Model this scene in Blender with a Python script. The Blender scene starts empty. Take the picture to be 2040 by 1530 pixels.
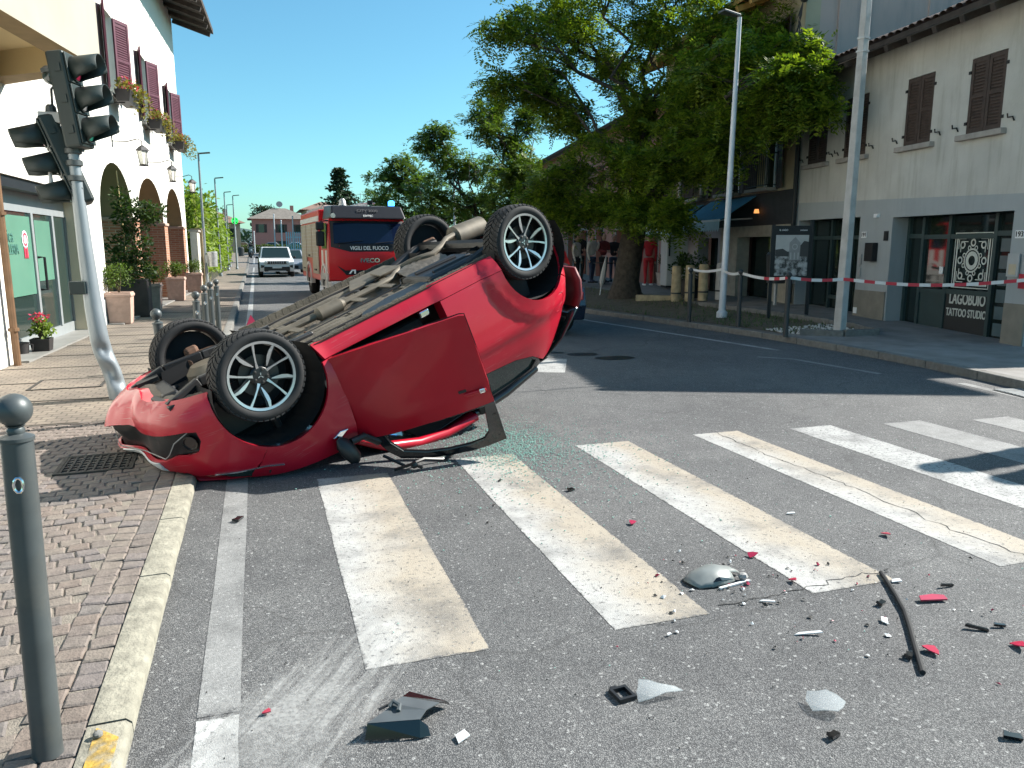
import bpy, bmesh, math, random
from math import sin, cos, pi, radians, sqrt, atan2, hypot
from mathutils import Vector, Matrix, noise, Euler
from mathutils.geometry import delaunay_2d_cdt
random.seed(7)
SC = bpy.context.scene
COL = SC.collection
# ------------------------------------------------------------------ camera
cam_d = bpy.data.cameras.new('camera'); cam = bpy.data.objects.new('camera', cam_d); COL.objects.link(cam)
cam_d.sensor_width = 36; cam_d.lens = 27.0; cam_d.clip_start = .05; cam_d.clip_end = 3000
cam.location = (0, 0, 1.6)
cam.rotation_euler = (radians(90 - 10.12), 0, radians(-18.17))
SC.camera = cam
# ------------------------------------------------------------------ sky, sun, exposure
SUN_EL = 38.0
SUN_DX, SUN_DY = 1.0, .12            # horizontal direction towards the sun
W = bpy.data.worlds.new('World'); SC.world = W; W.use_nodes = True
nt = W.node_tree; nt.nodes.clear()
sky = nt.nodes.new('ShaderNodeTexSky'); sky.sky_type = 'NISHITA'; sky.sun_disc = False
sky.sun_elevation = radians(SUN_EL); sky.sun_rotation = atan2(SUN_DX, SUN_DY)
sky.air_density = 1.0; sky.dust_density = 0.6; sky.ozone_density = 1.6
tint = nt.nodes.new('ShaderNodeMix'); tint.data_type = 'RGBA'; tint.blend_type = 'MULTIPLY'; tint.inputs[0].default_value = 1
tint.inputs[7].default_value = (.80, 1.40, 1.43, 1)
bg = nt.nodes.new('ShaderNodeBackground'); bg.inputs[1].default_value = .055
wo = nt.nodes.new('ShaderNodeOutputWorld')
nt.links.new(sky.outputs[0], tint.inputs[6]); nt.links.new(tint.outputs[2], bg.inputs[0]); nt.links.new(bg.outputs[0], wo.inputs[0])
sd = bpy.data.lights.new('sun', 'SUN'); sd.energy = 5.0; sd.angle = radians(.53); sd.color = (1, .955, .88)
sun = bpy.data.objects.new('sun', sd); COL.objects.link(sun)
_h = hypot(SUN_DX, SUN_DY)
SDIR = Vector((SUN_DX / _h * cos(radians(SUN_EL)), SUN_DY / _h * cos(radians(SUN_EL)), sin(radians(SUN_EL))))
sun.rotation_euler = SDIR.to_track_quat('Z', 'Y').to_euler(); sun.location = (20, -5, 25)
vs = SC.view_settings; vs.view_transform = 'Standard'; vs.look = 'None'; vs.gamma = 1; vs.use_curve_mapping = False
vs.exposure = 1.22
SC.cycles.use_denoising = True
SC.cycles.max_bounces = 6; SC.cycles.diffuse_bounces = 3; SC.cycles.glossy_bounces = 3; SC.cycles.transmission_bounces = 5; SC.cycles.transparent_max_bounces = 8
SC.cycles.caustics_reflective = False; SC.cycles.caustics_refractive = False

# ------------------------------------------------------------------ helpers
MATS = {}
def lin(c):
    return tuple(((x / 12.92) if x <= .04045 else ((x + .055) / 1.055) ** 2.4) for x in c)
def M(name, col, rough=.7, metal=0., var=.12, scale=6., bump=0., bscale=60., spec=.5, coat=0., col2=None, detail=4., obj=False, emit=0., alpha=1., trans=0., dirt=0., dcol=(.12, .10, .08)):
    """principled material with a little procedural colour variation, relief and dirt"""
    if name in MATS: return MATS[name]
    m = bpy.data.materials.new(name); m.use_nodes = True; MATS[name] = m
    n = m.node_tree.nodes; l = m.node_tree.links; b = n['Principled BSDF']
    b.inputs['Base Color'].default_value = (*col, 1); b.inputs['Roughness'].default_value = rough; b.inputs['Metallic'].default_value = metal
    b.inputs['Specular IOR Level'].default_value = spec; b.inputs['Coat Weight'].default_value = coat; b.inputs['Coat Roughness'].default_value = .04
    if trans: b.inputs['Transmission Weight'].default_value = trans
    if alpha < 1: b.inputs['Alpha'].default_value = alpha
    if emit: b.inputs['Emission Color'].default_value = (*col, 1); b.inputs['Emission Strength'].default_value = emit
    if obj:
        tc = n.new('ShaderNodeTexCoord'); out = tc.outputs['Object']
    else:
        tc = n.new('ShaderNodeNewGeometry'); out = tc.outputs['Position']
    if var > 0:
        t = n.new('ShaderNodeTexNoise'); t.inputs['Scale'].default_value = scale; t.inputs['Detail'].default_value = detail; l.new(out, t.inputs['Vector'])
        r = n.new('ShaderNodeValToRGB'); l.new(t.outputs[0], r.inputs[0])
        c2 = col2 if col2 else tuple(min(1, c * (1 + var)) for c in col)
        c1 = tuple(c * (1 - var) for c in col)
        r.color_ramp.elements[0].position = .3; r.color_ramp.elements[0].color = (*c1, 1)
        r.color_ramp.elements[1].position = .7; r.color_ramp.elements[1].color = (*c2, 1)
        last = r.outputs[0]
        if dirt > 0:
            t2 = n.new('ShaderNodeTexNoise'); t2.inputs['Scale'].default_value = scale * .35; t2.inputs['Detail'].default_value = 7; t2.inputs['Roughness'].default_value = .7; l.new(out, t2.inputs['Vector'])
            rr = n.new('ShaderNodeValToRGB'); l.new(t2.outputs[0], rr.inputs[0]); rr.color_ramp.elements[0].position = .48; rr.color_ramp.elements[1].position = .72
            rr.color_ramp.elements[1].color = (dirt, dirt, dirt, 1)
            mx = n.new('ShaderNodeMix'); mx.data_type = 'RGBA'; l.new(rr.outputs[0], mx.inputs[0]); l.new(last, mx.inputs[6]); mx.inputs[7].default_value = (*dcol, 1)
            last = mx.outputs[2]
        l.new(last, b.inputs['Base Color'])
    if bump > 0:
        t = n.new('ShaderNodeTexNoise'); t.inputs['Scale'].default_value = bscale; t.inputs['Detail'].default_value = 3; l.new(out, t.inputs['Vector'])
        bp = n.new('ShaderNodeBump'); bp.inputs['Strength'].default_value = bump; bp.inputs['Distance'].default_value = .02; l.new(t.outputs[0], bp.inputs['Height']); l.new(bp.outputs[0], b.inputs['Normal'])
    return m

def streaks(m, col, amt, sc=(5, 5, .5), lo=.5, hi=.72):
    """rain streaks and grime running down a wall"""
    n = m.node_tree.nodes; l = m.node_tree.links; b = n['Principled BSDF']; src = b.inputs['Base Color'].links[0].from_socket
    g = n.new('ShaderNodeNewGeometry'); mp = n.new('ShaderNodeMapping'); mp.inputs['Scale'].default_value = sc; l.new(g.outputs['Position'], mp.inputs['Vector'])
    t = n.new('ShaderNodeTexNoise'); t.inputs['Scale'].default_value = 1.5; t.inputs['Detail'].default_value = 7; t.inputs['Roughness'].default_value = .65; l.new(mp.outputs[0], t.inputs['Vector'])
    r = n.new('ShaderNodeValToRGB'); r.color_ramp.elements[0].position = lo; r.color_ramp.elements[1].position = hi; r.color_ramp.elements[1].color = (amt, amt, amt, 1); l.new(t.outputs[0], r.inputs[0])
    x = n.new('ShaderNodeMix'); x.data_type = 'RGBA'; l.new(r.outputs[0], x.inputs[0]); l.new(src, x.inputs[6]); x.inputs[7].default_value = (*col, 1); l.new(x.outputs[2], b.inputs['Base Color']); return m
def tag(o, label=None, cat=None, group=None, kind=None):
    if label: o['label'] = label
    if cat: o['category'] = cat
    if group: o['group'] = group
    if kind: o['kind'] = kind
    return o
def thing(name, label, cat, loc=(0, 0, 0), rz=0., group=None, rot=None):
    o = bpy.data.objects.new(name, None); COL.objects.link(o); o.empty_display_size = .2
    o.location = loc; o.rotation_euler = rot if rot else (0, 0, rz)
    return tag(o, label, cat, group)
class MB:
    def __init__(s): s.v = []; s.f = []
    def add(s, v, f):
        k = len(s.v); s.v += [tuple(p) for p in v]; s.f += [tuple(i + k for i in q) for q in f]; return s
    def box(s, x0, x1, y0, y1, z0, z1, m=None):
        v = [(x, y, z) for z in (z0, z1) for y in (y0, y1) for x in (x0, x1)]
        if m is not None: v = [m @ Vector(p) for p in v]
        return s.add(v, [(0, 2, 3, 1), (4, 5, 7, 6), (0, 1, 5, 4), (2, 6, 7, 3), (0, 4, 6, 2), (1, 3, 7, 5)])
    def cbox(s, c, d, m=None):
        return s.box(c[0] - d[0] / 2, c[0] + d[0] / 2, c[1] - d[1] / 2, c[1] + d[1] / 2, c[2] - d[2] / 2, c[2] + d[2] / 2, m)
    def tube(s, pts, r, n=8, cap=True):
        pts = [Vector(p) for p in pts]; rs = r if isinstance(r, (list, tuple)) else [r] * len(pts)
        ring = []; up = None
        for i, p in enumerate(pts):
            d = (pts[min(i + 1, len(pts) - 1)] - pts[max(i - 1, 0)])
            d = d.normalized() if d.length > 1e-9 else Vector((0, 0, 1))
            if up is None: up = Vector((0, 0, 1)) if abs(d.z) < .9 else Vector((1, 0, 0))
            a = d.cross(up)
            if a.length < 1e-6: a = d.orthogonal()
            a.normalize(); b = a.cross(d).normalized(); up = b
            ring.append([p + (a * cos(2 * pi * k / n) + b * sin(2 * pi * k / n)) * rs[i] for k in range(n)])
        v = [q for R in ring for q in R]; f = []
        for i in range(len(pts) - 1):
            for k in range(n):
                f.append((i * n + k, (i + 1) * n + k, (i + 1) * n + (k + 1) % n, i * n + (k + 1) % n))
        if cap: f.append(tuple(range(n))); f.append(tuple((len(pts) - 1) * n + k for k in reversed(range(n))))
        return s.add(v, f)
    def lathe(s, prof, n=16, c=(0, 0, 0), m=None, closed=False, cap=True):
        v = []; f = []
        for r, z in prof:
            for k in range(n):
                p = Vector((c[0] + r * cos(2 * pi * k / n), c[1] + r * sin(2 * pi * k / n), c[2] + z)); v.append(m @ p if m is not None else p)
        for i in range(len(prof) - 1):
            for k in range(n): f.append((i * n + k, i * n + (k + 1) % n, (i + 1) * n + (k + 1) % n, (i + 1) * n + k))
        if closed:
            i = len(prof) - 1
            for k in range(n): f.append((i * n + k, i * n + (k + 1) % n, (k + 1) % n, k))
        elif cap:
            if prof[0][0] > 1e-4: f.append(tuple(reversed(range(n))))
            if prof[-1][0] > 1e-4: f.append(tuple((len(prof) - 1) * n + k for k in range(n)))
        return s.add(v, f)
    def ball(s, c, r, n=12, sz=1.):
        return s.lathe([(r * sin(pi * i / (n // 2)) if 0 < i < n // 2 else .0001, -r * sz * cos(pi * i / (n // 2))) for i in range(n // 2 + 1)], n, c)
    def prism(s, poly, z0, z1, ax='z', m=None):
        """extrude a 2-d polygon: ax z -> (x,y), ax y -> (x,z) along y"""
        n = len(poly)
        P = (lambda a, b, t: (a, b, t)) if ax == 'z' else ((lambda a, b, t: (a, t, b)) if ax == 'y' else (lambda a, b, t: (t, a, b)))
        v = [P(a, b, z0) for a, b in poly] + [P(a, b, z1) for a, b in poly]
        if m is not None: v = [m @ Vector(p) for p in v]
        return s.add(v, [tuple(reversed(range(n))), tuple(range(n, 2 * n))] + [(i, (i + 1) % n, n + (i + 1) % n, n + i) for i in range(n)])
    def plate(s, outline, holes, y0, y1, ax='y', m=None):
        """flat plate with openings, front at y0 and back at y1"""
        P = (lambda a, b, t: (a, t, b)) if ax == 'y' else (lambda a, b, t: (a, b, t))
        loops = [outline] + list(holes)
        v2, tri = cdt(loops, [])
        k = len(v2)
        v = [P(p[0], p[1], y0) for p in v2] + [P(p[0], p[1], y1) for p in v2]
        f = [tuple(t) for t in tri] + [tuple(i + k for i in reversed(t)) for t in tri]
        cnt = {}
        for t in tri:
            for i in range(3):
                e = (t[i], t[(i + 1) % 3]); cnt[e] = 1
        for (a, b) in list(cnt):
            if (b, a) not in cnt: f.append((b, a, a + k, b + k))
        if m is not None: v = [m @ Vector(p) for p in v]
        return s.add(v, f)
    def ob(s, name, mat, parent=None, smooth=False, ang=35, bevel=0., kind=None, sub=0, solid=0.):
        me = bpy.data.meshes.new(name); me.from_pydata(s.v, [], s.f); me.update()
        bm = bmesh.new(); bm.from_mesh(me); bmesh.ops.recalc_face_normals(bm, faces=bm.faces); bm.to_mesh(me); bm.free()
        o = bpy.data.objects.new(name, me); COL.objects.link(o)
        if isinstance(mat, str): mat = MATS[mat]
        me.materials.append(mat)
        if smooth:
            me.polygons.foreach_set('use_smooth', [True] * len(me.polygons)); me.set_sharp_from_angle(angle=radians(ang))
        if parent: o.parent = parent
        if bevel > 0:
            b = o.modifiers.new('bevel', 'BEVEL'); b.width = bevel; b.segments = 2; b.limit_method = 'ANGLE'; b.angle_limit = radians(40)
        if solid: q = o.modifiers.new('solid', 'SOLIDIFY'); q.thickness = solid; q.offset = 0
        if sub: q = o.modifiers.new('sub', 'SUBSURF'); q.levels = sub; q.render_levels = sub
        if kind: o['kind'] = kind
        return o
def inpoly(p, poly):
    x, y = p[0], p[1]; c = False; n = len(poly); j = n - 1
    for i in range(n):
        a, b = poly[i], poly[j]
        if (a[1] > y) != (b[1] > y) and x < (b[0] - a[0]) * (y - a[1]) / (b[1] - a[1]) + a[0]: c = not c
        j = i
    return c
def cdt(loops, pts):
    V = []; E = []
    for lp in loops:
        k = len(V); V += [Vector((p[0], p[1])) for p in lp]; E += [(k + i, k + (i + 1) % len(lp)) for i in range(len(lp))]
    V += [Vector(p) for p in pts]
    v2, e2, f2, *_ = delaunay_2d_cdt(V, E, [], 0, 1e-6)
    out = []
    for f in f2:
        c = (sum(v2[i].x for i in f) / len(f), sum(v2[i].y for i in f) / len(f))
        if inpoly(c, loops[0]) and not any(inpoly(c, h) for h in loops[1:]):
            f = list(f)
            a = sum(v2[f[i]].x * v2[f[(i + 1) % len(f)]].y - v2[f[(i + 1) % len(f)]].x * v2[f[i]].y for i in range(len(f)))
            out.append(f if a > 0 else f[::-1])
    return v2, out
def rect(x0, x1, z0, z1): return [(x0, z0), (x1, z0), (x1, z1), (x0, z1)]
def copy_tree(o, parent=None):
    c = o.copy(); COL.objects.link(c); c.parent = parent
    for ch in list(o.children): copy_tree(ch, c)
    return c
def lerp(a, b, t): return a + (b - a) * t
def interp(x, tab):
    if x <= tab[0][0]: return tab[0][1]
    for (a, b), (c, d) in zip(tab, tab[1:]):
        if x <= c:
            t = (x - a) / (c - a); return b + (d - b) * t
    return tab[-1][1]
def sinterp(x, tab):
    """smooth (catmull-rom) interpolation through a table"""
    n = len(tab)
    if x <= tab[0][0]: return tab[0][1]
    if x >= tab[-1][0]: return tab[-1][1]
    for i in range(n - 1):
        if x <= tab[i + 1][0]:
            x0, y0 = tab[i]; x1, y1 = tab[i + 1]; t = (x - x0) / (x1 - x0); h = x1 - x0
            m0 = (y1 - tab[i - 1][1]) / (x1 - tab[i - 1][0]) if i > 0 else (y1 - y0) / h
            m1 = (tab[i + 2][1] - y0) / (tab[i + 2][0] - x0) if i < n - 2 else (y1 - y0) / h
            return (2 * t**3 - 3 * t * t + 1) * y0 + (t**3 - 2 * t * t + t) * h * m0 + (-2 * t**3 + 3 * t * t) * y1 + (t**3 - t * t) * h * m1
def sst(a, b, x):
    t = max(0, min(1, (x - a) / (b - a))); return t * t * (3 - 2 * t)
def text(name, body, size, mat, parent, loc, rot, align='CENTER', ext=.004, bold=False, sx=1.):
    cu = bpy.data.curves.new(name, 'FONT'); cu.body = body; cu.size = size; cu.align_x = align; cu.align_y = 'CENTER'; cu.extrude = ext
    if bold: cu.offset = size * .018
    t = bpy.data.objects.new(name + '_tmp', cu); COL.objects.link(t)
    dg = bpy.context.evaluated_depsgraph_get(); me = bpy.data.meshes.new_from_object(t.evaluated_get(dg)); bpy.data.objects.remove(t)
    me.materials.clear(); me.materials.append(MATS[mat] if isinstance(mat, str) else mat)
    o = bpy.data.objects.new(name, me); COL.objects.link(o); o.parent = parent; o.location = loc; o.rotation_euler = rot; o.scale = (sx, 1, 1)
    return o
def nz(x, y, z=0, s=1.): return noise.noise(Vector((x * s, y * s, z * s)))
# ------------------------------------------------------------------ ground materials
def asphalt_nodes(m):
    n = m.node_tree.nodes; l = m.node_tree.links
    g = n.new('ShaderNodeNewGeometry'); P = g.outputs['Position']
    def noise_(s, d=3, r=.5):
        t = n.new('ShaderNodeTexNoise'); t.inputs['Scale'].default_value = s; t.inputs['Detail'].default_value = d; t.inputs['Roughness'].default_value = r; l.new(P, t.inputs['Vector']); return t.outputs[0]
    def ramp(s, a, b, ca, cb):
        r = n.new('ShaderNodeValToRGB'); l.new(s, r.inputs[0]); e = r.color_ramp.elements
        e[0].position = a; e[1].position = b; e[0].color = (*ca, 1); e[1].color = (*cb, 1); return r.outputs[0]
    def mix(f, a, b, t='MIX'):
        x = n.new('ShaderNodeMix'); x.data_type = 'RGBA'; x.blend_type = t
        for i, s in ((0, f), (6, a), (7, b)):
            if hasattr(s, 'is_linked'): l.new(s, x.inputs[i])
            else: x.inputs[i].default_value = s if i == 0 else (*s, 1)
        return x.outputs[2]
    v = n.new('ShaderNodeTexVoronoi'); v.inputs['Scale'].default_value = 190; l.new(P, v.inputs['Vector'])
    sep = n.new('ShaderNodeSeparateColor'); l.new(v.outputs['Color'], sep.inputs[0])
    stone = ramp(sep.outputs[0], .15, .95, (.108, .11, .112), (.24, .239, .235))
    edge = ramp(v.outputs['Distance'], .25, .62, (1, 1, 1), (.5, .5, .51))
    c = mix(1., stone, edge, 'MULTIPLY')
    c = mix(1., c, ramp(noise_(.55, 5, .6), .3, .72, (.74, .74, .75), (1.2, 1.19, 1.17)), 'MULTIPLY')
    c = mix(1., c, ramp(noise_(4.5, 4, .6), .3, .7, (.88, .88, .89), (1.1, 1.1, 1.1)), 'MULTIPLY')
    w = n.new('ShaderNodeTexVoronoi'); w.inputs['Scale'].default_value = 105; l.new(P, w.inputs['Vector'])
    sp = n.new('ShaderNodeSeparateColor'); l.new(w.outputs['Color'], sp.inputs[0])
    c = mix(ramp(sp.outputs[1], .98, .985, (0, 0, 0), (.55, .55, .55)), c, (.40, .40, .39))
    h = n.new('ShaderNodeMath'); h.operation = 'MULTIPLY_ADD'; l.new(v.outputs['Distance'], h.inputs[0]); h.inputs[1].default_value = -1; l.new(sep.outputs[1], h.inputs[2])
    return P, noise_, ramp, mix, c, h.outputs[0]
def asphalt_finish(m, col, hgt, rough=.82, bs=.55):
    n = m.node_tree.nodes; l = m.node_tree.links; b = n['Principled BSDF']
    if hasattr(col, 'is_linked'): l.new(col, b.inputs['Base Color'])
    b.inputs['Roughness'].default_value = rough; b.inputs['Specular IOR Level'].default_value = .35
    bp = n.new('ShaderNodeBump'); bp.inputs['Strength'].default_value = bs; bp.inputs['Distance'].default_value = .006; l.new(hgt, bp.inputs['Height']); l.new(bp.outputs[0], b.inputs['Normal'])
def new_mat(name):
    m = bpy.data.materials.new(name); m.use_nodes = True; MATS[name] = m; return m
m = new_mat('asphalt'); P, noise_, ramp, mix, c, h = asphalt_nodes(m)
def crack_(m, P, c, mix, ramp, sc, wd, col, amt):
    n = m.node_tree.nodes; l = m.node_tree.links
    t = n.new('ShaderNodeTexNoise'); t.inputs['Scale'].default_value = 1.3; t.inputs['Detail'].default_value = 6; l.new(P, t.inputs['Vector'])
    a = n.new('ShaderNodeVectorMath'); a.operation = 'MULTIPLY_ADD'; l.new(t.outputs[1], a.inputs[0]); a.inputs[1].default_value = (.9, .9, 0); l.new(P, a.inputs[2])
    v = n.new('ShaderNodeTexVoronoi'); v.feature = 'DISTANCE_TO_EDGE'; v.inputs['Scale'].default_value = sc; l.new(a.outputs[0], v.inputs['Vector'])
    return mix(ramp(v.outputs['Distance'], wd * .4, wd, (amt,) * 3, (0, 0, 0)), c, col)
c = crack_(m, P, c, mix, ramp, .22, .0012, (.05, .05, .05), .5)
asphalt_finish(m, c, h)
def paint_mat(name, white, cover, tan=None, smear=False, soft=0.):
    """worn road paint over the same asphalt: gaps where the paint is gone, tan tyre dust"""
    m = new_mat(name); P, noise_, ramp, mix, c, h = asphalt_nodes(m)
    n = m.node_tree.nodes; l = m.node_tree.links
    tc = n.new('ShaderNodeTexCoord'); sx = n.new('ShaderNodeSeparateXYZ'); l.new(tc.outputs['Object'], sx.inputs[0])
    pc = mix(ramp(noise_(9, 5, .65), .35, .7, (0, 0, 0), (1, 1, 1)), tuple(x * .84 for x in white), white)
    if tan:
        a = n.new('ShaderNodeMath'); a.operation = 'MULTIPLY_ADD'; l.new(noise_(1.6, 4, .6), a.inputs[0]); a.inputs[1].default_value = .55; l.new(sx.outputs[0], a.inputs[2])
        pc = mix(ramp(a.outputs[0], tan[0], tan[1], (0, 0, 0), (.62, .62, .62)), pc, (.33, .262, .175))
    if soft: cv = ramp(noise_(60, 5, .7), .3, .72, (soft * .45,) * 3, (soft * 1.25,) * 3)
    else: cv = ramp(noise_(42, 6, .72), cover, cover + .10, (0, 0, 0), (1, 1, 1))
    cv = mix(1., cv, ramp(noise_(2.4, 5, .65), .30, .52, (.30, .30, .30), (1, 1, 1)), 'MULTIPLY')
    if not smear:                                     # ragged, worn edges
        sg_ = n.new('ShaderNodeSeparateXYZ'); l.new(tc.outputs['Generated'], sg_.inputs[0])
        for k_, wd in ((0, .16), (1, .03)):
            iv = n.new('ShaderNodeMath'); iv.operation = 'SUBTRACT'; iv.inputs[0].default_value = 1; l.new(sg_.outputs[k_], iv.inputs[1])
            mn = n.new('ShaderNodeMath'); mn.operation = 'MINIMUM'; l.new(sg_.outputs[k_], mn.inputs[0]); l.new(iv.outputs[0], mn.inputs[1])
            ad = n.new('ShaderNodeMath'); ad.operation = 'MULTIPLY_ADD'; l.new(noise_(26, 5, .7), ad.inputs[0]); ad.inputs[1].default_value = wd; l.new(mn.outputs[0], ad.inputs[2])
            cv = mix(1., cv, ramp(ad.outputs[0], wd * .48, wd * .62, (0, 0, 0), (1, 1, 1)), 'MULTIPLY')
    if smear:
        mp = n.new('ShaderNodeMapping'); mp.inputs['Scale'].default_value = (.9, 11, 1); l.new(tc.outputs['Object'], mp.inputs['Vector'])
        t = n.new('ShaderNodeTexNoise'); t.inputs['Scale'].default_value = 1.6; t.inputs['Detail'].default_value = 6; t.inputs['Roughness'].default_value = .65; l.new(mp.outputs[0], t.inputs['Vector'])
        dm = n.new('ShaderNodeVectorMath'); dm.operation = 'MULTIPLY'; l.new(tc.outputs['Object'], dm.inputs[0]); dm.inputs[1].default_value = (.75, 1.9, 0); d = n.new('ShaderNodeVectorMath'); d.operation = 'LENGTH'; l.new(dm.outputs[0], d.inputs[0])
        s2 = n.new('ShaderNodeMath'); s2.operation = 'SUBTRACT'; l.new(t.outputs[0], s2.inputs[0])
        k = n.new('ShaderNodeMath'); k.operation = 'MULTIPLY'; l.new(d.outputs['Value'], k.inputs[0]); k.inputs[1].default_value = .52; l.new(k.outputs[0], s2.inputs[1])
        cv = mix(1., cv, ramp(s2.outputs[0], .20, .40, (0, 0, 0), (.6, .6, .6)), 'MULTIPLY')
    c = pc if smear else mix(cv, c, pc); asphalt_finish(m, c, h, .7, .35)
    if smear: l.new(cv, n['Principled BSDF'].inputs['Alpha'])
    return m
paint_mat('paint_tan', (.42, .415, .40), .35, (.36, .62))
paint_mat('paint_white', (.40, .40, .39), .38)
paint_mat('paint_fade', (.42, .42, .41), .45, soft=.5)
paint_mat('paint_bright', (.50, .50, .49), .36)
paint_mat('paint_smear', (.44, .44, .43), .45, smear=True, soft=1.05)
M('kerb', (.235, .22, .175), .9, var=.25, scale=14, bump=.6, bscale=45, dirt=.6, dcol=(.11, .10, .08))
M('kerb_grey', (.16, .156, .145), .9, var=.2, scale=14, bump=.5, bscale=45, dirt=.5)
M('yellow_paint', (.46, .29, .05), .8, var=.2, scale=20, bump=.4, bscale=45, dirt=.75, dcol=(.4, .36, .28))
M('mortar', (.20, .175, .145), .95, var=.2, scale=25, bump=.5, bscale=120)
for i, cc in enumerate([(.145, .12, .105), (.16, .13, .113), (.14, .122, .112), (.175, .145, .122), (.15, .127, .118), (.158, .124, .104)]):
    M('cobble_%d' % i, cc, .8, var=.2, scale=30, bump=.35, bscale=90, dirt=.35, dcol=(.22, .19, .155))
M('iron', (.06, .055, .05), .7, metal=.5, var=.3, scale=20, bump=.3)
M('earth', (.10, .08, .055), .95, var=.3, scale=8, bump=.6, bscale=30)
M('field', (.09, .11, .045), .95, var=.3, scale=.4)
_m = MATS['yellow_paint']; _n = _m.node_tree.nodes; _g = _n.new('ShaderNodeNewGeometry'); _t = _n.new('ShaderNodeTexNoise'); _t.inputs['Scale'].default_value = 22; _t.inputs['Detail'].default_value = 6; _r = _n.new('ShaderNodeValToRGB'); _r.color_ramp.elements[0].position = .30; _r.color_ramp.elements[1].position = .62
_m.node_tree.links.new(_g.outputs['Position'], _t.inputs['Vector']); _m.node_tree.links.new(_t.outputs[0], _r.inputs[0]); _m.node_tree.links.new(_r.outputs[0], _n['Principled BSDF'].inputs['Alpha'])
# paved footway: small porphyry setts too far away to pick apart
m = new_mat('setts'); n = m.node_tree.nodes; l = m.node_tree.links
g = n.new('ShaderNodeNewGeometry'); br = n.new('ShaderNodeTexBrick'); l.new(g.outputs['Position'], br.inputs['Vector'])
for k_, v_ in (('Scale', 1.), ('Mortar Size', .008), ('Brick Width', .12), ('Row Height', .095), ('Bias', 0.)): br.inputs[k_].default_value = v_
br.inputs['Color1'].default_value = (.205, .172, .14, 1); br.inputs['Color2'].default_value = (.165, .135, .112, 1); br.inputs['Mortar'].default_value = (.10, .085, .07, 1)
t = n.new('ShaderNodeTexNoise'); t.inputs['Scale'].default_value = 1.2; t.inputs['Detail'].default_value = 6; l.new(g.outputs['Position'], t.inputs['Vector'])
r = n.new('ShaderNodeValToRGB'); r.color_ramp.elements[0].color = (.7, .7, .7, 1); r.color_ramp.elements[1].color = (1.3, 1.28, 1.22, 1); r.color_ramp.elements[0].position = .3; r.color_ramp.elements[1].position = .7; l.new(t.outputs[0], r.inputs[0])
x = n.new('ShaderNodeMix'); x.data_type = 'RGBA'; x.blend_type = 'MULTIPLY'; x.inputs[0].default_value = 1; l.new(br.outputs[0], x.inputs[6]); l.new(r.outputs[0], x.inputs[7])
b = n['Principled BSDF']; l.new(x.outputs[2], b.inputs['Base Color']); b.inputs['Roughness'].default_value = .85
bp = n.new('ShaderNodeBump'); bp.inputs['Strength'].default_value = .5; bp.inputs['Distance'].default_value = .01; bp.invert = True; l.new(br.outputs['Fac'], bp.inputs['Height']); l.new(bp.outputs[0], b.inputs['Normal'])
M('slab', (.21, .20, .19), .9, var=.2, scale=3, bump=.25, bscale=30, dirt=.5)

# ------------------------------------------------------------------ sheets
def sheet(name, poly, z, mat, parent=None, kind='structure'):
    mb = MB(); v2, f = cdt([poly], []); mb.add([(p[0], p[1], z(p[0], p[1]) if callable(z) else z) for p in v2], f)
    o = mb.ob(name, mat, parent)
    for p in o.data.polygons:
        if p.normal.z < 0: o.data.flip_normals(); break
    if kind and not parent: o['kind'] = kind
    return o
sheet('ground', [(-900, -300), (900, -300), (900, 1800), (-900, 1800)], -.03, 'field')
RK = [(6.0, -12), (7.0, -2), (7.75, 3.5), (8.17, 6.31), (8.4, 7.45), (8.54, 9.38), (8.5, 10.47), (8.46, 11.85), (8.04, 14.78), (7.63, 17.18), (7.45, 22), (7.4, 30), (7.5, 45), (7.6, 60), (7.7, 75), (7.8, 90), (7.9, 105), (8, 120)]
def zroad(y): return .68 * sst(55, 112, y)   # right kerb line
def lk(y): return -.48 - .0028 * max(0, y - 5)                                          # left kerb line
road = sheet('road', [(lk(-12), -12)] + RK + [(60, 128), (60, 240), (-60, 240), (-60, 128), (-1.0, 120)] + [(lk(y), y) for y in (105, 90, 75, 60, 45, 30, 20, 12, 5)], lambda x, y: zroad(y), 'asphalt')
def stripe(x0, x1, y0, y1, mat, name='crosswalk_stripe', sk=0., z=.002):
    mb = MB(); w = x1 - x0; L = y1 - y0; N = 12
    rn = random.Random(int(x0 * 100)); a = [rn.uniform(-.004, .004) for _ in range(2 * N + 2)]
    pts = [(a[i], L * i / N) for i in range(N + 1)] + [(w + a[N + 1 + i], L * (N - i) / N) for i in range(N + 1)]
    v2, f = cdt([pts], []); mb.add([(p[0] + sk * p[1], p[1], 0) for p in v2], f)
    o = mb.ob(name, mat, road); o.location = (x0, y0, z); return o
for x0, x1, y0, y1, mt in [(.315, .81, 2.75, 5.34, 'paint_tan'), (1.355, 1.82, 2.735, 5.55, 'paint_tan'), (2.39, 2.87, 2.76, 5.63, 'paint_tan'), (3.5, 3.95, 2.72, 5.66, 'paint_tan'), (4.44, 4.88, 2.7, 5.58, 'paint_white'), (5.38, 5.82, 2.7, 5.48, 'paint_fade'), (6.3, 6.75, 2.7, 5.35, 'paint_fade'), (7.2, 7.62, 2.7, 5.2, 'paint_fade')]:
    stripe(x0, x1, y0, y1, mt)
stripe(-.28, -.142, 2.62, 9.3, 'paint_fade', 'edge_line'); stripe(-.28, -.142, .8, 2.6, 'paint_bright', 'edge_line')
stripe(-.285, -.165, 9.3, 40, 'paint_white', 'edge_line')
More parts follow.
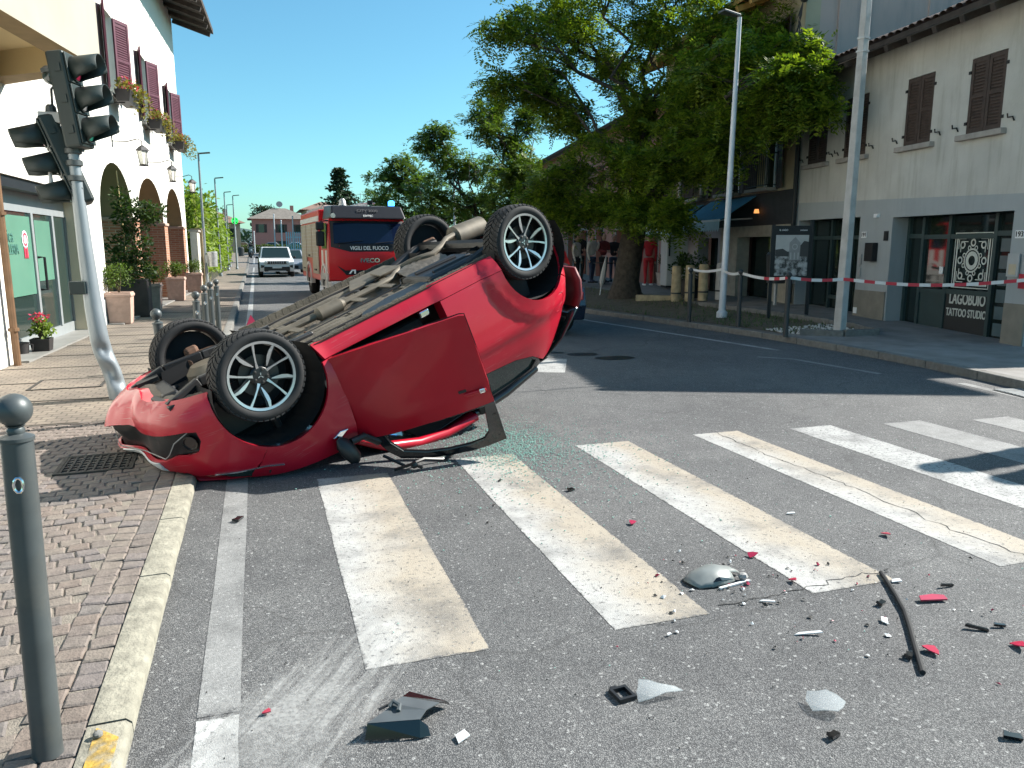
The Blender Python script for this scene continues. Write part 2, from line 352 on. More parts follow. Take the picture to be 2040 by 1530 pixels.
for k_ in range(4): o = stripe(-.30, -.18, 40.2 + k_ * 12, 52 + k_ * 12, 'paint_white', 'edge_line', z=.006 + zroad(40.2 + k_ * 12)); o.rotation_euler[0] = atan2(zroad(52 + k_ * 12) - zroad(40.2 + k_ * 12), 11.8)
sm = MB(); v2, f = cdt([[(-.9, -.35), (.75, -.35), (.8, 0), (.75, .35), (-.9, .35)]], []); sm.add([(p[0], p[1], 0) for p in v2], f)
o = sm.ob('paint_smear', 'paint_smear', road); o.location = (-.02, 2.42, .0045); o.rotation_euler = (0, 0, radians(58))
def line(name, pts, w, mat, z=.002):
    mb = MB()
    for (a, b) in zip(pts, pts[1:]):
        d = Vector((b[0] - a[0], b[1] - a[1])).normalized(); p = Vector((-d.y, d.x)) * w / 2
        mb.add([(a[0] + p.x, a[1] + p.y, z), (a[0] - p.x, a[1] - p.y, z), (b[0] - p.x, b[1] - p.y, z), (b[0] + p.x, b[1] + p.y, z)], [(0, 1, 2, 3)])
    return mb.ob(name, mat, road)
line('edge_line', [(7.72, 10.05), (6.9, 15.4), (6.6, 20), (6.5, 30), (6.7, 60)], .12, 'paint_white')
line('edge_line', [(7.50, 7.75), (7.30, 9.2)], .10, 'paint_fade'); line('edge_line', [(7.3, 9.2), (6.95, 9.55)], .10, 'paint_fade')
line('edge_line', [(7.75, 5.9), (7.9, 6.9)], .12, 'paint_fade')
line('centre_line', [(3.45, 9.2), (3.95, 10.35)], .55, 'paint_white')
line('centre_line', [(3.6, 36), (3.5, 60)], .12, 'paint_fade'); line('centre_line', [(3.5, 16), (3.5, 21)], .12, 'paint_fade')
for k in range(8): stripe(-.2 + k * 1.0, .3 + k * 1.0, 92, 95.5, 'paint_white', z=.03 + zroad(94))
mb = MB(); rn = random.Random(3)
for (px_, py_, sx_, sy_) in [(4.6, 10.6, .25, .18), (4.9, 10.1, .3, .2), (4.3, 10.9, .12, .1)]:     # oil stain, thin film on the road
    pts = [(px_ + sx_ * cos(a / 18 * 2 * pi) * (1 + .35 * nz(a, px_, 1, .9)), py_ + sy_ * sin(a / 18 * 2 * pi) * (1 + .35 * nz(a, py_, 5, .9))) for a in range(18)]
    v2, f = cdt([pts], []); mb.add([(p[0], p[1], .003) for p in v2], f)
M('oil', (.018, .018, .02), .35, var=.3, scale=20); mb.ob('oil_stain', 'oil', road, kind='stuff')

def crack(pts, w, seed):
    rn = random.Random(seed); P = []
    for a, b in zip(pts, pts[1:]):
        for k in range(14): P.append((lerp(a[0], b[0], k / 14) + rn.gauss(0, .012), lerp(a[1], b[1], k / 14) + rn.gauss(0, .012)))
    P.append(pts[-1]); mb = MB(); n_ = len(P); v = []
    for i, p in enumerate(P):
        q = Vector((P[min(i + 1, n_ - 1)][0] - P[max(i - 1, 0)][0], P[min(i + 1, n_ - 1)][1] - P[max(i - 1, 0)][1])).normalized(); h_ = w * rn.uniform(.3, 1); v += [(p[0] - q.y * h_, p[1] + q.x * h_, .0035), (p[0] + q.y * h_, p[1] - q.x * h_, .0035)]
    mb.add(v, [(2 * i, 2 * i + 1, 2 * i + 3, 2 * i + 2) for i in range(n_ - 1)]); mb.ob('road_crack', M('crack', (.03, .03, .03), .9, var=.2), road)
crack([(3.74, 5.7), (3.70, 4.9), (3.74, 4.0), (3.72, 3.2), (3.76, 2.5)], .005, 1); crack([(2.2, 9.0), (3.0, 8.0), (4.2, 7.3), (5.2, 6.9)], .004, 2); crack([(1.9, 2.78), (2.5, 2.84), (2.95, 2.88)], .004, 3)
# ------------------------------------------------------------------ left footway with setts and kerb stones
def zl(y): return .05 + .05 * sst(5.6, 9.2, y) + zroad(y)
side = MB(); ys = [-6, 0, 2, 5.6, 6.5, 7.5, 8.5, 9.2, 12, 20, 30, 45, 70, 90]
v = []; f = []
for y in ys: v += [(-9 if y < 34 else -3.6, y, zl(y) - (.008 if y < 8.4 else 0)), (lk(y) - .13, y, zl(y) - (.008 if y < 8.4 else 0))]
for i in range(len(ys) - 1): f.append((2 * i, 2 * i + 1, 2 * i + 3, 2 * i + 2))
# two sheets: mortar bed under the built setts, paved surface beyond
side.add(v[:12], f[:5]); pav = side.ob('pavement', 'mortar', None); pav['kind'] = 'structure'
sb = MB(); yy = [7.49, 8.5, 9.2, 12, 20, 30, 45, 60, 75, 90, 105, 118]; v = []; f = []
for y in yy: v += [(-9 if y < 34 else -3.6, y, zl(y) - .003), (lk(y) - .13, y, zl(y) - .003)]
for i in range(len(yy) - 1): f.append((2 * i, 2 * i + 1, 2 * i + 3, 2 * i + 2))
sb.add(v, f); sb.ob('paved_surface', 'setts', pav)
jb = MB()
for k, y in enumerate([7.42, 8.55, 9.7, 10.9, 12.1, 13.3, 14.6, 16, 17.6, 19.4, 21.4, 23.6]):
    jb.box(-6, lk(y) - .14, y - .018, y + .018, zl(y) - .01, zl(y) + .003)
jb.ob('joint_strip', M('joint', (.07, .06, .05), .9), pav, kind='stuff')
rn = random.Random(11)
stones = []
def xleft(y): return -.9 - (y - 2.4) * .31
y = 1.9
while y < 7.4:                                     # border columns beside the kerb
    for c_ in range(2):
        stones.append((lk(y) - .185 - .104 * c_, y + rn.uniform(-.006, .006) + .03 * c_, rn.uniform(-.04, .04), rn.uniform(1.0, 1.06), rn.uniform(.97, 1.03)))
    y += .1
y = 1.6; row = 0
while y < 7.75:                                    # field laid in arcs
    x = lk(y) - .385 - (row % 2) * .05
    while x > max(xleft(y) - .35, -3.6):
        ph = (x + .9) / 1.7 * 2 * pi
        yy_ = y + .06 * sin(ph) + rn.uniform(-.006, .006); sl = .06 * cos(ph) * 2 * pi / 1.7
        if yy_ < 7.45 and not (-1.42 < x < -.93 and 5.82 < yy_ < 6.33): stones.append((x, yy_, atan2(sl, 1) + rn.uniform(-.06, .06), rn.uniform(1.0, 1.12), rn.uniform(.9, 1.0)))
        x -= .108 + rn.uniform(-.004, .004)
    y += .098; row += 1
variants = []
def stone_geo(rn, sx=1., sy=1.):
    w = .0475; top = []; mid = []; bot = []
    for (a, b_) in ((-1, -1), (1, -1), (1, 1), (-1, 1)):
        jx = rn.uniform(-.005, .005); jy = rn.uniform(-.005, .005); jz = rn.uniform(-.002, .002)
        bot.append((a * w + jx, b_ * w + jy, -.02)); mid.append((a * w + jx, b_ * w + jy, -.004 + jz)); top.append((a * (w - .007) + jx, b_ * (w - .007) + jy, .0015 + jz))
    vv = bot + mid + top; ff = [(8, 9, 10, 11)]
    for i in range(4):
        j = (i + 1) % 4; ff += [(i, j, 4 + j, 4 + i), (4 + i, 4 + j, 8 + j, 8 + i)]
    return vv, ff
for k in range(12):
    vv, ff = stone_geo(rn); mb = MB().add(vv, ff); me = bpy.data.meshes.new('sett'); me.from_pydata(mb.v, [], mb.f); me.materials.append(MATS['cobble_%d' % (k % 6)])
    variants.append(me)
def seen(s):                                       # only setts the photograph shows count as single pieces
    return s[0] > xleft(s[1]) and s[1] > 2.35
order = sorted([s for s in stones if seen(s)], key=lambda s: hypot(s[0], s[1]))
single = set(id(s) for s in order[:292]); rest = MB()
for s in stones:
    if id(s) in single:
        o = bpy.data.objects.new('sett', rn.choice(variants)); COL.objects.link(o); o.parent = pav
        o.location = (s[0], s[1], zl(s[1]) + rn.uniform(-.003, .002)); o.rotation_euler = (rn.uniform(-.03, .03), rn.uniform(-.03, .03), s[2]); o.scale = (s[3], s[4], 1)
    elif s[0] > xleft(s[1]) - .4:
        vv, ff = stone_geo(rn); m_ = Matrix.Translation((s[0], s[1], zl(s[1]))) @ Matrix.Rotation(s[2], 4, 'Z')
        rest.add([m_ @ Vector((p[0] * s[3], p[1] * s[4], p[2])) for p in vv], ff)
rest.ob('setts_beyond', 'cobble_1', pav, kind='stuff')
# kerb stones
yk = 1.15; k = 0
for L in [1.45, 1.22, .82, 1.02, 1.0, 1.0, 1.0, 1.0] + [1.0] * 26:
    y0, y1 = yk + .006, yk + L - .006; mb = MB(); N = 5
    for i in range(N):
        a, b_ = lerp(y0, y1, i / N), lerp(y0, y1, (i + 1) / N)
        pr = []
        for yy_ in (a, b_):
            t_ = zl(yy_) + .004; e = lk(yy_); j_ = .006 * nz(yy_ * 9, k, 3)
            pr.append([(e - .13, yy_, t_ - .05), (e - .13, yy_, t_), (e - .018 + j_, yy_, t_ + .002), (e + j_, yy_, t_ - .014), (e + .004 + j_, yy_, -.03)])
        mb.add(pr[0] + pr[1], [(q, q + 1, 6 + q, 5 + q) for q in range(4)] + ([(4, 3, 2, 1, 0)] if i == 0 else []) + ([(5, 6, 7, 8, 9)] if i == N - 1 else []))
    o = mb.ob('kerb_stone', 'kerb' if yk < 6 else 'kerb_grey', pav, smooth=True, ang=50)
    if k == 0:                                     # faded yellow paint on the nearest stone
        mp = MB(); N = 7; pts = [(lk(2) - .10 + .03 * nz(i * .8, 1), 1.2 + (2.575 - 1.2) * i / N) for i in range(N + 1)] + [(lk(2) - .022, 2.50 - 1.30 * i / N) for i in range(N + 1)]
        v2, f2 = cdt([pts], []); mp.add([(p[0], p[1], zl(2) + .0085) for p in v2], f2); mp.ob('yellow_mark', 'yellow_paint', pav)
    yk += L; k += 1
for i in range(26):
    y0 = yk + i * 2; MB().box(lk(y0) - .13, lk(y0) + .004, y0, y0 + 1.99, zroad(y0) - .05, zroad(y0 + 2) + .104).ob('kerb_stone', 'kerb_grey', pav)
# iron drain grate and access cover set in the footway
gr = thing('drain_grate', 'square cast iron drain grate in the setts beside the red car nose', 'grate', (-1.18, 6.08, .052), .04)
mb = MB()
for i in range(9): mb.box(-.22 + i * .052, -.205 + i * .052, -.22, .22, -.012, .004)
for i in range(7): mb.box(-.22, .22, -.22 + i * .07, -.205 + i * .07, -.012, .003)
mb.ob('bars', 'iron', gr); f_ = MB()
for a in ((-.25, .25, -.25, -.222), (-.25, .25, .222, .25), (-.25, -.222, -.222, .222), (.222, .25, -.222, .222)): f_.box(a[0], a[1], a[2], a[3], -.012, .006)
f_.ob('frame', 'iron', gr); MB().box(-.25, .25, -.25, .25, -.03, -.013).ob('pit', M('pit', (.01, .01, .01), .9, var=0), gr)
ac = thing('access_cover', 'low paved access cover in the sunlit footway behind the leaning pole', 'manhole', (-2.05, 9.55, .1), .02)
MB().box(-.32, .32, -.3, .3, .0, .004).ob('cover', 'setts', ac); f_ = MB()
for a in ((-.36, .36, -.34, -.31), (-.36, .36, .31, .34), (-.36, -.33, -.31, .31), (.33, .36, -.31, .31)): f_.box(a[0], a[1], a[2], a[3], 0, .006)
f_.ob('frame', 'iron', ac)

# ------------------------------------------------------------------ right footway, verge and kerb
def zr(x, y): return zroad(y) + .10 + min(.21, max(0, (y - 9) * .03)) * max(0, min(1, (x - 8.6) / 2.4))
rp = [(p[0] + .14, p[1]) for p in RK[1:]]
mb = MB(); v = []; f = []
for (x, y) in rp:
    for q in (0, .8, 1.6, 2.6, 40): v.append((x + q, y, zr(x + q, y)))
for i in range(len(rp) - 1):
    for k in range(4): f.append((i * 5 + k, i * 5 + k + 1, i * 5 + k + 6, i * 5 + k + 5))
mb.add(v, f); pr_ = mb.ob('right_pavement', 'slab', None, smooth=True); pr_['kind'] = 'structure'
# kerb stones along the curve
def along(poly, step):
    out = []; acc = 0; pts = [Vector(p) for p in poly]; d0 = 0
    for a, b in zip(pts, pts[1:]):
        L = (b - a).length
        while d0 <= L: out.append(a + (b - a) * (d0 / L)); d0 += step
        d0 -= L
    return out
pts = along(RK[2:12], .9)
for a, b in zip(pts, pts[1:]):
    d = (b - a); L = d.length; ang = atan2(d.y, d.x)
    o = MB().box(.006, L - .006, -.15, .0, -.05, .105).ob('kerb_stone', 'kerb_grey', pr_, bevel=.012); o.location = (a.x, a.y, 0); o.rotation_euler = (0, 0, ang)
VG = [(8.66, 11.3), (8.62, 12.0), (8.21, 14.8), (7.80, 17.2), (7.62, 22), (7.57, 30), (7.75, 52), (9.7, 52), (9.9, 40), (10.4, 24), (10.45, 19.5), (10.0, 16), (10.15, 13), (10.1, 11.0), (9.9, 10.45), (9.3, 10.6)]
sheet('verge_soil', VG, lambda x, y: zr(x, y) + .012, 'earth')
gp = along([(9.95, 16.0), (10.2, 13), (10.16, 11.0), (9.95, 10.38), (9.3, 10.52), (8.75, 11.0)], .7)
for a, b in zip(gp, gp[1:]):
    d = (b - a); o = MB().box(0, d.length - .008, -.05, .05, -.05, .10).ob('border_stone', 'kerb_grey', pr_, bevel=.01); o.location = (a.x, a.y, zr(a.x, a.y)); o.rotation_euler = (0, 0, atan2(d.y, d.x))
# grass blades
M('grass', (.055, .09, .025), .8, var=.35, scale=2.5)
mb = MB(); rn = random.Random(5)
for _ in range(9000):
    y = 10.6 + rn.random() ** 1.6 * 30; x = rn.uniform(7.7, 10.4)
    if not inpoly((x, y), VG) or (y < 12.2 and rn.random() < .55): continue
    h_ = rn.uniform(.03, .09) * (1 + .6 * max(0, nz(x, y, 0, 1.3))); a = rn.uniform(0, 2 * pi); z0 = zr(x, y) + .01; w_ = rn.uniform(.006, .012); lx, ly = cos(a) * h_ * .5, sin(a) * h_ * .5
    mb.add([(x - sin(a) * w_, y + cos(a) * w_, z0), (x + sin(a) * w_, y - cos(a) * w_, z0), (x + lx, y + ly, z0 + h_)], [(0, 1, 2)])
o = mb.ob('grass', 'grass'); tag(o, 'short shaded grass on the verge around the big tree', 'grass', kind='stuff')
mb = MB(); M('pebble', (.55, .53, .5), .8, var=.2, scale=20)
for _ in range(420):
    x = rn.uniform(8.7, 10.1); y = rn.uniform(10.5, 11.9)
    if not inpoly((x, y), VG): continue
    r_ = rn.uniform(.012, .035); mb.ball((x, y, zr(x, y) + .014), r_, 6, .6)
o = mb.ob('pebbles', 'pebble'); tag(o, 'pale pebbles at the tip of the grass verge', 'pebbles', kind='stuff')
gg = thing('gutter_grate', 'slotted steel gutter grate against the right kerb', 'grate', (7.95, 6.0, .004), radians(78))
mb = MB(); mb.box(-.4, .4, -.2, .2, 0, .002)
mb.ob('pit', 'pit', gg); mb = MB()
for i in range(15): mb.box(-.39 + i * .054, -.36 + i * .054, -.18, .18, .002, .012)
mb.ob('bars', M('galv', (.42, .43, .43), .5, metal=.6, var=.2, scale=12), gg)
# ------------------------------------------------------------------ foliage helper
def leaves(mb, rn, c, rad, n, size, shell=.5, flat=.35, squash=1.):
    """many small folded leaves spread through an ellipsoid"""
    for _ in range(n):
        while True:
            p = Vector((rn.uniform(-1, 1), rn.uniform(-1, 1), rn.uniform(-1, 1)))
            if p.length <= 1 and (p.length > shell or rn.random() < .35): break
        q = Vector((c[0] + p.x * rad[0], c[1] + p.y * rad[1], c[2] + p.z * rad[2]))
        leaf(mb, rn, q, size * rn.uniform(.6, 1.3), p)
def leaf(mb, rn, q, s, out):
    d = (Vector((rn.gauss(0, 1), rn.gauss(0, 1), rn.gauss(0, .7))) + out * .8).normalized()
    w = d.cross(Vector((rn.gauss(0, 1), rn.gauss(0, 1), rn.gauss(0, 1) + 1.2)))
    if w.length < 1e-4: w = d.orthogonal()
    w.normalize(); u = w.cross(d)
    mb.add([q, q + d * s * .5 + w * s * .28 + u * s * .06, q + d * s, q + d * s * .5 - w * s * .28 + u * s * .06], [(0, 1, 2, 3)])
def leafmat(name, col, col2, rough=.55, tr=.35):
    m = new_mat(name); n = m.node_tree.nodes; l = m.node_tree.links; b = n['Principled BSDF']
    g = n.new('ShaderNodeNewGeometry'); r = n.new('ShaderNodeValToRGB'); l.new(g.outputs['Random Per Island'], r.inputs[0])
    r.color_ramp.elements[0].color = (*col, 1); r.color_ramp.elements[1].color = (*col2, 1)
    l.new(r.outputs[0], b.inputs['Base Color']); b.inputs['Roughness'].default_value = rough; b.inputs['Specular IOR Level'].default_value = .35
    t = n.new('ShaderNodeBsdfTranslucent'); x = n.new('ShaderNodeMixShader'); x.inputs[0].default_value = tr
    mu = n.new('ShaderNodeMix'); mu.data_type = 'RGBA'; mu.blend_type = 'MULTIPLY'; mu.inputs[0].default_value = 1; l.new(r.outputs[0], mu.inputs[6]); mu.inputs[7].default_value = (1.25, 1.35, .55, 1)
    l.new(mu.outputs[2], t.inputs[0]); l.new(b.outputs[0], x.inputs[1]); l.new(t.outputs[0], x.inputs[2]); l.new(x.outputs[0], n['Material Output'].inputs[0]); return m
leafmat('leaf_shrub', (.055, .10, .018), (.11, .16, .03)); leafmat('leaf_dark', (.02, .045, .012), (.05, .085, .02)); leafmat('leaf_bamboo', (.12, .20, .025), (.23, .30, .05))
leafmat('leaf_dry', (.22, .15, .03), (.14, .16, .04)); leafmat('petal', (.5, .03, .08), (.65, .08, .18)); leafmat('leaf_hedge', (.04, .075, .015), (.08, .12, .03))
M('bark', (.055, .045, .035), .95, var=.4, scale=9, bump=.9, bscale=22); M('stem', (.10, .075, .045), .9, var=.2)
# ------------------------------------------------------------------ materials
M('plaster_white', (.77, .745, .68), .9, var=.035, scale=1.2, bump=.12, bscale=40); M('plaster_cream', (.66, .56, .40), .9, var=.05, scale=1.5, bump=.1, bscale=40)
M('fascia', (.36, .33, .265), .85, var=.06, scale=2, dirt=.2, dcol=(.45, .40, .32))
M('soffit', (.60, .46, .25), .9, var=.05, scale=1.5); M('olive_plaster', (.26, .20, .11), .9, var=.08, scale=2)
M('alu', (.42, .45, .46), .4, metal=.5, var=.05); M('purple_wood', (.085, .016, .034), .6, var=.15, scale=9); M('black_iron', (.018, .018, .02), .5, metal=.4, var=.1)
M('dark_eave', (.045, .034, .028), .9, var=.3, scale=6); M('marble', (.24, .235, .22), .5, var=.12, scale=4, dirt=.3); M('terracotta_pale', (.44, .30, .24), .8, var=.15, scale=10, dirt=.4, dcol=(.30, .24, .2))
M('planter_dark', (.025, .022, .022), .6, var=.2); M('pipe_copper', (.17, .095, .05), .55, metal=.3, var=.2, scale=5)
M('glass_dark', (.02, .035, .03), .06, var=0, spec=.8); M('frost_green', (.10, .235, .17), .25, var=.10, scale=.9, spec=.6); M('film_text', (.06, .16, .13), .5, var=0); M('white_print', (.8, .8, .8), .5, var=0); M('red_print', (.6, .04, .08), .5, var=0)
M('clear_lamp', (.75, .73, .66), .2, var=0, spec=.6)
m = new_mat('brick'); n = m.node_tree.nodes; l = m.node_tree.links
tc = n.new('ShaderNodeTexCoord'); mp = n.new('ShaderNodeMapping'); mp.inputs['Rotation'].default_value = (radians(90), 0, 0); l.new(tc.outputs['Object'], mp.inputs['Vector'])
sx = n.new('ShaderNodeSeparateXYZ'); l.new(tc.outputs['Object'], sx.inputs[0]); ad = n.new('ShaderNodeMath'); l.new(sx.outputs[0], ad.inputs[0]); l.new(sx.outputs[1], ad.inputs[1]); cb = n.new('ShaderNodeCombineXYZ'); l.new(ad.outputs[0], cb.inputs[0]); l.new(sx.outputs[2], cb.inputs[1])
br = n.new('ShaderNodeTexBrick'); l.new(cb.outputs[0], br.inputs['Vector'])
for k_, v_ in (('Scale', 1.), ('Mortar Size', .008), ('Brick Width', .25), ('Row Height', .068)): br.inputs[k_].default_value = v_
br.inputs['Color1'].default_value = (.33, .13, .075, 1); br.inputs['Color2'].default_value = (.42, .20, .12, 1); br.inputs['Mortar'].default_value = (.42, .34, .26, 1)
l.new(br.outputs[0], n['Principled BSDF'].inputs['Base Color']); n['Principled BSDF'].inputs['Roughness'].default_value = .9
bp = n.new('ShaderNodeBump'); bp.invert = True; bp.inputs['Distance'].default_value = .01; l.new(br.outputs['Fac'], bp.inputs['Height']); l.new(bp.outputs[0], n['Principled BSDF'].inputs['Normal'])

# ------------------------------------------------------------------ white arcade building on the left
LA = Vector((-3.1, 11.0)); LANG = atan2(24, 1)
LB = thing('arcade_house', 'white house with three brick footed arches and purple shutters beside the footway', 'house', (LA.x, LA.y, .09), LANG)
LMI = (Matrix.Translation((LA.x, LA.y, .09)) @ Matrix.Rotation(LANG, 4, 'Z')).inverted()
def arch(s0, s1, zs, za, n=14):
    c = (s0 + s1) / 2; a = (s1 - s0) / 2
    return [(s0, .02), (s1, .02), (s1, zs)] + [(c + a * cos(pi * i / n), zs + (za - zs) * sin(pi * i / n)) for i in range(1, n)] + [(s0, zs)]
ARCH = [(6.1, 9.36, 2.2, 3.27), (10.06, 13.95, 2.2, 3.3), (14.55, 18.0, 2.2, 3.33)]
WIN = [(7.75, 8.75), (11.7, 12.8), (16.15, 17.25)]
mb = MB().plate(rect(-7, 19.0, 0, 9.2), [rect(.65, 4.72, .02, 2.45)] + [arch(*a) for a in ARCH] + [rect(a, b, 4.72, 6.45) for a, b in WIN], 0, .9)
mb.ob('wall', 'plaster_white', LB)
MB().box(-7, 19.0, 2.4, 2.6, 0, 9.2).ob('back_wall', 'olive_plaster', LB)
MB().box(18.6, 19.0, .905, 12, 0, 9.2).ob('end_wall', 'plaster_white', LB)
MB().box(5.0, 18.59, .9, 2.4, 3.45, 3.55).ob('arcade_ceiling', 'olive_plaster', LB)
# brick piers with plaster capitals
for (a, b) in ((9.36, 10.06), (13.95, 14.55), (18.0, 18.6)):
    MB().box(a - .012, b + .012, -.012, .91, .0, 2.12).ob('brick_pier', 'brick', LB)
    MB().box(a - .05, b + .05, -.05, .95, 2.12, 2.2).ob('capital', 'terracotta_pale', LB, bevel=.015)
MB().box(5.7, 18.7, -.32, 2.3, -.03, .035).ob('step', 'marble', LB, bevel=.01)
for (a, b, *_r) in ARCH: MB().box(a + .02, b - .02, 1.9, 2.39, .04, 1.0).ob('inner_brick', 'brick', LB)
for a in ARCH:                                          # olive strip added inside each arch, shade put into its colour
    P0 = arch(a[0] + .006, a[1] - .006, a[2], a[3] - .006)[2:]; mb = MB(); n_ = len(P0); mb.add([(p[0], .004, p[1]) for p in P0] + [(p[0], .93, p[1]) for p in P0], [(i, i + 1, n_ + i + 1, n_ + i) for i in range(n_ - 1)]); mb.ob('arch_shade_lining', 'olive_plaster', LB, smooth=True)
# shop in the first arch
MB().box(6.15, 9.3, 1.0, 1.04, .05, 3.3).ob('shop_glass', 'frost_green', LB)
for (a, b) in ((6.12, 6.2), (7.6, 7.7), (9.24, 9.34)): MB().box(a, b, .96, 1.06, .03, 3.3).ob('frame_post', 'alu', LB)
for a in ARCH[1:]: MB().box(a[0] + .4, a[1] - .4, 2.3, 2.395, .1, 2.3).ob('inner_door', 'glass_dark', LB)
# butcher shop front, set back in its opening
sf = LB
MB().box(.66, 4.71, .27, .5, 2.02, 2.44).ob('header', 'alu', sf); MB().box(.66, 4.71, .04, .25, 2.30, 2.448).ob('shutter_box', 'black_iron', sf)
MB().box(.66, 4.71, .27, .5, .02, .2).ob('base_panel', 'alu', sf)
for a in (.66, 2.66, 3.74, 4.6): MB().box(a, a + .10, .25, .35, .2, 2.02).ob('frame_post', 'alu', sf)
MB().box(.761, 2.659, .29, .31, .2, 2.018).ob('shop_pane', 'glass_dark', sf); MB().box(.78, 2.64, .27, .285, .80, 1.96).ob('green_film', 'frost_green', sf)
MB().box(2.761, 3.739, .29, .31, .2, 2.018).ob('door_pane', 'glass_dark', sf); MB().box(2.86, 3.66, .272, .285, .98, 1.92).ob('door_film', 'frost_green', sf)
MB().box(3.841, 4.599, .29, .31, .2, 2.018).ob('side_pane', 'glass_dark', sf)
mb = MB().tube([(2.84, .26, .85), (2.84, .17, .85), (2.84, .17, 1.35), (2.84, .26, 1.35)], .02, 8); mb.ob('door_handle', 'black_iron', sf, smooth=True)
text('shop_lettering', 'antica', .26, 'film_text', sf, (1.55, .265, 1.66), (radians(90), 0, 0), sx=.9); text('shop_lettering', 'MACELLERIA', .19, 'film_text', sf, (1.55, .265, 1.47), (radians(90), 0, 0), sx=.85, bold=True)
def badge(par, x, y, z, r):
    mb = MB(); N = 20
    mb.prism([(x + r * (1 + .07 * (i % 2)) * cos(2 * pi * i / N), z + r * (1 + .07 * (i % 2)) * sin(2 * pi * i / N)) for i in range(N)], y, y - .004, 'y'); mb.ob('badge', 'white_print', par)
    mb = MB().plate([(x + r * .8 * cos(2 * pi * i / 24), z + r * .8 * sin(2 * pi * i / 24)) for i in range(24)], [[(x + r * .55 * cos(2 * pi * i / 24), z + r * .55 * sin(2 * pi * i / 24)) for i in range(24)]], y - .008, y - .005); mb.ob('badge_ring', 'red_print', par)
    for q in (-1, 1): MB().prism([(x + q * r * .1, z - r * .9), (x + q * r * .6, z - r * .9), (x + q * r * .7, z - r * 2.3), (x + q * r * .4, z - r * 2.0), (x + q * r * .15, z - r * 2.3)], y - .001, y - .005, 'y').ob('badge_ribbon', 'red_print', par)
badge(sf, 2.32, .265, 1.62, .125); badge(sf, 8.6, .995, 1.7, .16)
MB().box(4.60, 4.722, .003, .9, .02, 2.447).ob('opening_side', 'plaster_cream', sf)
MB().box(4.75, 6.05, -.02, -.003, .0, .5).ob('plinth', M('plinth_grey', (.42, .44, .43), .9, var=.1), sf)
MB().box(.5, 4.72, -.16, .268, -.03, .032).ob('threshold', 'marble', sf)
# upper windows, each with two louvred shutters standing open
def shutter(parent, hinge, w, z0, z1, ang, mat, sgn):
    mb = MB(); T = .035; st = .06
    for a, b, c_, d_ in ((0, st, z0, z1), (w - st, w, z0, z1), (st, w - st, z0, z0 + .08), (st, w - st, z1 - .07, z1), (st, w - st, (z0 + z1) / 2 - .03, (z0 + z1) / 2 + .03)): mb.box(a, b, -T / 2, T / 2, c_, d_)
    o = mb.ob('shutter', mat, parent); o.location = hinge; o.rotation_euler = (0, 0, ang)
    sl = MB(); z = z0 + .1
    while z < z1 - .1:
        m_ = Matrix.Translation((w / 2, 0, z)) @ Matrix.Rotation(radians(38) * sgn, 4, 'X'); sl.cbox((0, 0, 0), (w - 2 * st, .045, .008), m_); z += .05
    s = sl.ob('louvres', mat, o, kind='stuff'); MB().box(st, w - st, -.004, .004, z0 + .06, z1 - .05).ob('back_panel', mat, o); return o
for (a, b) in WIN:
    shutter(LB, (a, -.02, 0), .52, 4.74, 6.43, radians(180 + 14), 'purple_wood', 1); shutter(LB, (b, -.02, 0), .52, 4.74, 6.43, radians(-24), 'purple_wood', 1)
    MB().box(a + .06, b - .06, .2, .22, 4.78, 6.4).ob('window_pane', 'glass_dark', LB)
    for q in (a, (a + b) / 2 - .03, b - .06): MB().box(q, q + .06, .17, .24, 4.72, 6.45).ob('window_frame', 'white_print', LB)
    MB().box(a - .1, b + .1, -.1, .16, 4.64, 4.715).ob('sill', 'marble', LB)
# eave and roof
mb = MB(); mb.add([(-7, -1.25, 8.92), (19.9, -1.25, 8.92), (19.9, 4, 10.6), (-7, 4, 10.6), (-7, -1.25, 9.08), (19.9, -1.25, 9.08), (19.9, 4, 10.76), (-7, 4, 10.76)], [(0, 1, 2, 3), (4, 5, 6, 7), (0, 1, 5, 4), (1, 2, 6, 5), (2, 3, 7, 6), (3, 0, 4, 7)]); mb.ob('roof', 'dark_eave', LB)
for k in range(24):
    s0 = -3.6 + k * 1.0; m_ = Matrix.Translation((s0, -.6, 9.02)) @ Matrix.Rotation(radians(17.7), 4, 'X'); MB().cbox((0, 0, -.05), (.12, 1.25, .14), m_).ob('rafter', 'dark_eave', LB)
# projecting upper storey over the near shop with a recessed soffit
K = Vector((-1.67, 10.92)); Wp = Vector((-3.04, 12.3)); N1 = Vector((-2.35, 7.0)); N2 = Vector((-4.6, 6.4)); B2 = Vector((-5.5, 12.3))
def loc(p, z): q = LMI @ Vector((p.x, p.y, z)); return (q.x, q.y, q.z)
ring = [N1, K, Wp, B2, N2]; inn = [N1 + Vector((-.32, -.3)), K + Vector((-.30, .02)), Wp + Vector((-.25, -.3)), B2 + Vector((.3, -.3)), N2 + Vector((.3, .3))]
mb = MB(); z0, z1, zs = 3.72, 9.0, 4.02
v = [loc(p, z0) for p in ring] + [loc(p, z1) for p in ring] + [loc(p, z0) for p in inn] + [loc(p, zs) for p in inn]
f = [(i, (i + 1) % 5, 5 + (i + 1) % 5, 5 + i) for i in range(5)] + [(5, 6, 7, 8, 9)]
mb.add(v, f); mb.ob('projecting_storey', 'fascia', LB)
vb = v[:5] + v[10:15]; MB().add(vb, [(i, (i + 1) % 5, 5 + (i + 1) % 5, 5 + i) for i in range(5)]).ob('beam_underside', M('beam_shade', (.20, .135, .06), .9, var=.1), LB)  # underside browner than the fascia, shade below the beam put into its colour
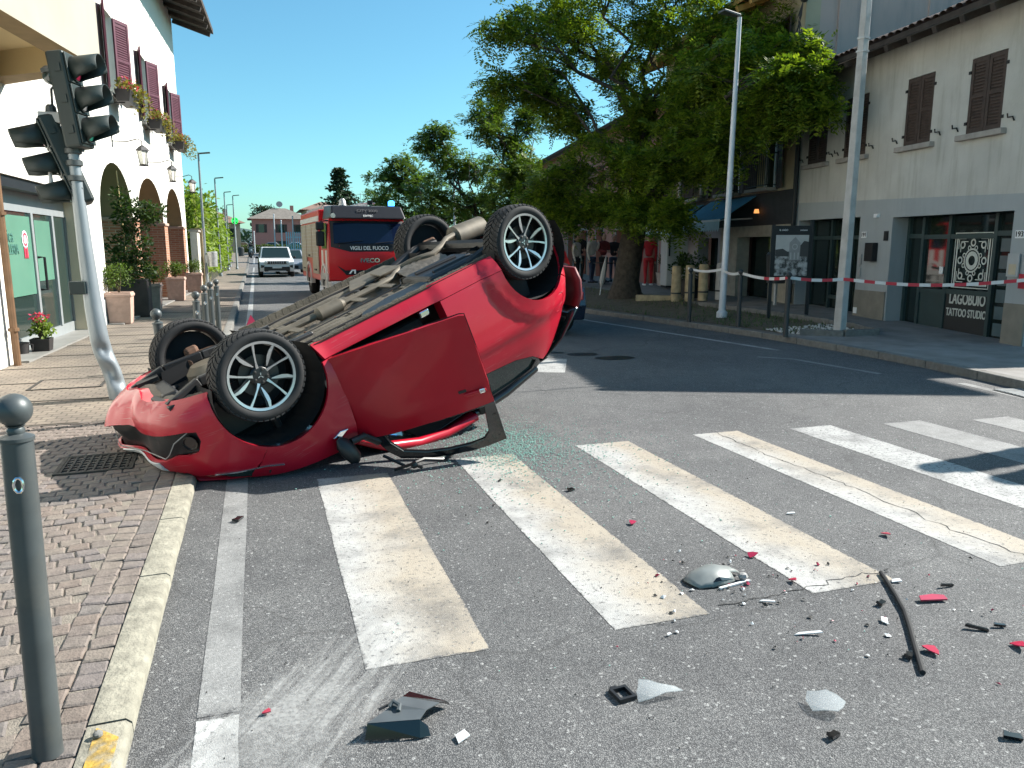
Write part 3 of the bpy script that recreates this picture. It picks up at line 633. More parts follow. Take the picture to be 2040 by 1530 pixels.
vi = v[10:20]; MB().add(vi, [(i, (i + 1) % 5, 5 + (i + 1) % 5, 5 + i) for i in range(5)] + [(5, 6, 7, 8, 9)]).ob('recessed_soffit', 'soffit', LB)
o = MB().tube([(.28, -.09, 0), (.28, -.09, 3.6)], .045, 10).ob('downpipe', 'pipe_copper', LB, smooth=True)
for z in (.45, 1.9, 3.1): MB().lathe([(.065, z), (.065, z + .04)], 12, (.28, -.09, 0)).ob('pipe_clamp', 'pipe_copper', LB)
# wall lanterns
for i, s in enumerate((7.72, 12.0, 16.4)):
    t = thing('wall_lantern', ['black wall lantern above the first arch nearest the camera', 'black wall lantern above the middle arch', 'black wall lantern above the farthest arch'][i], 'lantern', (LMI.inverted() @ Vector((s, 0, 3.72)))[:], LANG, 'wall lanterns on the arcade house')
    MB().tube([(0, -.004, 0), (0, -.3, .0), (0, -.5, .06), (0, -.58, .02), (0, -.58, -.08)], .012, 6).ob('arm', 'black_iron', t, smooth=True); MB().box(-.04, .04, -.012, -.002, -.12, .12).ob('wall_plate', 'black_iron', t)
    mb = MB()
    for a in range(4):
        x1, y1 = .13 * cos(a * pi / 2 + pi / 4), .13 * sin(a * pi / 2 + pi / 4); mb.tube([(x1 * .62, -.58 + y1 * .62, -.48), (x1, -.58 + y1, -.18)], .009, 5)
    mb.lathe([(.085, -.5), (.09, -.47)], 4, (0, -.58, 0), None); mb.lathe([(.15, -.18), (.07, -.10), (.02, -.07)], 4, (0, -.58, 0)); mb.ob('cage', 'black_iron', t)
    MB().lathe([(.07, -.46), (.11, -.19)], 4, (0, -.58, 0)).ob('glass', 'clear_lamp', t)
# flower boxes under the upper windows
rn = random.Random(21)
for i, (a, b) in enumerate(WIN):
    p = LMI.inverted() @ Vector(((a + b) / 2, -.28, 4.55))
    t = thing('window_box', ['window box with red and dry flowers under the nearest purple shutters', 'window box with dry trailing flowers under the middle purple shutters', 'window box with dry trailing flowers under the farthest purple shutters'][i], 'flower box', p[:], LANG, 'flower boxes under the purple shutters')
    MB().prism([(-.12, 0), (.12, 0), (.16, .24), (-.16, .24)], -.5, .5, 'x').ob('box', 'planter_dark', t)
    MB().box(-.3, -.27, 0, .28, -.02, .0).ob('bracket', 'black_iron', t)
    mb = MB(); leaves(mb, rn, (0, -.05, .3), (.62, .26, .2), 420, .085, .2); leaves(mb, rn, (.2, -.25, .05), (.4, .2, .3), 180, .08, .2); mb.ob('foliage', 'leaf_dry', t)
    mb = MB(); leaves(mb, rn, (-.3, -.12, .36), (.2, .2, .15), 60 if i == 0 else 22, .06, .2); mb.ob('flowers', 'petal', t, kind='stuff')

# ------------------------------------------------------------------ potted plants along the facade
def pot(name, label, x, y, h, w, hp, mat, lm, size=.055, n=900, group=None, rz=0.):
    t = thing(name, label, 'potted plant', (x, y, zl(y) + .001), rz, group)
    mb = MB(); a, b = w * .42, w * .5
    mb.add([(-a, -a, 0), (a, -a, 0), (a, a, 0), (-a, a, 0), (-b, -b, h), (b, -b, h), (b, b, h), (-b, b, h), (-b * .88, -b * .88, h), (b * .88, -b * .88, h), (b * .88, b * .88, h), (-b * .88, b * .88, h), (-b * .85, -b * .85, h - .06), (b * .85, -b * .85, h - .06), (b * .85, b * .85, h - .06), (-b * .85, b * .85, h - .06)],
           [(3, 2, 1, 0), (12, 13, 14, 15)] + [(k * 4 + i, k * 4 + (i + 1) % 4, k * 4 + 4 + (i + 1) % 4, k * 4 + 4 + i) for k in range(3) for i in range(4)]); mb.ob('pot', mat, t, bevel=.012)
    MB().box(-b * 1.06, b * 1.06, -b * 1.06, b * 1.06, h - .085, h - .03).ob('pot_rim', mat, t, bevel=.01) if h > .35 else None
    rn = random.Random(int(x * 100 + y * 37)); mb = MB()
    for k in range(5): mb.tube([(0, 0, h - .06), (rn.uniform(-.15, .15) * w * 2, rn.uniform(-.15, .15) * w * 2, h + hp * .7)], [.012, .005], 5)
    mb.ob('stems', 'stem', t); mb = MB()
    for k in range(9): leaves(mb, rn, (rn.uniform(-.3, .3) * w, rn.uniform(-.3, .3) * w, h + hp * rn.uniform(.3, .72)), (w * rn.uniform(.3, .46), w * rn.uniform(.3, .46), hp * rn.uniform(.2, .36)), n // 9, size, .4)
    mb.ob('foliage', lm, t); return t
G_ = 'pale planters along the arcade'
pot('shrub_planter', 'pale square planter with a round shrub at the foot of the pilaster', -2.62, 16.95, .62, .46, .62, 'terracotta_pale', 'leaf_shrub', group=G_)
pot('shrub_planter', 'pale square planter with a round shrub beside the climbing plant', -2.42, 19.9, .66, .5, .55, 'terracotta_pale', 'leaf_shrub', group=G_)
pot('shrub_planter', 'pale square planter with a low shrub in front of the second brick pier', -2.22, 23.9, .66, .5, .45, 'terracotta_pale', 'leaf_shrub', group=G_)
pot('shrub_planter', 'pale square planter with a low shrub at the far end of the arcade', -2.0, 27.7, .66, .5, .45, 'terracotta_pale', 'leaf_shrub', group=G_)
t = thing('climbing_plant', 'tall dark planter with a climber reaching up a cane before the first brick pier', 'potted plant', (-2.62, 18.7, .1))
MB().box(-.34, .34, -.3, .3, 0, .8).ob('planter', 'planter_dark', t, bevel=.02); MB().tube([(-.05, 0, .75), (-.12, .0, 3.1)], .014, 6).ob('cane', M('cane', (.55, .42, .2), .7), t)
rn = random.Random(9); mb = MB(); tr = MB()
for k in range(6): tr.tube([(rn.uniform(-.2, .2), rn.uniform(-.2, .2), .75), (rn.uniform(-.25, .25), rn.uniform(-.2, .2), 1.5), (rn.uniform(-.1, .45), rn.uniform(-.2, .2), 2.2)], [.014, .01, .005], 5)
tr.ob('stems', 'stem', t)
for c_, r_, n_ in (((.05, -.05, 1.0), (.5, .4, .4), 700), ((.1, -.05, 1.5), (.42, .36, .4), 520), ((.15, -.05, 2.15), (.42, .36, .35), 620), ((.5, -.1, 2.25), (.35, .3, .22), 260), ((-.25, 0, 1.25), (.3, .3, .5), 300), ((-.1, 0, 2.5), (.22, .2, .25), 160)): leaves(mb, rn, c_, r_, n_, .10, .3)
mb.ob('foliage', 'leaf_dark', t)
t = pot('flower_pot', 'small black pot with pink flowers at the butcher shop window', -3.02, 12.62, .2, .26, .32, 'planter_dark', 'leaf_bamboo', .06, 420); t['category'] = 'potted plant'
mb = MB(); rn = random.Random(4); leaves(mb, rn, (0, 0, .50), (.11, .11, .06), 90, .05, .2); mb.ob('flowers', 'petal', t, kind='stuff')
t = thing('black_pot', 'low black empty pot beside the pink flowers', 'pot', (-3.22, 12.35, .102)); MB().lathe([(.09, 0), (.11, .16), (.12, .17), (.1, .17), (.085, .05)], 14).ob('body', 'planter_dark', t, smooth=True); MB().tube([(.09, 0, .15), (.15, 0, .14), (.14, 0, .06)], .01, 6).ob('handle', 'planter_dark', t)
# ------------------------------------------------------------------ right row of houses
RA = Vector((10.95, 8.2)); RANG = atan2(.988, .153)
M('r_upper', (.51, .495, .455), .92, var=.10, scale=1.6, bump=.2, bscale=25, dirt=.35, dcol=(.34, .31, .24)); M('r_lower', (.36, .38, .385), .9, var=.05, scale=2, bump=.1, bscale=40); M('r_plinth', (.22, .20, .165), .9, var=.12, scale=5, bump=.2)
M('brown_wood', (.055, .034, .026), .65, var=.25, scale=12); M('stone_sill', (.33, .30, .27), .9, var=.15, scale=8); M('roof_tile', (.065, .04, .032), .9, var=.35, scale=5, bump=.3); M('teal_frame', (.03, .055, .055), .45, var=.1)
M('shop_glass', (.012, .02, .018), .04, var=0, spec=.9); M('window_print', (.62, .62, .56), .6, var=.1, scale=30); M('wall_pink', (.58, .43, .375), .92, var=.10, scale=.5, bump=.1); M('wall_cream', (.52, .44, .30), .9, var=.08, scale=1.5); M('tan_wood', (.40, .24, .07), .8, var=.2, scale=7)
M('stone_clad', (.38, .35, .29), .85, var=.15, scale=6, bump=.15); M('dark_front', (.035, .033, .034), .7, var=.2); M('awning_blue', (.05, .20, .32), .8, var=.12, scale=5); M('awning_pale', (.45, .62, .68), .8, var=.1, scale=6); M('salmon', (.42, .19, .145), .9, var=.1, scale=1.2, bump=.1); M('grey_wall', (.33, .33, .35), .9, var=.08, scale=1.5)
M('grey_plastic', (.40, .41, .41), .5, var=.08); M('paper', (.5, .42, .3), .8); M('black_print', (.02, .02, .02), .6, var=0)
streaks(MATS['r_upper'], (.29, .27, .22), .5); streaks(MATS['wall_pink'], (.28, .24, .23), .5, (2, 2, .25)); streaks(MATS['r_lower'], (.28, .29, .29), .35)
BR = Matrix.Translation((RA.x, RA.y, 0)) @ Matrix.Rotation(RANG, 4, 'Z')
def rloc(s, o, z): return (BR @ Vector((s, o, z)))[:]
RB = thing('tattoo_house', 'low pale house with brown shutters and a tattoo studio on the right', 'house', (RA.x, RA.y, 0), RANG)
WR = [(1.33, 2.07), (2.93, 3.64), (4.80, 5.55), (6.20, 6.95)]; S0, S1 = .42, 7.38
def band(s): return 2.40 + (s - .7) * .031
MB().plate([(S0, band(S0)), (S1, band(S1)), (S1, 5.3), (S0, 5.3)], [rect(a, b, 3.42, 4.61) for a, b in WR], 0, -.35).ob('upper_wall', 'r_upper', RB)
MB().plate([(S0, -.1), (S1, -.1), (S1, band(S1)), (S0, band(S0))], [rect(.86, 3.75, -.05, 2.15), rect(4.78, 7.14, -.05, 2.2)], .004, -.35).ob('lower_wall', 'r_lower', RB)
MB().box(S0, S0 + .3, -9, -.352, -.1, 5.3).ob('end_wall', 'r_upper', RB)
for a, b in ((3.78, 4.755), (S0 + .003, .84), (7.16, 7.37)): MB().box(a, b, .004, .03, -.1, .74).ob('plinth', 'r_plinth', RB)
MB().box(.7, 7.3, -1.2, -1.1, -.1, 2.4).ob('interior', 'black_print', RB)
for i, (a, b) in enumerate(WR):
    mid = (a + b) / 2
    shutter(RB, (a, -.02, 0), mid - a - .006, 3.43, 4.60, 0, 'brown_wood', -1); shutter(RB, (mid + .004, -.02, 0), b - mid - .006, 3.43, 4.60, 0, 'brown_wood', -1)
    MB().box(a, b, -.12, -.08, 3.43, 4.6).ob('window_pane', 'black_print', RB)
    MB().box(a - .13, b + .13, -.1, .10, 3.33, 3.42).ob('sill', 'stone_sill', RB, bevel=.008)
    for q in (a - .22, b + .22): MB().tube([(q - .05, .01, 3.5), (q - .05, .04, 3.56), (q + .05, .04, 3.56), (q + .05, .05, 3.62)], .012, 5).ob('shutter_hook', 'black_iron', RB)
    for q in (a - .02, b + .02):
        for z in (3.6, 4.4): MB().cbox((q, .0, z), (.05, .03, .05)).ob('hinge', 'black_iron', RB)
# roof
sl = radians(21); 
mb = MB(); e0, e1 = .62, -7.; z0 = 5.16; zt = z0 + (e0 - e1) * math.tan(sl)
mb.add([(S0 - .12, e0, z0), (S1 + .1, e0, z0), (S1 + .1, e1, zt), (S0 - .12, e1, zt), (S0 - .12, e0, z0 + .09), (S1 + .1, e0, z0 + .09), (S1 + .1, e1, zt + .09), (S0 - .12, e1, zt + .09)], [(3, 2, 1, 0), (4, 5, 6, 7), (0, 1, 5, 4), (1, 2, 6, 5), (2, 3, 7, 6), (3, 0, 4, 7)]); mb.ob('roof', 'dark_eave', RB)
tm = MB(); n_ = 6; L = 7.6 / cos(sl)
for k in range(n_):
    a0, a1 = pi * k / n_, pi * (k + 1) / n_; tm.add([(.085 * cos(a0), 0, .06 * sin(a0)), (.085 * cos(a1), 0, .06 * sin(a1)), (.07 * cos(a1), -L, .05 * sin(a1)), (.07 * cos(a0), -L, .05 * sin(a0))], [(0, 1, 2, 3)])
tile0 = None; k = 0; s = S0 - .05; rn = random.Random(2)
while s < S1 + .05:
    if tile0 is None: tile0 = tm.ob('roof_tile', 'roof_tile', RB); o = tile0
    else: o = bpy.data.objects.new('roof_tile', tile0.data); COL.objects.link(o); o.parent = RB
    o.location = (s, e0 + .03 + rn.uniform(-.03, .02), z0 + .09 + rn.uniform(0, .012)); o.rotation_euler = (-sl, 0, 0); s += .185
s = S0
while s < S1:
    m_ = Matrix.Translation((s, .3, 5.2)) @ Matrix.Rotation(-sl, 4, 'X'); MB().cbox((0, 0, 0), (.1, .62, .11), m_).ob('rafter', 'dark_eave', RB); s += .62
# shop fronts
def shopfront(par, a, b, z0, z1, posts, bars, d=-.38):
    MB().box(a, b, d - .02, d, z0, z1).ob('shop_pane', 'shop_glass', par)
    for q in posts: MB().box(q - .035, q + .035, d, d + .06, z0, z1).ob('frame_post', 'teal_frame', par)
    for (p, q, z) in bars: MB().box(p + .036, q - .036, d + .001, d + .055, z - .04, z + .04).ob('frame_bar', 'teal_frame', par)
    MB().box(a - .02, b + .02, d - .1, 0.0, z1, z1 + .03).ob('lintel', 'teal_frame', par)
shopfront(RB, .86, 3.75, .0, 2.15, (.9, 1.56, 2.62, 3.30, 3.71), ((1.56, 2.62, 1.78), (2.62, 3.3, 1.78), (1.56, 2.62, .82), (.9, 1.56, 1.82), (3.3, 3.71, 1.8), (2.62, 3.3, .8)))
MB().box(1.60, 2.58, -.37, -.345, .06, .78).ob('low_panel', 'black_print', RB); MB().box(2.66, 3.26, -.37, -.345, .1, .76).ob('low_panel', 'teal_frame', RB)
for k in range(6):
    for q in (1.0, 1.27): MB().box(q, q + .19, -.375, -.36, .15 + k * .275, .36 + k * .275).ob('door_pane', M('pale_glass', (.10, .14, .15), .15, var=.1, spec=.6), RB)
MB().box(2.75, 2.84, -.375, -.362, 1.12, 1.25).ob('sticker', 'white_print', RB)
# printed emblem and lettering on the studio window
def ring(mb, cx, cz, r0, r1, y, n=22): mb.plate([(cx + r1 * cos(2 * pi * i / n), cz + r1 * 1.12 * sin(2 * pi * i / n)) for i in range(n)], [[(cx + r0 * cos(2 * pi * i / n), cz + r0 * 1.12 * sin(2 * pi * i / n)) for i in range(n)]], y, y - .003)
def frame_(mb, cx, cz, hw, hz, t, y): mb.plate(rect(cx - hw, cx + hw, cz - hz, cz + hz), [rect(cx - hw + t, cx + hw - t, cz - hz + t, cz + hz - t)], y, y - .003)
em = MB(); cx, cz, yy = 2.08, 1.37, -.366
frame_(em, cx, cz, .43, .475, .016, yy); frame_(em, cx, cz, .385, .43, .03, yy)
ring(em, cx, cz, .16, .185, yy); ring(em, cx, cz, .075, .14, yy)
for q in range(8):
    a = q * pi / 4; rr = .275 if q % 2 == 0 else .34
    ring(em, cx + rr * cos(a), cz + rr * 1.1 * sin(a), .035, .06, yy, 14)
    if q % 2:
        for t_ in (.0, .05):
            c_, s_ = cos(a), sin(a); sgx = 1 if c_ > 0 else -1; sgz = 1 if s_ > 0 else -1
            x1, z1_ = cx + sgx * (.33 - t_), cz + sgz * (.37 - t_); em.box(min(x1, x1 - sgx * .16), max(x1, x1 - sgx * .16), yy - .003, yy, z1_ - .008, z1_ + .008); em.box(x1 - .008, x1 + .008, yy - .003, yy, min(z1_ - sgz * .012, z1_ - sgz * .18), max(z1_ - sgz * .012, z1_ - sgz * .18))
    else: ring(em, cx + .20 * cos(a + .39), cz + .23 * sin(a + .39), .022, .038, yy, 12); ring(em, cx + .20 * cos(a - .39), cz + .23 * sin(a - .39), .022, .038, yy, 12)
em.ob('window_emblem', 'window_print', RB, kind='stuff')
text('window_lettering', 'LAGOBUIO', .27, 'window_print', RB, (2.06, -.335, .70), (radians(90), 0, pi), sx=.62, bold=True); text('window_lettering', 'TATTOO STUDIO', .19, 'window_print', RB, (2.06, -.335, .46), (radians(90), 0, pi), sx=.62, bold=True)
shopfront(RB, 4.78, 7.14, .1, 2.2, (4.82, 5.55, 6.3, 7.1), ((4.82, 5.55, 1.8), (5.55, 6.3, 1.8), (6.3, 7.1, 1.8), (5.55, 6.3, .5)))
for s_, z_, tx in ((4.60, 1.84, '191'), (.70, 1.79, '193')):
    MB().box(s_ - .08, s_ + .08, .005, .02, z_ - .06, z_ + .06).ob('number_plate', 'white_print', RB); text('house_number', tx, .11, 'black_print', RB, (s_, .0215, z_), (radians(90), 0, pi), bold=True)
MB().box(4.13, 4.38, .005, .13, 1.32, 1.68).ob('letter_box', 'black_iron', RB, bevel=.01); MB().box(4.62, 4.72, .005, .03, 1.25, 1.45).ob('intercom', 'alu', RB); MB().box(4.62, 4.70, .005, .03, 1.0, 1.2).ob('intercom', 'alu', RB); MB().box(4.62, 4.73, .033, .045, .26, .38).ob('meter_hatch', 'white_print', RB); MB().box(3.84, 3.95, .005, .03, 1.72, 1.9).ob('wall_tile', 'black_iron', RB)
MB().box(.62, .84, .031, .05, 1.15, 1.5).ob('notice_box', 'grey_plastic', RB); MB().box(.66, .8, .051, .055, 1.18, 1.34).ob('paper_note', 'paper', RB); MB().cbox((4.2, .04, 2.2), (.1, .07, .07)).ob('wall_light', 'white_print', RB)
MB().tube([(7.25, .3, 5.05), (7.25, .12, 4.8), (7.25, .09, 4.6), (7.25, .09, 0.3)], .055, 10).ob('downpipe', 'black_iron', RB, smooth=True)
# ---- taller house with awnings behind
TH = thing('awning_house', 'tall pale house with blue awnings and small balconies beyond the low house', 'house', (RA.x, RA.y, 0), RANG)
S2, S3 = 7.44, 16.3; ZT = 7.6
FW_ = [(8.3, 9.35), (10.3, 11.3), (12.5, 13.5), (14.4, 15.3)]
MB().plate([(S2, 2.95), (S3, 2.95), (S3, ZT), (S2, ZT)], [rect(a, b, 3.0, 4.85) for a, b in FW_] + [rect(a, b, 5.6, 6.9) for a, b in FW_], 0, -.35).ob('front_wall', 'wall_cream', TH)
MB().plate([(S2, -.1), (11.4, -.1), (11.4, 2.14), (S2, 2.14)], [rect(8.45, 10.3, 0, 1.86)], .006, -.35).ob('stone_front', 'stone_clad', TH); MB().plate([(11.4, -.1), (S3, -.1), (S3, 2.14), (11.4, 2.14)], [rect(11.55, 13.0, 0, 1.86), rect(14.2, 15.0, 0.2, 1.86)], .002, -.35).ob('shop_front', 'grey_wall', TH)
MB().box(S2, S3, -.3, .02, 2.141, 2.949).ob('dark_band', 'dark_front', TH)  # plain dark band between the shop openings and the upper wall
MB().plate([(-9, -.1), (-.36, -.1), (-.36, 10.5), (-9, 10.5)], [], S2, S2 + .1, 'y', Matrix(((0, 1, 0, 0), (1, 0, 0, 0), (0, 0, 1, 0), (0, 0, 0, 1)))).ob('party_wall', 'wall_pink', TH)
MB().box(S2 - .004, S2 - .001, -.36, -.001, -.1, ZT).ob('corner_strip', 'wall_cream', TH)
for q, c_ in ((-1.6, .09), (-3.5, .05), (-5.1, .12)): MB().box(S2 - .05, S2 - .001, q, q + c_ * 9, 5.2, 10.5).ob('chimney_breast', 'wall_pink', TH)
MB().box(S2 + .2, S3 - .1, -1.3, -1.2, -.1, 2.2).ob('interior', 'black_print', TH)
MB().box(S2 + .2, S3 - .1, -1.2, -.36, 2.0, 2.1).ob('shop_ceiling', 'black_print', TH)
MB().box(8.4, 10.35, -.5, -.45, 0.1, 1.86).ob('shop_pane', 'shop_glass', TH); MB().box(11.5, 13.05, -.5, -.45, .1, 1.86).ob('shop_pane', 'shop_glass', TH); MB().box(14.2, 15.0, -.4, -.36, .2, 1.86).ob('door', 'brown_wood', TH)
for (a, b) in FW_:
    MB().box(a, b, -.3, -.25, 3.0, 4.85).ob('window_pane', 'glass_dark', TH); MB().box(a, b, -.3, -.25, 5.6, 6.9).ob('window_pane', 'glass_dark', TH)
    for q in (a, (a + b) / 2 - .03, b - .06): MB().box(q, q + .06, -.25, -.19, 3.0, 4.85).ob('window_frame', 'white_print', TH)
    shutter(TH, (a, .02, 0), .5, 3.0, 4.85, radians(165), 'brown_wood', -1); shutter(TH, (b, .02, 0), .5, 3.0, 4.85, radians(15), 'brown_wood', -1)
    shutter(TH, (a, .02, 0), .5, 5.6, 6.9, radians(165), 'brown_wood', -1); shutter(TH, (b, .02, 0), .5, 5.6, 6.9, radians(15), 'brown_wood', -1)
    MB().box(a - .06, b + .06, .002, .32, 2.96, 3.04).ob('balcony_slab', 'stone_sill', TH)
    bl = MB(); bl.tube([(a, .02, 3.86), (a, .28, 3.86), (b, .28, 3.86), (b, .02, 3.86)], .016, 5); bl.tube([(a, .02, 3.1), (a, .28, 3.1), (b, .28, 3.1), (b, .02, 3.1)], .012, 5)
    k = 0; s = a
    while s <= b + .01: bl.tube([(s, .28, 3.1), (s, .28, 3.86)], .008, 4); s += .105
    bl.ob('railing', 'black_iron', TH)
def awning(s0, s1, zf, zw, out):
    mb = MB().add([(s0, .03, zw), (s1, .03, zw), (s1, out, zf), (s0, out, zf), (s0, .03, zw - .02), (s1, .03, zw - .02), (s1, out, zf - .02), (s0, out, zf - .02)], [(0, 1, 2, 3), (7, 6, 5, 4), (0, 4, 5, 1), (1, 5, 6, 2), (3, 2, 6, 7), (0, 3, 7, 4)]); aw = mb.ob('awning', 'awning_blue', TH)
    n = int((s1 - s0) / .14); pts = [(s0, zf - .025), (s1, zf - .025)]
    for k in range(n, -1, -1): pts += [(s0 + (s1 - s0) * k / n, zf - .22), (s0 + (s1 - s0) * (k - .5) / n, zf - .29)] if k else [(s0, zf - .22)]
    MB().plate(pts, [], out + .012, out + .004).ob('valance', 'awning_pale', aw); MB().box(s0, s1, out - .02, out + .02, zf - .03, zf + .025).ob('front_bar', 'white_print', aw)
    for q in (s0 + .1, s1 - .1): MB().tube([(q, .05, zf + .05), (q, out, zf)], .02, 5).ob('arm', 'alu', aw)
awning(9.3, 12.1, 2.28, 2.9, 1.0); awning(12.6, 15.3, 2.22, 2.85, 1.0)
MB().lathe([(.05, 0), (.07, -.1)], 10, (9.05, .12, 2.55)).ob('wall_lamp', M('amber', (.9, .35, .1), .4, emit=.6, var=0), TH)
# eave with rafters
MB().add([(S2 - .3, 1.0, 7.35), (S3, 1.0, 7.35), (S3, -4, 9.3), (S2 - .3, -4, 9.3), (S2 - .3, 1.0, 7.5), (S3, 1.0, 7.5), (S3, -4, 9.45), (S2 - .3, -4, 9.45)], [(3, 2, 1, 0), (4, 5, 6, 7), (0, 1, 5, 4), (1, 2, 6, 5), (2, 3, 7, 6), (3, 0, 4, 7)]).ob('roof', 'tan_wood', TH)
s = S2
while s < S3: MB().cbox((0, 0, 0), (.12, 1.1, .14), Matrix.Translation((s, .5, 7.42)) @ Matrix.Rotation(radians(-21), 4, 'X')).ob('rafter', 'tan_wood', TH); s += .7
sg = thing('hanging_sign', 'pale blue shop sign board half hidden by the tree', 'sign', rloc(11.9, .5, 4.55), RANG); MB().box(-1.0, 1.0, 0, .06, -.28, .28).ob('board', M('sign_blue', (.30, .40, .55), .6, var=.1), sg)
text('sign_lettering', 'BAR', .3, M('navy', (.01, .02, .12), .5), sg, (.2, .066, .06), (radians(90), 0, pi), bold=True); MB().tube([(0, -.5, .3), (0, .03, .3)], .02, 6).ob('arm', 'black_iron', sg)
# ---- salmon house
SH = thing('salmon_house', 'salmon pink house with tall doorways behind the big tree trunk', 'house', (RA.x, RA.y, 0), RANG)
D_ = [(17.2, 18.3, 2.3), (19.6, 20.4, 1.9), (21.4, 22.4, 2.3), (24.4, 25.6, 2.4), (27.2, 28.4, 2.4), (30, 31.2, 2.4), (33, 34.2, 2.4)]
MB().plate([(16.4, -.1), (48, -.1), (48, 6.6), (16.4, 6.6)], [rect(a, b, 0, z) for a, b, z in D_] + [rect(a + .1, b - .1, 3.6, 5.2) for a, b, z in D_], -.25, -.6).ob('front_wall', 'salmon', SH)
for a, b, z in D_:
    MB().box(a, b, -.55, -.5, .05, z).ob('door', 'brown_wood', SH); MB().box(a + .1, b - .1, -.55, -.5, 3.6, 5.2).ob('window_pane', 'glass_dark', SH)
    MB().plate([(a - .1, 0), (b + .1, 0), (b + .1, z + .1), (a - .1, z + .1)], [rect(a + .001, b - .001, -.001, z)], -.23, -.26).ob('door_surround', 'stone_sill', SH)
MB().add([(16.3, .4, 6.5), (48, .4, 6.5), (48, -4, 8), (16.3, -4, 8)], [(0, 1, 2, 3)]).ob('roof', 'roof_tile', SH, solid=.12)
# overhead cables
M('cable', (.02, .02, .02), .6, var=0)
o = MB().tube([rloc(S2 - .1, .2, 7.1), rloc(5, .4, 6.55), rloc(2.5, .45, 6.35), rloc(.7, .42, 6.4), rloc(.66, .3, 5.3)], .018, 5).ob('overhead_cable', 'cable', None, smooth=True); tag(o, 'black overhead cable above the low tiled roof', 'cable')
o = MB(); rn = random.Random(8)
for k in range(5): o.tube([rloc(S2 - .12, .15, 7.0), rloc(S2 - .12 + rn.uniform(-.1, .1), .2, 6.7), rloc(S2 - .12 + rn.uniform(-.15, .15), .2, 6.4 - rn.random() * .3)], .012, 4)
o.ball(rloc(S2 - .12, .12, 7.08), .1, 8); o = o.ob('cable_bundle', 'cable'); tag(o, 'tangle of black cable ends on the corner of the tall pale house', 'cable')
# ------------------------------------------------------------------ overturned red car
# built upright in its own frame (x forward, y left, z up, origin under the front axle) and laid on its roof by one rotation
CR = Matrix(((-0.8699382941521273, -0.3519268320251145, 0.34547774062658965), (-0.3370871054004849, 0.9356747832658358, 0.10433112351140798), (-0.3599717318629463, -0.02569445195362756, -0.9326093219555514)))
CT = Vector((-0.35835256869976423, 6.173288310002291, 0.8690265717787002))
CM = Matrix.Translation(CT) @ CR.to_4x4(); CMI = CM.inverted()
CAR = thing('overturned_car', 'overturned red hatchback lying on its roof with its nose on the kerb', 'car'); CAR.matrix_world = CM
M('car_red', (.45, .005, .022), .3, var=.04, scale=3, coat=.3, spec=.35, obj=True, dirt=.10, dcol=(.34, .05, .05)); M('car_red_door', (.36, .004, .015), .34, var=.06, scale=3, coat=.2, spec=.3, obj=True); M('car_red_inner_shade', (.13, .006, .012), .6, var=.1, scale=6)  # inner tailgate red: matt paint, with shade put into the darker maroon
M('car_black', (.012, .012, .013), .45, var=.2, scale=8); M('car_gloss_black', (.008, .008, .009), .12, var=0, coat=.5); M('liner', (.009, .009, .010), .9, var=.2, scale=12)
M('underfloor', (.105, .09, .068), .9, var=.28, scale=5, bump=.35, bscale=60, obj=True, dirt=.55, dcol=(.045, .04, .033)); M('exhaust', (.125, .108, .083), .65, metal=.3, var=.25, scale=9, obj=True, dirt=.4, dcol=(.16, .12, .08)); M('heat_shield', (.19, .165, .135), .5, metal=.6, var=.2, scale=10, bump=.8, bscale=14, obj=True)
M('tyre', (.014, .014, .015), .8, var=.2, scale=14, dirt=.2, dcol=(.05, .042, .033)); M('alloy', (.55, .55, .56), .28, metal=.85, var=.05); M('alloy_black', (.012, .012, .013), .35, var=.1); M('disc', (.06, .055, .05), .5, metal=.6, var=.3); M('rust', (.16, .09, .06), .8, metal=.3, var=.4, scale=15)
M('rubber_black', (.013, .013, .013), .8, var=.2); M('auto_glass', (.02, .035, .033), .05, var=0, spec=.8); M('lens_red', (.35, .01, .02), .15, var=0, coat=.5); M('lens_clear', (.62, .66, .66), .1, var=0, spec=.7, coat=.5); M('plate_white', (.7, .7, .7), .5, var=.05); M('interior', (.02, .02, .022), .85, var=.3, scale=10); M('chrome', (.75, .76, .78), .12, metal=1., var=0); M('primer', (.30, .29, .28), .8, var=.2)
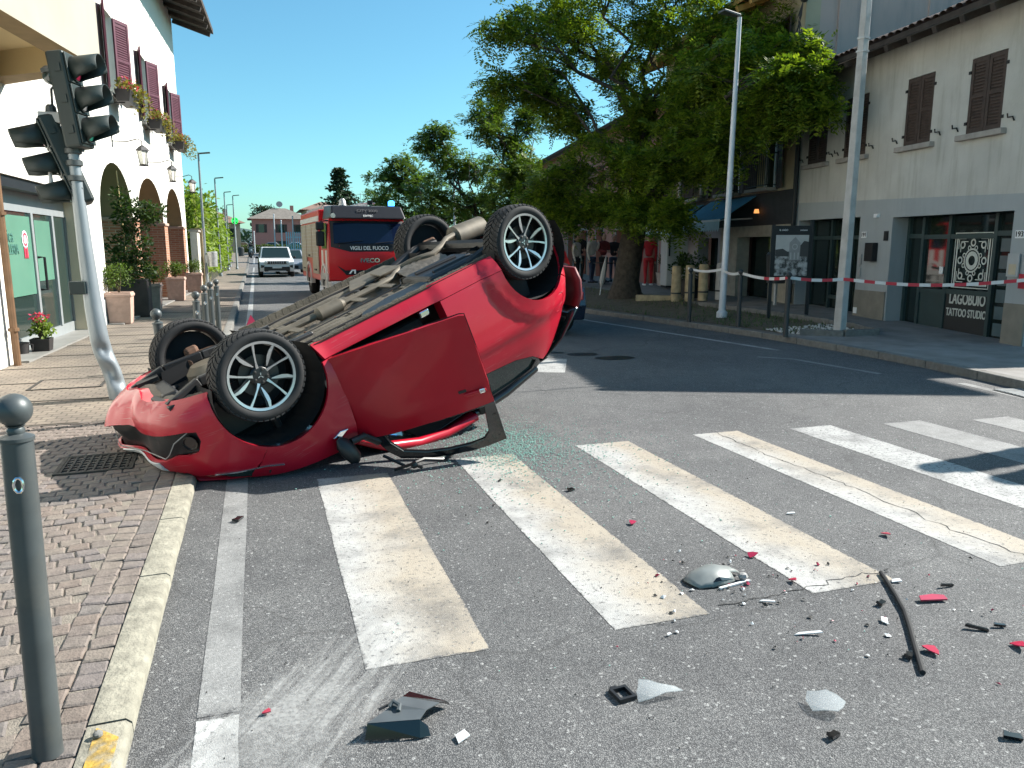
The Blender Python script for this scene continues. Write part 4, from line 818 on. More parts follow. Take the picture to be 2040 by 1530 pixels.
def scuff(m):
    """dull scrapes and dust rubbed into the paint"""
    n = m.node_tree.nodes; l = m.node_tree.links; b = n['Principled BSDF']; src = b.inputs['Base Color'].links[0].from_socket
    tc = n.new('ShaderNodeTexCoord'); mp = n.new('ShaderNodeMapping'); mp.inputs['Scale'].default_value = (2.2, 3, 55); mp.inputs['Rotation'].default_value = (0, .22, 0); l.new(tc.outputs['Object'], mp.inputs['Vector'])
    t1 = n.new('ShaderNodeTexNoise'); t1.inputs['Scale'].default_value = 1.6; t1.inputs['Detail'].default_value = 5; l.new(mp.outputs[0], t1.inputs['Vector']); t2 = n.new('ShaderNodeTexNoise'); t2.inputs['Scale'].default_value = 2.3; t2.inputs['Detail'].default_value = 4; l.new(tc.outputs['Object'], t2.inputs['Vector'])
    r1 = n.new('ShaderNodeValToRGB'); r1.color_ramp.elements[0].position = .60; r1.color_ramp.elements[1].position = .68; l.new(t1.outputs[0], r1.inputs[0]); r2 = n.new('ShaderNodeValToRGB'); r2.color_ramp.elements[0].position = .50; r2.color_ramp.elements[1].position = .66; r2.color_ramp.elements[1].color = (.55, .55, .55, 1); l.new(t2.outputs[0], r2.inputs[0])
    mu = n.new('ShaderNodeMath'); mu.operation = 'MULTIPLY'; l.new(r1.outputs[0], mu.inputs[0]); l.new(r2.outputs[0], mu.inputs[1])
    mx = n.new('ShaderNodeMix'); mx.data_type = 'RGBA'; l.new(mu.outputs[0], mx.inputs[0]); l.new(src, mx.inputs[6]); mx.inputs[7].default_value = (.42, .20, .19, 1); l.new(mx.outputs[2], b.inputs['Base Color'])
    ro = n.new('ShaderNodeMath'); ro.operation = 'MULTIPLY_ADD'; l.new(t2.outputs[0], ro.inputs[0]); ro.inputs[1].default_value = .35; ro.inputs[2].default_value = b.inputs['Roughness'].default_value - .12; l.new(ro.outputs[0], b.inputs['Roughness'])
scuff(MATS['car_red'])
X0, NF = -.1, 3.0; X0R, NR = -2.2, 2.7
WZ = [(.08, .72), (.14, .765), (.20, .792), (.30, .815), (.45, .832), (.58, .842), (.70, .848), (.80, .842), (.88, .825), (.96, .795), (1.05, .752), (1.2, .672), (1.35, .585), (1.42, .53), (1.5, .45)]
NX = [(.08, .50), (.13, .62), (.2, .71), (.3, .76), (.45, .785), (.55, .77), (.65, .72), (.72, .65), (.8, .52), (.9, .32), (1.0, .1), (1.5, .05)]
TX = [(.08, 2.95), (.15, 3.04), (.3, 3.12), (.5, 3.17), (.7, 3.16), (.9, 3.09), (1.1, 2.97), (1.25, 2.86), (1.42, 2.62), (1.5, 2.5)]
AF = (-.03, .275, .405); AR = (-2.555, .28, .40)
def halfw(x, z):
    b = sinterp(z, WZ)
    if x > X0: a = sinterp(z, NX) - X0; b *= max(0., 1 - min(1, (x - X0) / a) ** NF) ** (1 / NF)
    elif x < X0R: a = sinterp(z, TX) + X0R; b *= max(0., 1 - min(1, (X0R - x) / a) ** NR) ** (1 / NR)
    for ax, az, ar in (AF, AR):
        r = hypot(x - ax, z - az); b += .016 * math.exp(-((r - ar) / .05) ** 2)
        if ax < -1: b += .026 * sst(.585, .525, r)
    if x < -1.5: b += .013 * sst(.885, .845, z + .05 * (x + 2.2)) - .010 * math.exp(-((z - .93) / .05) ** 2)
    if -2.5 < x < -.3 and z < 1: b += .006 * sst(.75, .79, z) * sst(.87, .83, z)
    b -= .012 * math.exp(-((z - .30) / .03) ** 2) * (1 if -1.5 < x < -.5 else 0)
    return b
def crush(p):
    """local crumple of the nose where it hit the pole and the ground"""
    p = Vector(p)
    t = sst(.05, .75, p.x)
    if t > 0:
        e = sst(-.25, .6, p.y)
        k = nz(p.x * 3.1 + 7, p.y * 3.4, p.z * 4.0); k2 = nz(p.x * 7 + 3, p.y * 8, p.z * 8 + 5)
        p.x += t * (.010 * k) - t * .05 * e
        p.z += t * (.0 - .035 * math.exp(-((p.y - .25) / .22) ** 2) * sst(.4, .2, p.z)) + t * .010 * k
        p.y += t * .012 * k2
        fa = lattice(p.y * 4.2 + 3.3, p.z * 5.1 + .4); ff_ = t * sst(.52, .30, p.z) * sst(-.75, -.2, p.y); p.x += .075 * fa * ff_; p.z += .025 * lattice(p.y * 4.1 + 9.7, p.x * 4.0) * ff_
        p.x += .20 * sst(.05, .62, p.y) * t * sst(.75, .45, p.z)
    return p
_cr = random.Random(44); _lat = {}
def lattice(a, b):
    """piecewise flat dents: random heights on a coarse lattice, joined by straight facets"""
    i, j = math.floor(a), math.floor(b); u, w = a - i, b - j
    def h(i, j): return _lat.setdefault((i, j), _cr.uniform(-1, 1))
    if u + w < 1: return h(i, j) + (h(i + 1, j) - h(i, j)) * u + (h(i, j + 1) - h(i, j)) * w
    return h(i + 1, j + 1) + (h(i, j + 1) - h(i + 1, j + 1)) * (1 - u) + (h(i + 1, j) - h(i + 1, j + 1)) * (1 - w)
def ground(p, lim=.012):
    """nothing of the wreck passes through the road: flattened where it rests"""
    w = CM @ Vector(p); g_ = lim + (zl(w.y) if w.x < lk(w.y) else 0.) + .012 * abs(nz(w.x * 5, w.y * 5, 2))
    if w.z < g_: w.z = g_ + (g_ - w.z) * .04
    return CMI @ w
def panel(name, outline, holes, fn, mat, parent, step=.05, flange=.028, inward=None, smooth=True, ang=40):
    xs = [p[0] for p in outline]; ys = [p[1] for p in outline]; pts = []
    def dens(lp):
        o = []
        for i in range(len(lp)):
            a, b = Vector(lp[i]), Vector(lp[(i + 1) % len(lp)]); n = max(1, int((b - a).length / step))
            o += [tuple(a + (b - a) * k / n) for k in range(n)]
        return o
    L = [dens(outline)] + [dens(h) for h in holes]
    allb = [q for lp in L for q in lp]
    y = min(ys) + step * .5; r = 0
    while y < max(ys):
        x = min(xs) + step * (.5 if r % 2 else .25)
        while x < max(xs):
            if inpoly((x, y), L[0]) and not any(inpoly((x, y), h) for h in L[1:]) and min((q[0] - x) ** 2 + (q[1] - y) ** 2 for q in allb) > (step * .45) ** 2: pts.append((x, y))
            x += step
        y += step * .87; r += 1
    v2, f = cdt(L, pts)
    P3 = [fn(p[0], p[1]) for p in v2]; mb = MB()
    mb.add(P3, f)
    if flange:
        e = .004; N = []
        cnt = set()
        for t in f:
            for i in range(3): cnt.add((t[i], t[(i + 1) % 3]))
        bd = [(a, b) for a, b in cnt if (b, a) not in cnt]
        idx = {}
        for a, b in bd:
            for q in (a, b):
                if q not in idx:
                    u, w = v2[q]; px_, py_ = fn(u + e, w) - fn(u - e, w), fn(u, w + e) - fn(u, w - e); n_ = px_.cross(py_)
                    if n_.length < 1e-9: n_ = Vector((0, 1, 0))
                    n_.normalize()
                    if n_.dot(inward(P3[q])) < 0: n_ = -n_
                    idx[q] = len(mb.v); mb.v.append(tuple(P3[q] + n_ * flange))
        for a, b in bd: mb.f.append((b, a, idx[a], idx[b]))
    return mb.ob(name, mat, parent, smooth=smooth, ang=ang)
INW = lambda p: Vector((-.2 if p.x > .3 else (.2 if p.x < -2.7 else 0), -p.y, .6 - p.z))
def arcpts(A, a0, a1, n=16, dr=0.): return [(A[0] + (A[2] + dr) * cos(radians(lerp(a0, a1, i / n))), A[1] + (A[2] + dr) * sin(radians(lerp(a0, a1, i / n)))) for i in range(n + 1)]
for sg in (-1, 1):
    S = lambda x, z, sg=sg: ground(crush((x, sg * halfw(x, z), z)))
    fen = [(-.525, .275)] + arcpts(AF, 180, 60, 18) + [(.24, .70), (.335, .80), (.18, .86), (.03, .895), (-.12, .925), (-.30, .95), (-.46, .97), (-.478, .80), (-.50, .5)]
    panel('front_wing', fen, [], S, 'car_red', CAR, inward=INW)
    sill = [(-.42, .135), (-.465, .265), (-.525, .268), (-1.0, .272), (-1.50, .276), (-2.158, .276), (-2.13, .14), (-1.2, .13)]
    if sg > 0: sill = [(x, max(z, .172)) for x, z in sill]
    panel('sill', sill, [], S, 'car_red', CAR, inward=INW)
    win = [(-1.735, 1.055), (-2.10, 1.10), (-2.32, 1.17), (-2.40, 1.235), (-2.34, 1.30), (-2.08, 1.34), (-1.80, 1.355)]
    q = [(-1.525, .281), (-1.53, .42), (-1.575, .75), (-1.625, 1.0), (-1.735, 1.05), (-2.10, 1.095), (-2.32, 1.165), (-2.415, 1.235), (-2.50, 1.29), (-2.62, 1.26), (-2.78, 1.1), (-2.90, .93), (-2.97, .80), (-2.94, .66)]
    # arch runs from the back (x more negative) over the top to the front foot
    q += [(AR[0] + AR[2] * cos(radians(a)), AR[1] + AR[2] * sin(radians(a))) for a in range(130, -1, -10)]
    # fuel flap is a piece of its own on the right side
    holes = []
    if sg < 0: holes.append([(-2.70 + .095 * cos(a * pi / 9), .80 + .088 * sin(a * pi / 9)) for a in range(18)])
    panel('quarter_panel', q, holes, S, 'car_red', CAR, inward=INW)
    if sg < 0: panel('fuel_flap', [(-2.70 + .091 * cos(a * pi / 12), .80 + .084 * sin(a * pi / 12)) for a in range(24)], [], lambda x, z: ground(Vector((x, -halfw(x, z) + .003, z))), 'car_red', CAR, .03, .02, INW)
    G = lambda x, z, sg=sg: ground(Vector((x, sg * (halfw(x, z) - .022), z)))
    panel('quarter_glass', [(p[0], p[1]) for p in win], [], G, 'auto_glass', CAR, .08, 0)
    panel('quarter_frame', [(-1.655, 1.03), (-1.735, 1.053), (-2.10, 1.098), (-2.32, 1.168), (-2.41, 1.237), (-2.46, 1.30), (-2.32, 1.385), (-1.9, 1.41), (-1.70, 1.385)], [[(-2.06 + (p[0] + 2.06) * .93, 1.225 + (p[1] - 1.225) * .93) for p in win]], S, 'car_gloss_black', CAR, .05, .02, INW)
    fr = lambda p, k: (-2.06 + (p[0] + 2.06) * k, 1.22 + (p[1] - 1.22) * k)
    panel('quarter_seal', [fr(p, 1.0) for p in win], [[fr(p, .90) for p in win]], lambda x, z, sg=sg: ground(Vector((x, sg * (halfw(x, z) - .008), z))), 'car_black', CAR, .05, .012, INW)
    # rear bumper end behind the arch
    rb = [(AR[0] + AR[2] * cos(radians(a)), AR[1] + AR[2] * sin(radians(a))) for a in range(132, 199, 8)] + [(-2.93, .13), (-3.0, .14), (-3.04, .4), (-3.03, .60), (-2.975, .70), (-2.945, .655)]
    panel('rear_bumper_end', rb, [], S, 'car_red', CAR, inward=INW)
    # tail lamp
    panel('tail_lamp', [(-2.985, .72), (-2.905, .92), (-2.87, 1.0), (-2.95, .99), (-3.035, .80), (-3.035, .66)], [], lambda x, z, sg=sg: ground(Vector((x, sg * (halfw(x, z) - .004), z))), 'lens_red', CAR, .03, .02, INW)
    if sg < 0: panel('reversing_lens', [(-2.985, .66), (-3.03, .62), (-3.045, .74), (-3.0, .78)], [], lambda x, z, sg=sg: ground(Vector((x, sg * (halfw(x, z) + .006), z))), 'lens_clear', CAR, .02, .02, INW)
    # wheel housings
    for A in (AF, AR):
        n = 18; r = A[2] - .004; ag = [radians(lerp(-25, 205, i / n)) for i in range(n + 1)]; mb = MB()
        mb.add([ground((A[0] + r * cos(a), sg * y, A[1] + r * sin(a))) for y in (.80, .40) for a in ag], [(i, i + 1, n + 2 + i, n + 1 + i) for i in range(n)] + [tuple(range(n + 1, 2 * n + 2))])
        mb.ob('wheel_housing', 'liner', CAR)
    # roof rail with the windscreen pillar
    rail = [(-.50, .70, .98), (-.72, .665, 1.18), (-1.0, .62, 1.33), (-1.3, .585, 1.40), (-1.62, .575, 1.425), (-2.0, .575, 1.42), (-2.4, .57, 1.37)]
    mb = MB(); mb.tube([ground((x, sg * y, z)) for x, y, z in rail[:5]], [.04, .042, .044, .042, .04], 8); mb.ob('roof_rail', 'car_red', CAR, smooth=True, ang=60); mb = MB(); mb.tube([ground((x, sg * (y - .01), z - .03)) for x, y, z in rail[4:]], .04, 8); mb.ob('roof_rail', 'car_gloss_black', CAR, smooth=True, ang=60)
    mb = MB(); mb.tube([ground(p) for p in ((-1.62, sg * .74, .98), (-1.66, sg * .66, 1.2), (-1.70, sg * .585, 1.41))], .045, 6); mb.ob('door_pillar', 'car_black', CAR, smooth=True)
# ---- front bumper wrapping the nose
def nose(ph, z, off=0.):
    a = sinterp(z, NX) - X0 + off; b = sinterp(z, WZ) + off; s = abs(sin(ph)) ** (2 / NF); c_ = abs(cos(ph)) ** (2 / NF)
    x, y = X0 + a * c_, -b * s * (1 if ph > 0 else -1)
    r = hypot(x - AF[0], z - AF[1]); y += -.016 * math.exp(-((r - AF[2]) / .05) ** 2) * (1 if ph > 0 else -1)
    return Vector((x, y, z))
def phx(x, z):
    a = sinterp(z, NX) - X0; return math.acos(max(0, min(1, ((x - X0) / a))) ** (NF / 2))
def bumper_edge(sg):
    e = []
    for a in range(60, -21, -8):
        x, z = AF[0] + AF[2] * cos(radians(a)), AF[1] + AF[2] * sin(radians(a)); e.append((sg * phx(x, z), z))
    return e
up = [(-1.25, .74), (-1.0, .70), (-.75, .665), (0, .655), (.75, .665), (1.0, .70), (1.25, .745)]
rt = [(phx(.335, .795), .795), (phx(.24, .70), .70)] + bumper_edge(1); lt = [(phx(.335, .795) * -1, .795), (phx(.24, .70) * -1, .70)] + bumper_edge(-1)
out = up + rt + [(1.15, .125), (.9, .12), (0, .115), (-.9, .12), (-1.15, .125)] + lt[::-1]
gr_ = [(-.93, .335), (-.8, .315), (0, .30), (.8, .315), (.93, .335), (.945, .40), (.88, .465), (.75, .475), (.6, .47), (.4, .50), (-.4, .50), (-.6, .47), (-.75, .475), (-.88, .465), (-.945, .40)]
NS = lambda p, z: ground(crush(nose(p, z)))
panel('front_bumper', out, [gr_], NS, 'car_red', CAR, .028, .03, INW, ang=13)
panel('lower_grille', [(a * .995, z) for a, z in gr_], [], lambda p, z: ground(crush(nose(p, z, -.035 - .006 * (int(z * 70) % 2)))), 'car_black', CAR, .03, 0)
for sg in (-1, 1):
    c_ = nose(sg * .81, .40, -.022); m_ = Matrix.Translation(crush(c_)) @ (nose(sg * .81, .40, .1) - c_).to_track_quat('Z', 'Y').to_matrix().to_4x4()
    mb = MB().lathe([(.052, -.01), (.052, .012), (.044, .014), (.04, .004)], 18, (0, 0, 0), m_); mb.ob('fog_lamp', 'car_gloss_black', CAR, smooth=True)
mb = MB(); pts = [ground(crush(nose(p, z, -.012))) for p, z in ((-.82, .325), (-.62, .38), (-.5, .455), (-.4, .485), (0, .49), (.4, .485), (.5, .455), (.62, .38), (.82, .325))]; mb.tube(pts, .004, 6); mb.ob('grille_trim', 'primer', CAR, smooth=True)
panel('number_plate', [(-.30, .505), (.30, .505), (.30, .61), (-.30, .61)], [], lambda p, z: ground(crush(nose(p, z, .012))), 'plate_white', CAR, .05, .01, INW)
for sg in (-1, 1):
    hl = [(sg * p, z) for p, z in ((.80, .672), (1.0, .707), (1.25, .75), (1.36, .80), (1.3, .86), (1.05, .82), (.85, .74))]
    panel('headlamp', hl, [], lambda p, z: ground(crush(nose(p, z, -.004))), 'auto_glass', CAR, .04, .03, INW)
    mb = MB(); mb.tube([ground(crush(nose(sg * p, z, .004))) for p, z in ((.80, .672), (1.0, .707), (1.25, .75), (1.36, .80))], .008, 5); mb.ob('lamp_trim', 'chrome', CAR, smooth=True)
# lower lip and under tray edge of the bumper
mb = MB(); P0 = [NS(p, .125) for p in [x * .1 for x in range(-12, 13)]]; P1 = [p + Vector((-.09, 0, .015 + .012 * nz(p.y * 9, 2))) for p in P0]; n = len(P0); mb.add(P0 + P1, [(i, i + 1, n + i + 1, n + i) for i in range(n - 1)]); mb.ob('bumper_lip', 'car_red', CAR, smooth=True)
mb = MB(); P2 = [p + Vector((-.05 - .03 * abs(nz(p.y * 6, 5)), 0, -.006 + .02 * nz(p.y * 12, 9))) for p in P1]; mb.add(P1 + P2, [(i, i + 1, n + i + 1, n + i) for i in range(n - 1)]); mb.ob('under_tray', 'underfloor', CAR, smooth=True)
# bonnet, windscreen, roof and tailgate
def loft(name, rows, mat, ny=12, smooth=True, solid=0.):
    mb = MB(); v = []; f = []
    for (x, w, z, cr) in rows:
        for i in range(ny + 1):
            t = -1 + 2 * i / ny; v.append(ground(crush((x, w * t, z + cr * (1 - t * t)))))
    for r in range(len(rows) - 1):
        for i in range(ny): a = r * (ny + 1) + i; f.append((a, a + 1, a + ny + 2, a + ny + 1))
    mb.add(v, f); return mb.ob(name, mat, CAR, smooth=smooth, solid=solid)
loft('bonnet', [(.68, .45, .665, .0), (.62, .56, .70, .03), (.45, .66, .78, .05), (.2, .71, .86, .06), (-.1, .735, .915, .065), (-.4, .74, .955, .06), (-.55, .74, .975, .05)], 'car_red', solid=.006)
loft('windscreen', [(-.52, .70, .97, .05), (-.75, .66, 1.17, .05), (-1.0, .61, 1.32, .045), (-1.12, .59, 1.365, .04)], 'auto_glass')
loft('roof', [(-1.1, .585, 1.37, .045), (-1.4, .575, 1.41, .05), (-1.8, .54, 1.37, .03), (-2.2, .53, 1.335, .03), (-2.5, .52, 1.29, .02), (-2.68, .51, 1.25, .02)], 'car_red', solid=.006)
# tailgate, unlatched and hanging a little open from the roof edge
TG = Matrix.Translation((-2.62, 0, 1.36)) @ Matrix.Rotation(radians(6), 4, 'Y') @ Matrix.Translation((2.62, 0, -1.36))
def tgp(x, w, z, t): p = Vector((x + .10 * (t * t), w * t, z)); return ground(TG @ p)
rows = [(-2.66, .53, 1.33), (-2.86, .60, 1.2), (-2.98, .655, 1.04), (-3.06, .67, .95), (-3.14, .67, .85), (-3.17, .66, .72), (-3.165, .62, .60)]
mb = MB(); v = [tgp(x, w, z, -1 + i / 6) for x, w, z in rows for i in range(13)]; f = [(r * 13 + i, r * 13 + i + 1, r * 13 + i + 14, r * 13 + i + 13) for r in range(3, 6) for i in range(12)]; mb.add(v, f); tg = mb.ob('tailgate', 'car_red_inner_shade', CAR, smooth=True, solid=.03)
mb = MB(); mb.add(v, [(r * 13 + i, r * 13 + i + 1, r * 13 + i + 14, r * 13 + i + 13) for r in range(0, 3) for i in range(12)]); mb.ob('rear_glass', 'auto_glass', tg, smooth=True, solid=.01)
mb = MB()
for z0, z1 in ((.14, .3), (.3, .45), (.45, .58)):
    n = 12
    def rp_(t, z): p = Vector((-(sinterp(z, TX) - .14 * abs(t) ** 2.5), .70 * t, z)); return ground(p)
    mb.add([rp_(-1 + 2 * i / n, z0) for i in range(n + 1)] + [rp_(-1 + 2 * i / n, z1) for i in range(n + 1)], [(i, i + 1, n + 2 + i, n + 1 + i) for i in range(n)])
mb.ob('rear_bumper', 'car_red', CAR, smooth=True)
# ---- cabin interior
MB().box(-2.9, -.45, -.66, .66, .27, .30).ob('cabin_floor', 'interior', CAR); MB().box(-.5, -.44, -.68, .68, .3, .95).ob('bulkhead', 'interior', CAR); MB().box(-.78, -.5, -.66, .66, .70, .95).ob('dashboard', 'interior', CAR, bevel=.04); MB().box(-2.9, -2.85, -.6, .6, .3, .95).ob('rear_bulkhead', 'interior', CAR)
mb = MB(); v = [ground((x, y, z)) for x, y, z in ((-1.1, -.55, 1.37), (-1.1, .55, 1.37), (-2.6, -.53, 1.33), (-2.6, .53, 1.33))]; mb.add(v, [(0, 1, 3, 2)]); mb.ob('headliner', 'interior', CAR, solid=.01)
for y in (-.36, .36):
    s_ = bpy.data.objects.new('front_seat', None); COL.objects.link(s_); s_.parent = CAR
    MB().box(-1.45, -.98, y - .24, y + .24, .38, .54).ob('cushion', 'interior', s_, bevel=.05); MB().cbox((0, 0, 0), (.16, .46, .62), Matrix.Translation((-1.55, y, .80)) @ Matrix.Rotation(radians(-14), 4, 'Y')).ob('backrest', 'interior', s_, bevel=.05); MB().cbox((-1.66, y, 1.18), (.1, .26, .17)).ob('head_rest', 'interior', s_, bevel=.03)
MB().box(-2.6, -2.05, -.6, .6, .38, .95).ob('rear_seat', 'interior', CAR, bevel=.05)
MB().box(-1.5, -.5, .70, .73, .3, .95).ob('inner_door_trim', 'interior', CAR)
# opening edge, latch and dark inner sill on the right side
mb = MB(); mb.add([(-.53, -.79, .276), (-1.52, -.80, .28), (-1.52, -.72, .30), (-.53, -.71, .30)], [(0, 1, 2, 3)]); mb.add([(-1.52, -.80, .28), (-1.535, -.81, .42), (-1.62, -.77, .98), (-1.62, -.70, .98), (-1.53, -.72, .42), (-1.52, -.72, .3)], [(0, 1, 4, 5), (1, 2, 3, 4)]); mb.ob('door_shut', 'car_red', CAR)
MB().cbox((-1.36, -.80, .31), (.09, .04, .05)).ob('door_check', 'chrome', CAR, bevel=.01)
# ---- open door, hinged at the front edge
TH_ = radians(38)
DR = Matrix(((-cos(TH_), sin(TH_), 0, -.49), (-sin(TH_), -cos(TH_), 0, -.82), (0, 0, 1, 0), (0, 0, 0, 1)))   # local: x along the door, y outward
def dsurf(off=0.): return lambda d, z: DR @ Vector((d, .020 * (1 - ((d - .5) / .55) ** 2) + .020 * (1 - ((z - .6) / .42) ** 2) - .012 + off + .010 * sst(.82, .86, z) * sst(.93, .89, z) * sst(.2, .6, d) + .007 * lattice(d * 3.1 + 21, z * 3.3 + 5) + .004 * lattice(d * 8 + 41, z * 7 + 5), z))
dout = [(-.005, .277), (.3, .268), (.7, .262), (.99, .258), (1.027, .27), (1.033, .5), (1.033, .8), (1.027, .97), (.9, .975), (.6, .983), (.3, .98), (.12, .968), (-.05, .945), (-.04, .75), (-.02, .5)]
DIN = lambda p: DR.to_3x3() @ Vector((0, -1, 0))
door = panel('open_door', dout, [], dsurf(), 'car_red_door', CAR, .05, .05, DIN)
mb = MB(); v2, f = cdt([dout], []); mb.add([DR @ Vector((p[0], -.055, p[1])) for p in v2], f); mb.ob('door_inner_panel', 'interior', door)
frm = [(.07, .965), (.10, 1.04), (.14, 1.12), (.213, 1.20), (.4, 1.262), (.583, 1.294), (.75, 1.312), (.9, 1.308), (1.024, 1.295), (1.027, .97)]
fin = [(.165, .985), (.18, 1.05), (.25, 1.145), (.42, 1.208), (.583, 1.238), (.75, 1.25), (.86, 1.242), (.912, 1.195), (.94, .99), (.6, .995)]
mb = MB().plate(frm, [fin], -.008, -.05, 'y', DR); mb.ob('window_surround', 'car_gloss_black', door, bevel=.006)
mb = MB(); mb.cbox((.92, .03, .845), (.17, .022, .03), DR); mb.ob('door_handle', 'car_red_door', door, bevel=.01); mb = MB(); mb.cbox((.975, .034, .842), (.045, .03, .036), DR); mb.ob('handle_cap', 'chrome', door, bevel=.008); mb = MB(); mb.cbox((.83, .014, .815), (.06, .01, .02), DR); mb.ob('handle_recess', 'car_black', door)
# door mirror hanging loose
mm = MB(); mm.lathe([(.02, -.10), (.07, -.07), (.085, 0), (.075, .06), (.03, .1)], 12, (0, 0, 0), CMI @ Matrix.Translation((.56, 5.52, .14)) @ Matrix.Rotation(radians(-38), 4, 'Y') @ Matrix.Rotation(radians(35), 4, 'Z') @ Matrix.Diagonal((.8, .55, 1.15, 1))); mm.ob('door_mirror', 'car_black', CAR, smooth=True)
mm = MB(); mm.tube([CMI @ Vector((.58, 5.54, .20)), CMI @ Vector((.68, 5.60, .22)), DR @ Vector((.10, -.02, 1.02))], .028, 8); mm.ob('mirror_arm', 'car_black', CAR, smooth=True)
mm = MB(); mm.prism([(-.265, .812), (-.335, .785), (-.405, .80), (-.33, .835)], -.868, -.84, 'y'); mm.ob('side_repeater', 'chrome', CAR, bevel=.006)
# wiring and broken trim hanging from the window
mm = MB(); q_ = [CMI @ Vector(p) for p in ((.80, 5.45, .10), (.95, 5.36, .03), (1.1, 5.45, .05), (1.25, 5.5, .02), (1.4, 5.62, .04))]; mm.tube(q_, .012, 5); mm.ob('loose_seal', 'car_black', CAR, smooth=True)
mm = MB(); q_ = [CMI @ Vector(p) for p in ((.86, 5.33, .02), (.98, 5.30, .06), (1.06, 5.33, .02))]; mm.tube(q_, .012, 5); mm.ball(CMI @ Vector((1.0, 5.31, .05)), .028, 8); mm.ob('loose_clip', 'car_black', CAR)
# ---- underside
mb = MB(); nx, ny = 56, 40
def floorz(x, y):
    z = .185 + .09 * (1 - sst(.08, .17, abs(y - .02))) * 1.0
    z -= .028 * (1 if .40 < abs(y) < .49 else 0)
    z += .012 * sin(x * 16) * sst(.2, .24, abs(y)) * sst(.40, .36, abs(y)) + .012 * (1 if int((x + 5) * 2.2) % 3 == 0 and .52 < abs(y) < .68 else 0)
    return z + .006 * nz(x * 6, y * 6)
v = []; f = []
for i in range(nx + 1):
    x = lerp(-.42, -2.12, i / nx)
    for j in range(ny + 1): y = lerp(-.745, .745, j / ny); v.append((x, y, floorz(x, y)))
for i in range(nx):
    for j in range(ny): a = i * (ny + 1) + j; f.append((a, a + 1, a + ny + 2, a + ny + 1))
mb.add(v, f); mb.ob('floor_pan', 'underfloor', CAR, smooth=True, ang=30)
for sg in (-1, 1):
    mb = MB(); x = -.46
    while x > -2.1: mb.box(x - .066, x, sg * .752 - .004, sg * .752 + .004, .122 + .005 * (int(-x * 14) % 2), .19); x -= .07
    mb.box(-2.1, -.46, sg * .762 - .006, sg * .762 + .006, .128, .20); mb.ob('seam_flange', 'underfloor', CAR)
    mb = MB(); mb.add([ground(p) for p in [(-.44, sg * .745, .186), (-2.1, sg * .745, .186), (-2.1, sg * .79, .14), (-.44, sg * .79, .14)]], [(0, 1, 2, 3)]); mb.ob('sill_underside', 'underfloor', CAR)
mb = MB().tube([(-.42, .03, .15), (-.6, .03, .15), (-.86, .02, .15)], .030, 10); mb.tube([(-.86, .02, .15), (-.88, .02, .15), (-.89, .02, .15), (-1.10, .025, .15), (-1.11, .025, .15), (-1.14, .025, .15)], [.036, .045, .060, .060, .045, .032], 16); mb.tube([(-1.14, .025, .15), (-1.5, .04, .15), (-1.66, .05, .145), (-1.74, .10, .13), (-1.84, .16, .12), (-1.92, .12, .10), (-2.0, .04, .09), (-2.12, .02, .10), (-2.28, .10, .09), (-2.40, .16, .06), (-2.55, .2, .06)], .027, 10); mb.ob('exhaust_pipe', 'exhaust', CAR, smooth=True)
mb = MB().tube([(-2.52, .24, .09), (-2.54, .24, .09), (-2.92, .30, .12), (-2.94, .30, .12)], [.07, .10, .10, .07], 16); mb.ob('rear_silencer', 'exhaust', CAR, smooth=True)
mb = MB(); nx, ny = 12, 10; v = [(lerp(-1.72, -2.2, i / nx), lerp(-.12, .22, j / ny), .17 - .07 * sin(pi * j / ny) * (.7 + .3 * sin(pi * i / nx)) + .012 * nz(i * .9, j * .8)) for i in range(nx + 1) for j in range(ny + 1)]; mb.add(v, [(i * (ny + 1) + j, i * (ny + 1) + j + 1, (i + 1) * (ny + 1) + j + 1, (i + 1) * (ny + 1) + j) for i in range(nx) for j in range(ny)]); mb.ob('heat_shield', 'heat_shield', CAR, smooth=True)
MB().box(-2.22, -1.62, -.62, -.14, .13, .26).ob('fuel_tank', 'car_black', CAR, bevel=.045); mb = MB().tube([(-1.7, -.3, .125), (-2.1, -.35, .125)], .02, 6); mb.tube([(-1.75, -.5, .13), (-2.15, -.5, .13)], .018, 6); mb.ob('tank_ribs', 'car_black', CAR)
MB().prism([(-.88, -.72), (-1.6, -.72), (-1.6, -.50), (-1.3, -.46), (-1.0, -.55)], .150, .165, 'z').ob('under_shield', 'car_black', CAR, bevel=.004); MB().prism([(-1.35, .30), (-1.95, .30), (-1.95, .66), (-1.55, .66)], .135, .16, 'z').ob('under_shield', 'exhaust', CAR, bevel=.01); MB().prism([(-1.62, .18), (-1.80, .18), (-1.86, .40), (-1.66, .42)], .105, .12, 'z').ob('bracket_plate', 'exhaust', CAR, bevel=.004)
mb = MB()
for x0, y0 in ((-.9, .34), (-1.35, -.32), (-1.45, .55), (-.75, -.42), (-1.15, .24)): mb.lathe([(.03, 0), (.03, .006)], 10, (x0, y0, .165 - .0))
mb.ob('floor_plugs', 'liner', CAR, kind='stuff')
mb = MB().tube([(-.5, .27, .165), (-1.2, .26, .16), (-1.6, .28, .15), (-1.8, .36, .14)], .008, 5); mb.tube([(-.5, .30, .165), (-1.2, .29, .16), (-1.7, .33, .15)], .008, 5); mb.tube([(-.6, -.28, .17), (-1.55, -.26, .16), (-1.6, -.2, .13), (-1.64, -.24, .12)], .007, 5); mb.ob('brake_lines', 'car_black', CAR, kind='stuff')
mb = MB()
for k in range(34):
    x0, y0 = -.5 - .047 * k, (.36, -.38, .62, -.2, .2, -.64)[k % 6] + .02 * nz(k, 1); mb.lathe([(.011, -.012), (.011, .004)], 6, (x0, y0, floorz(x0, y0) - .002))
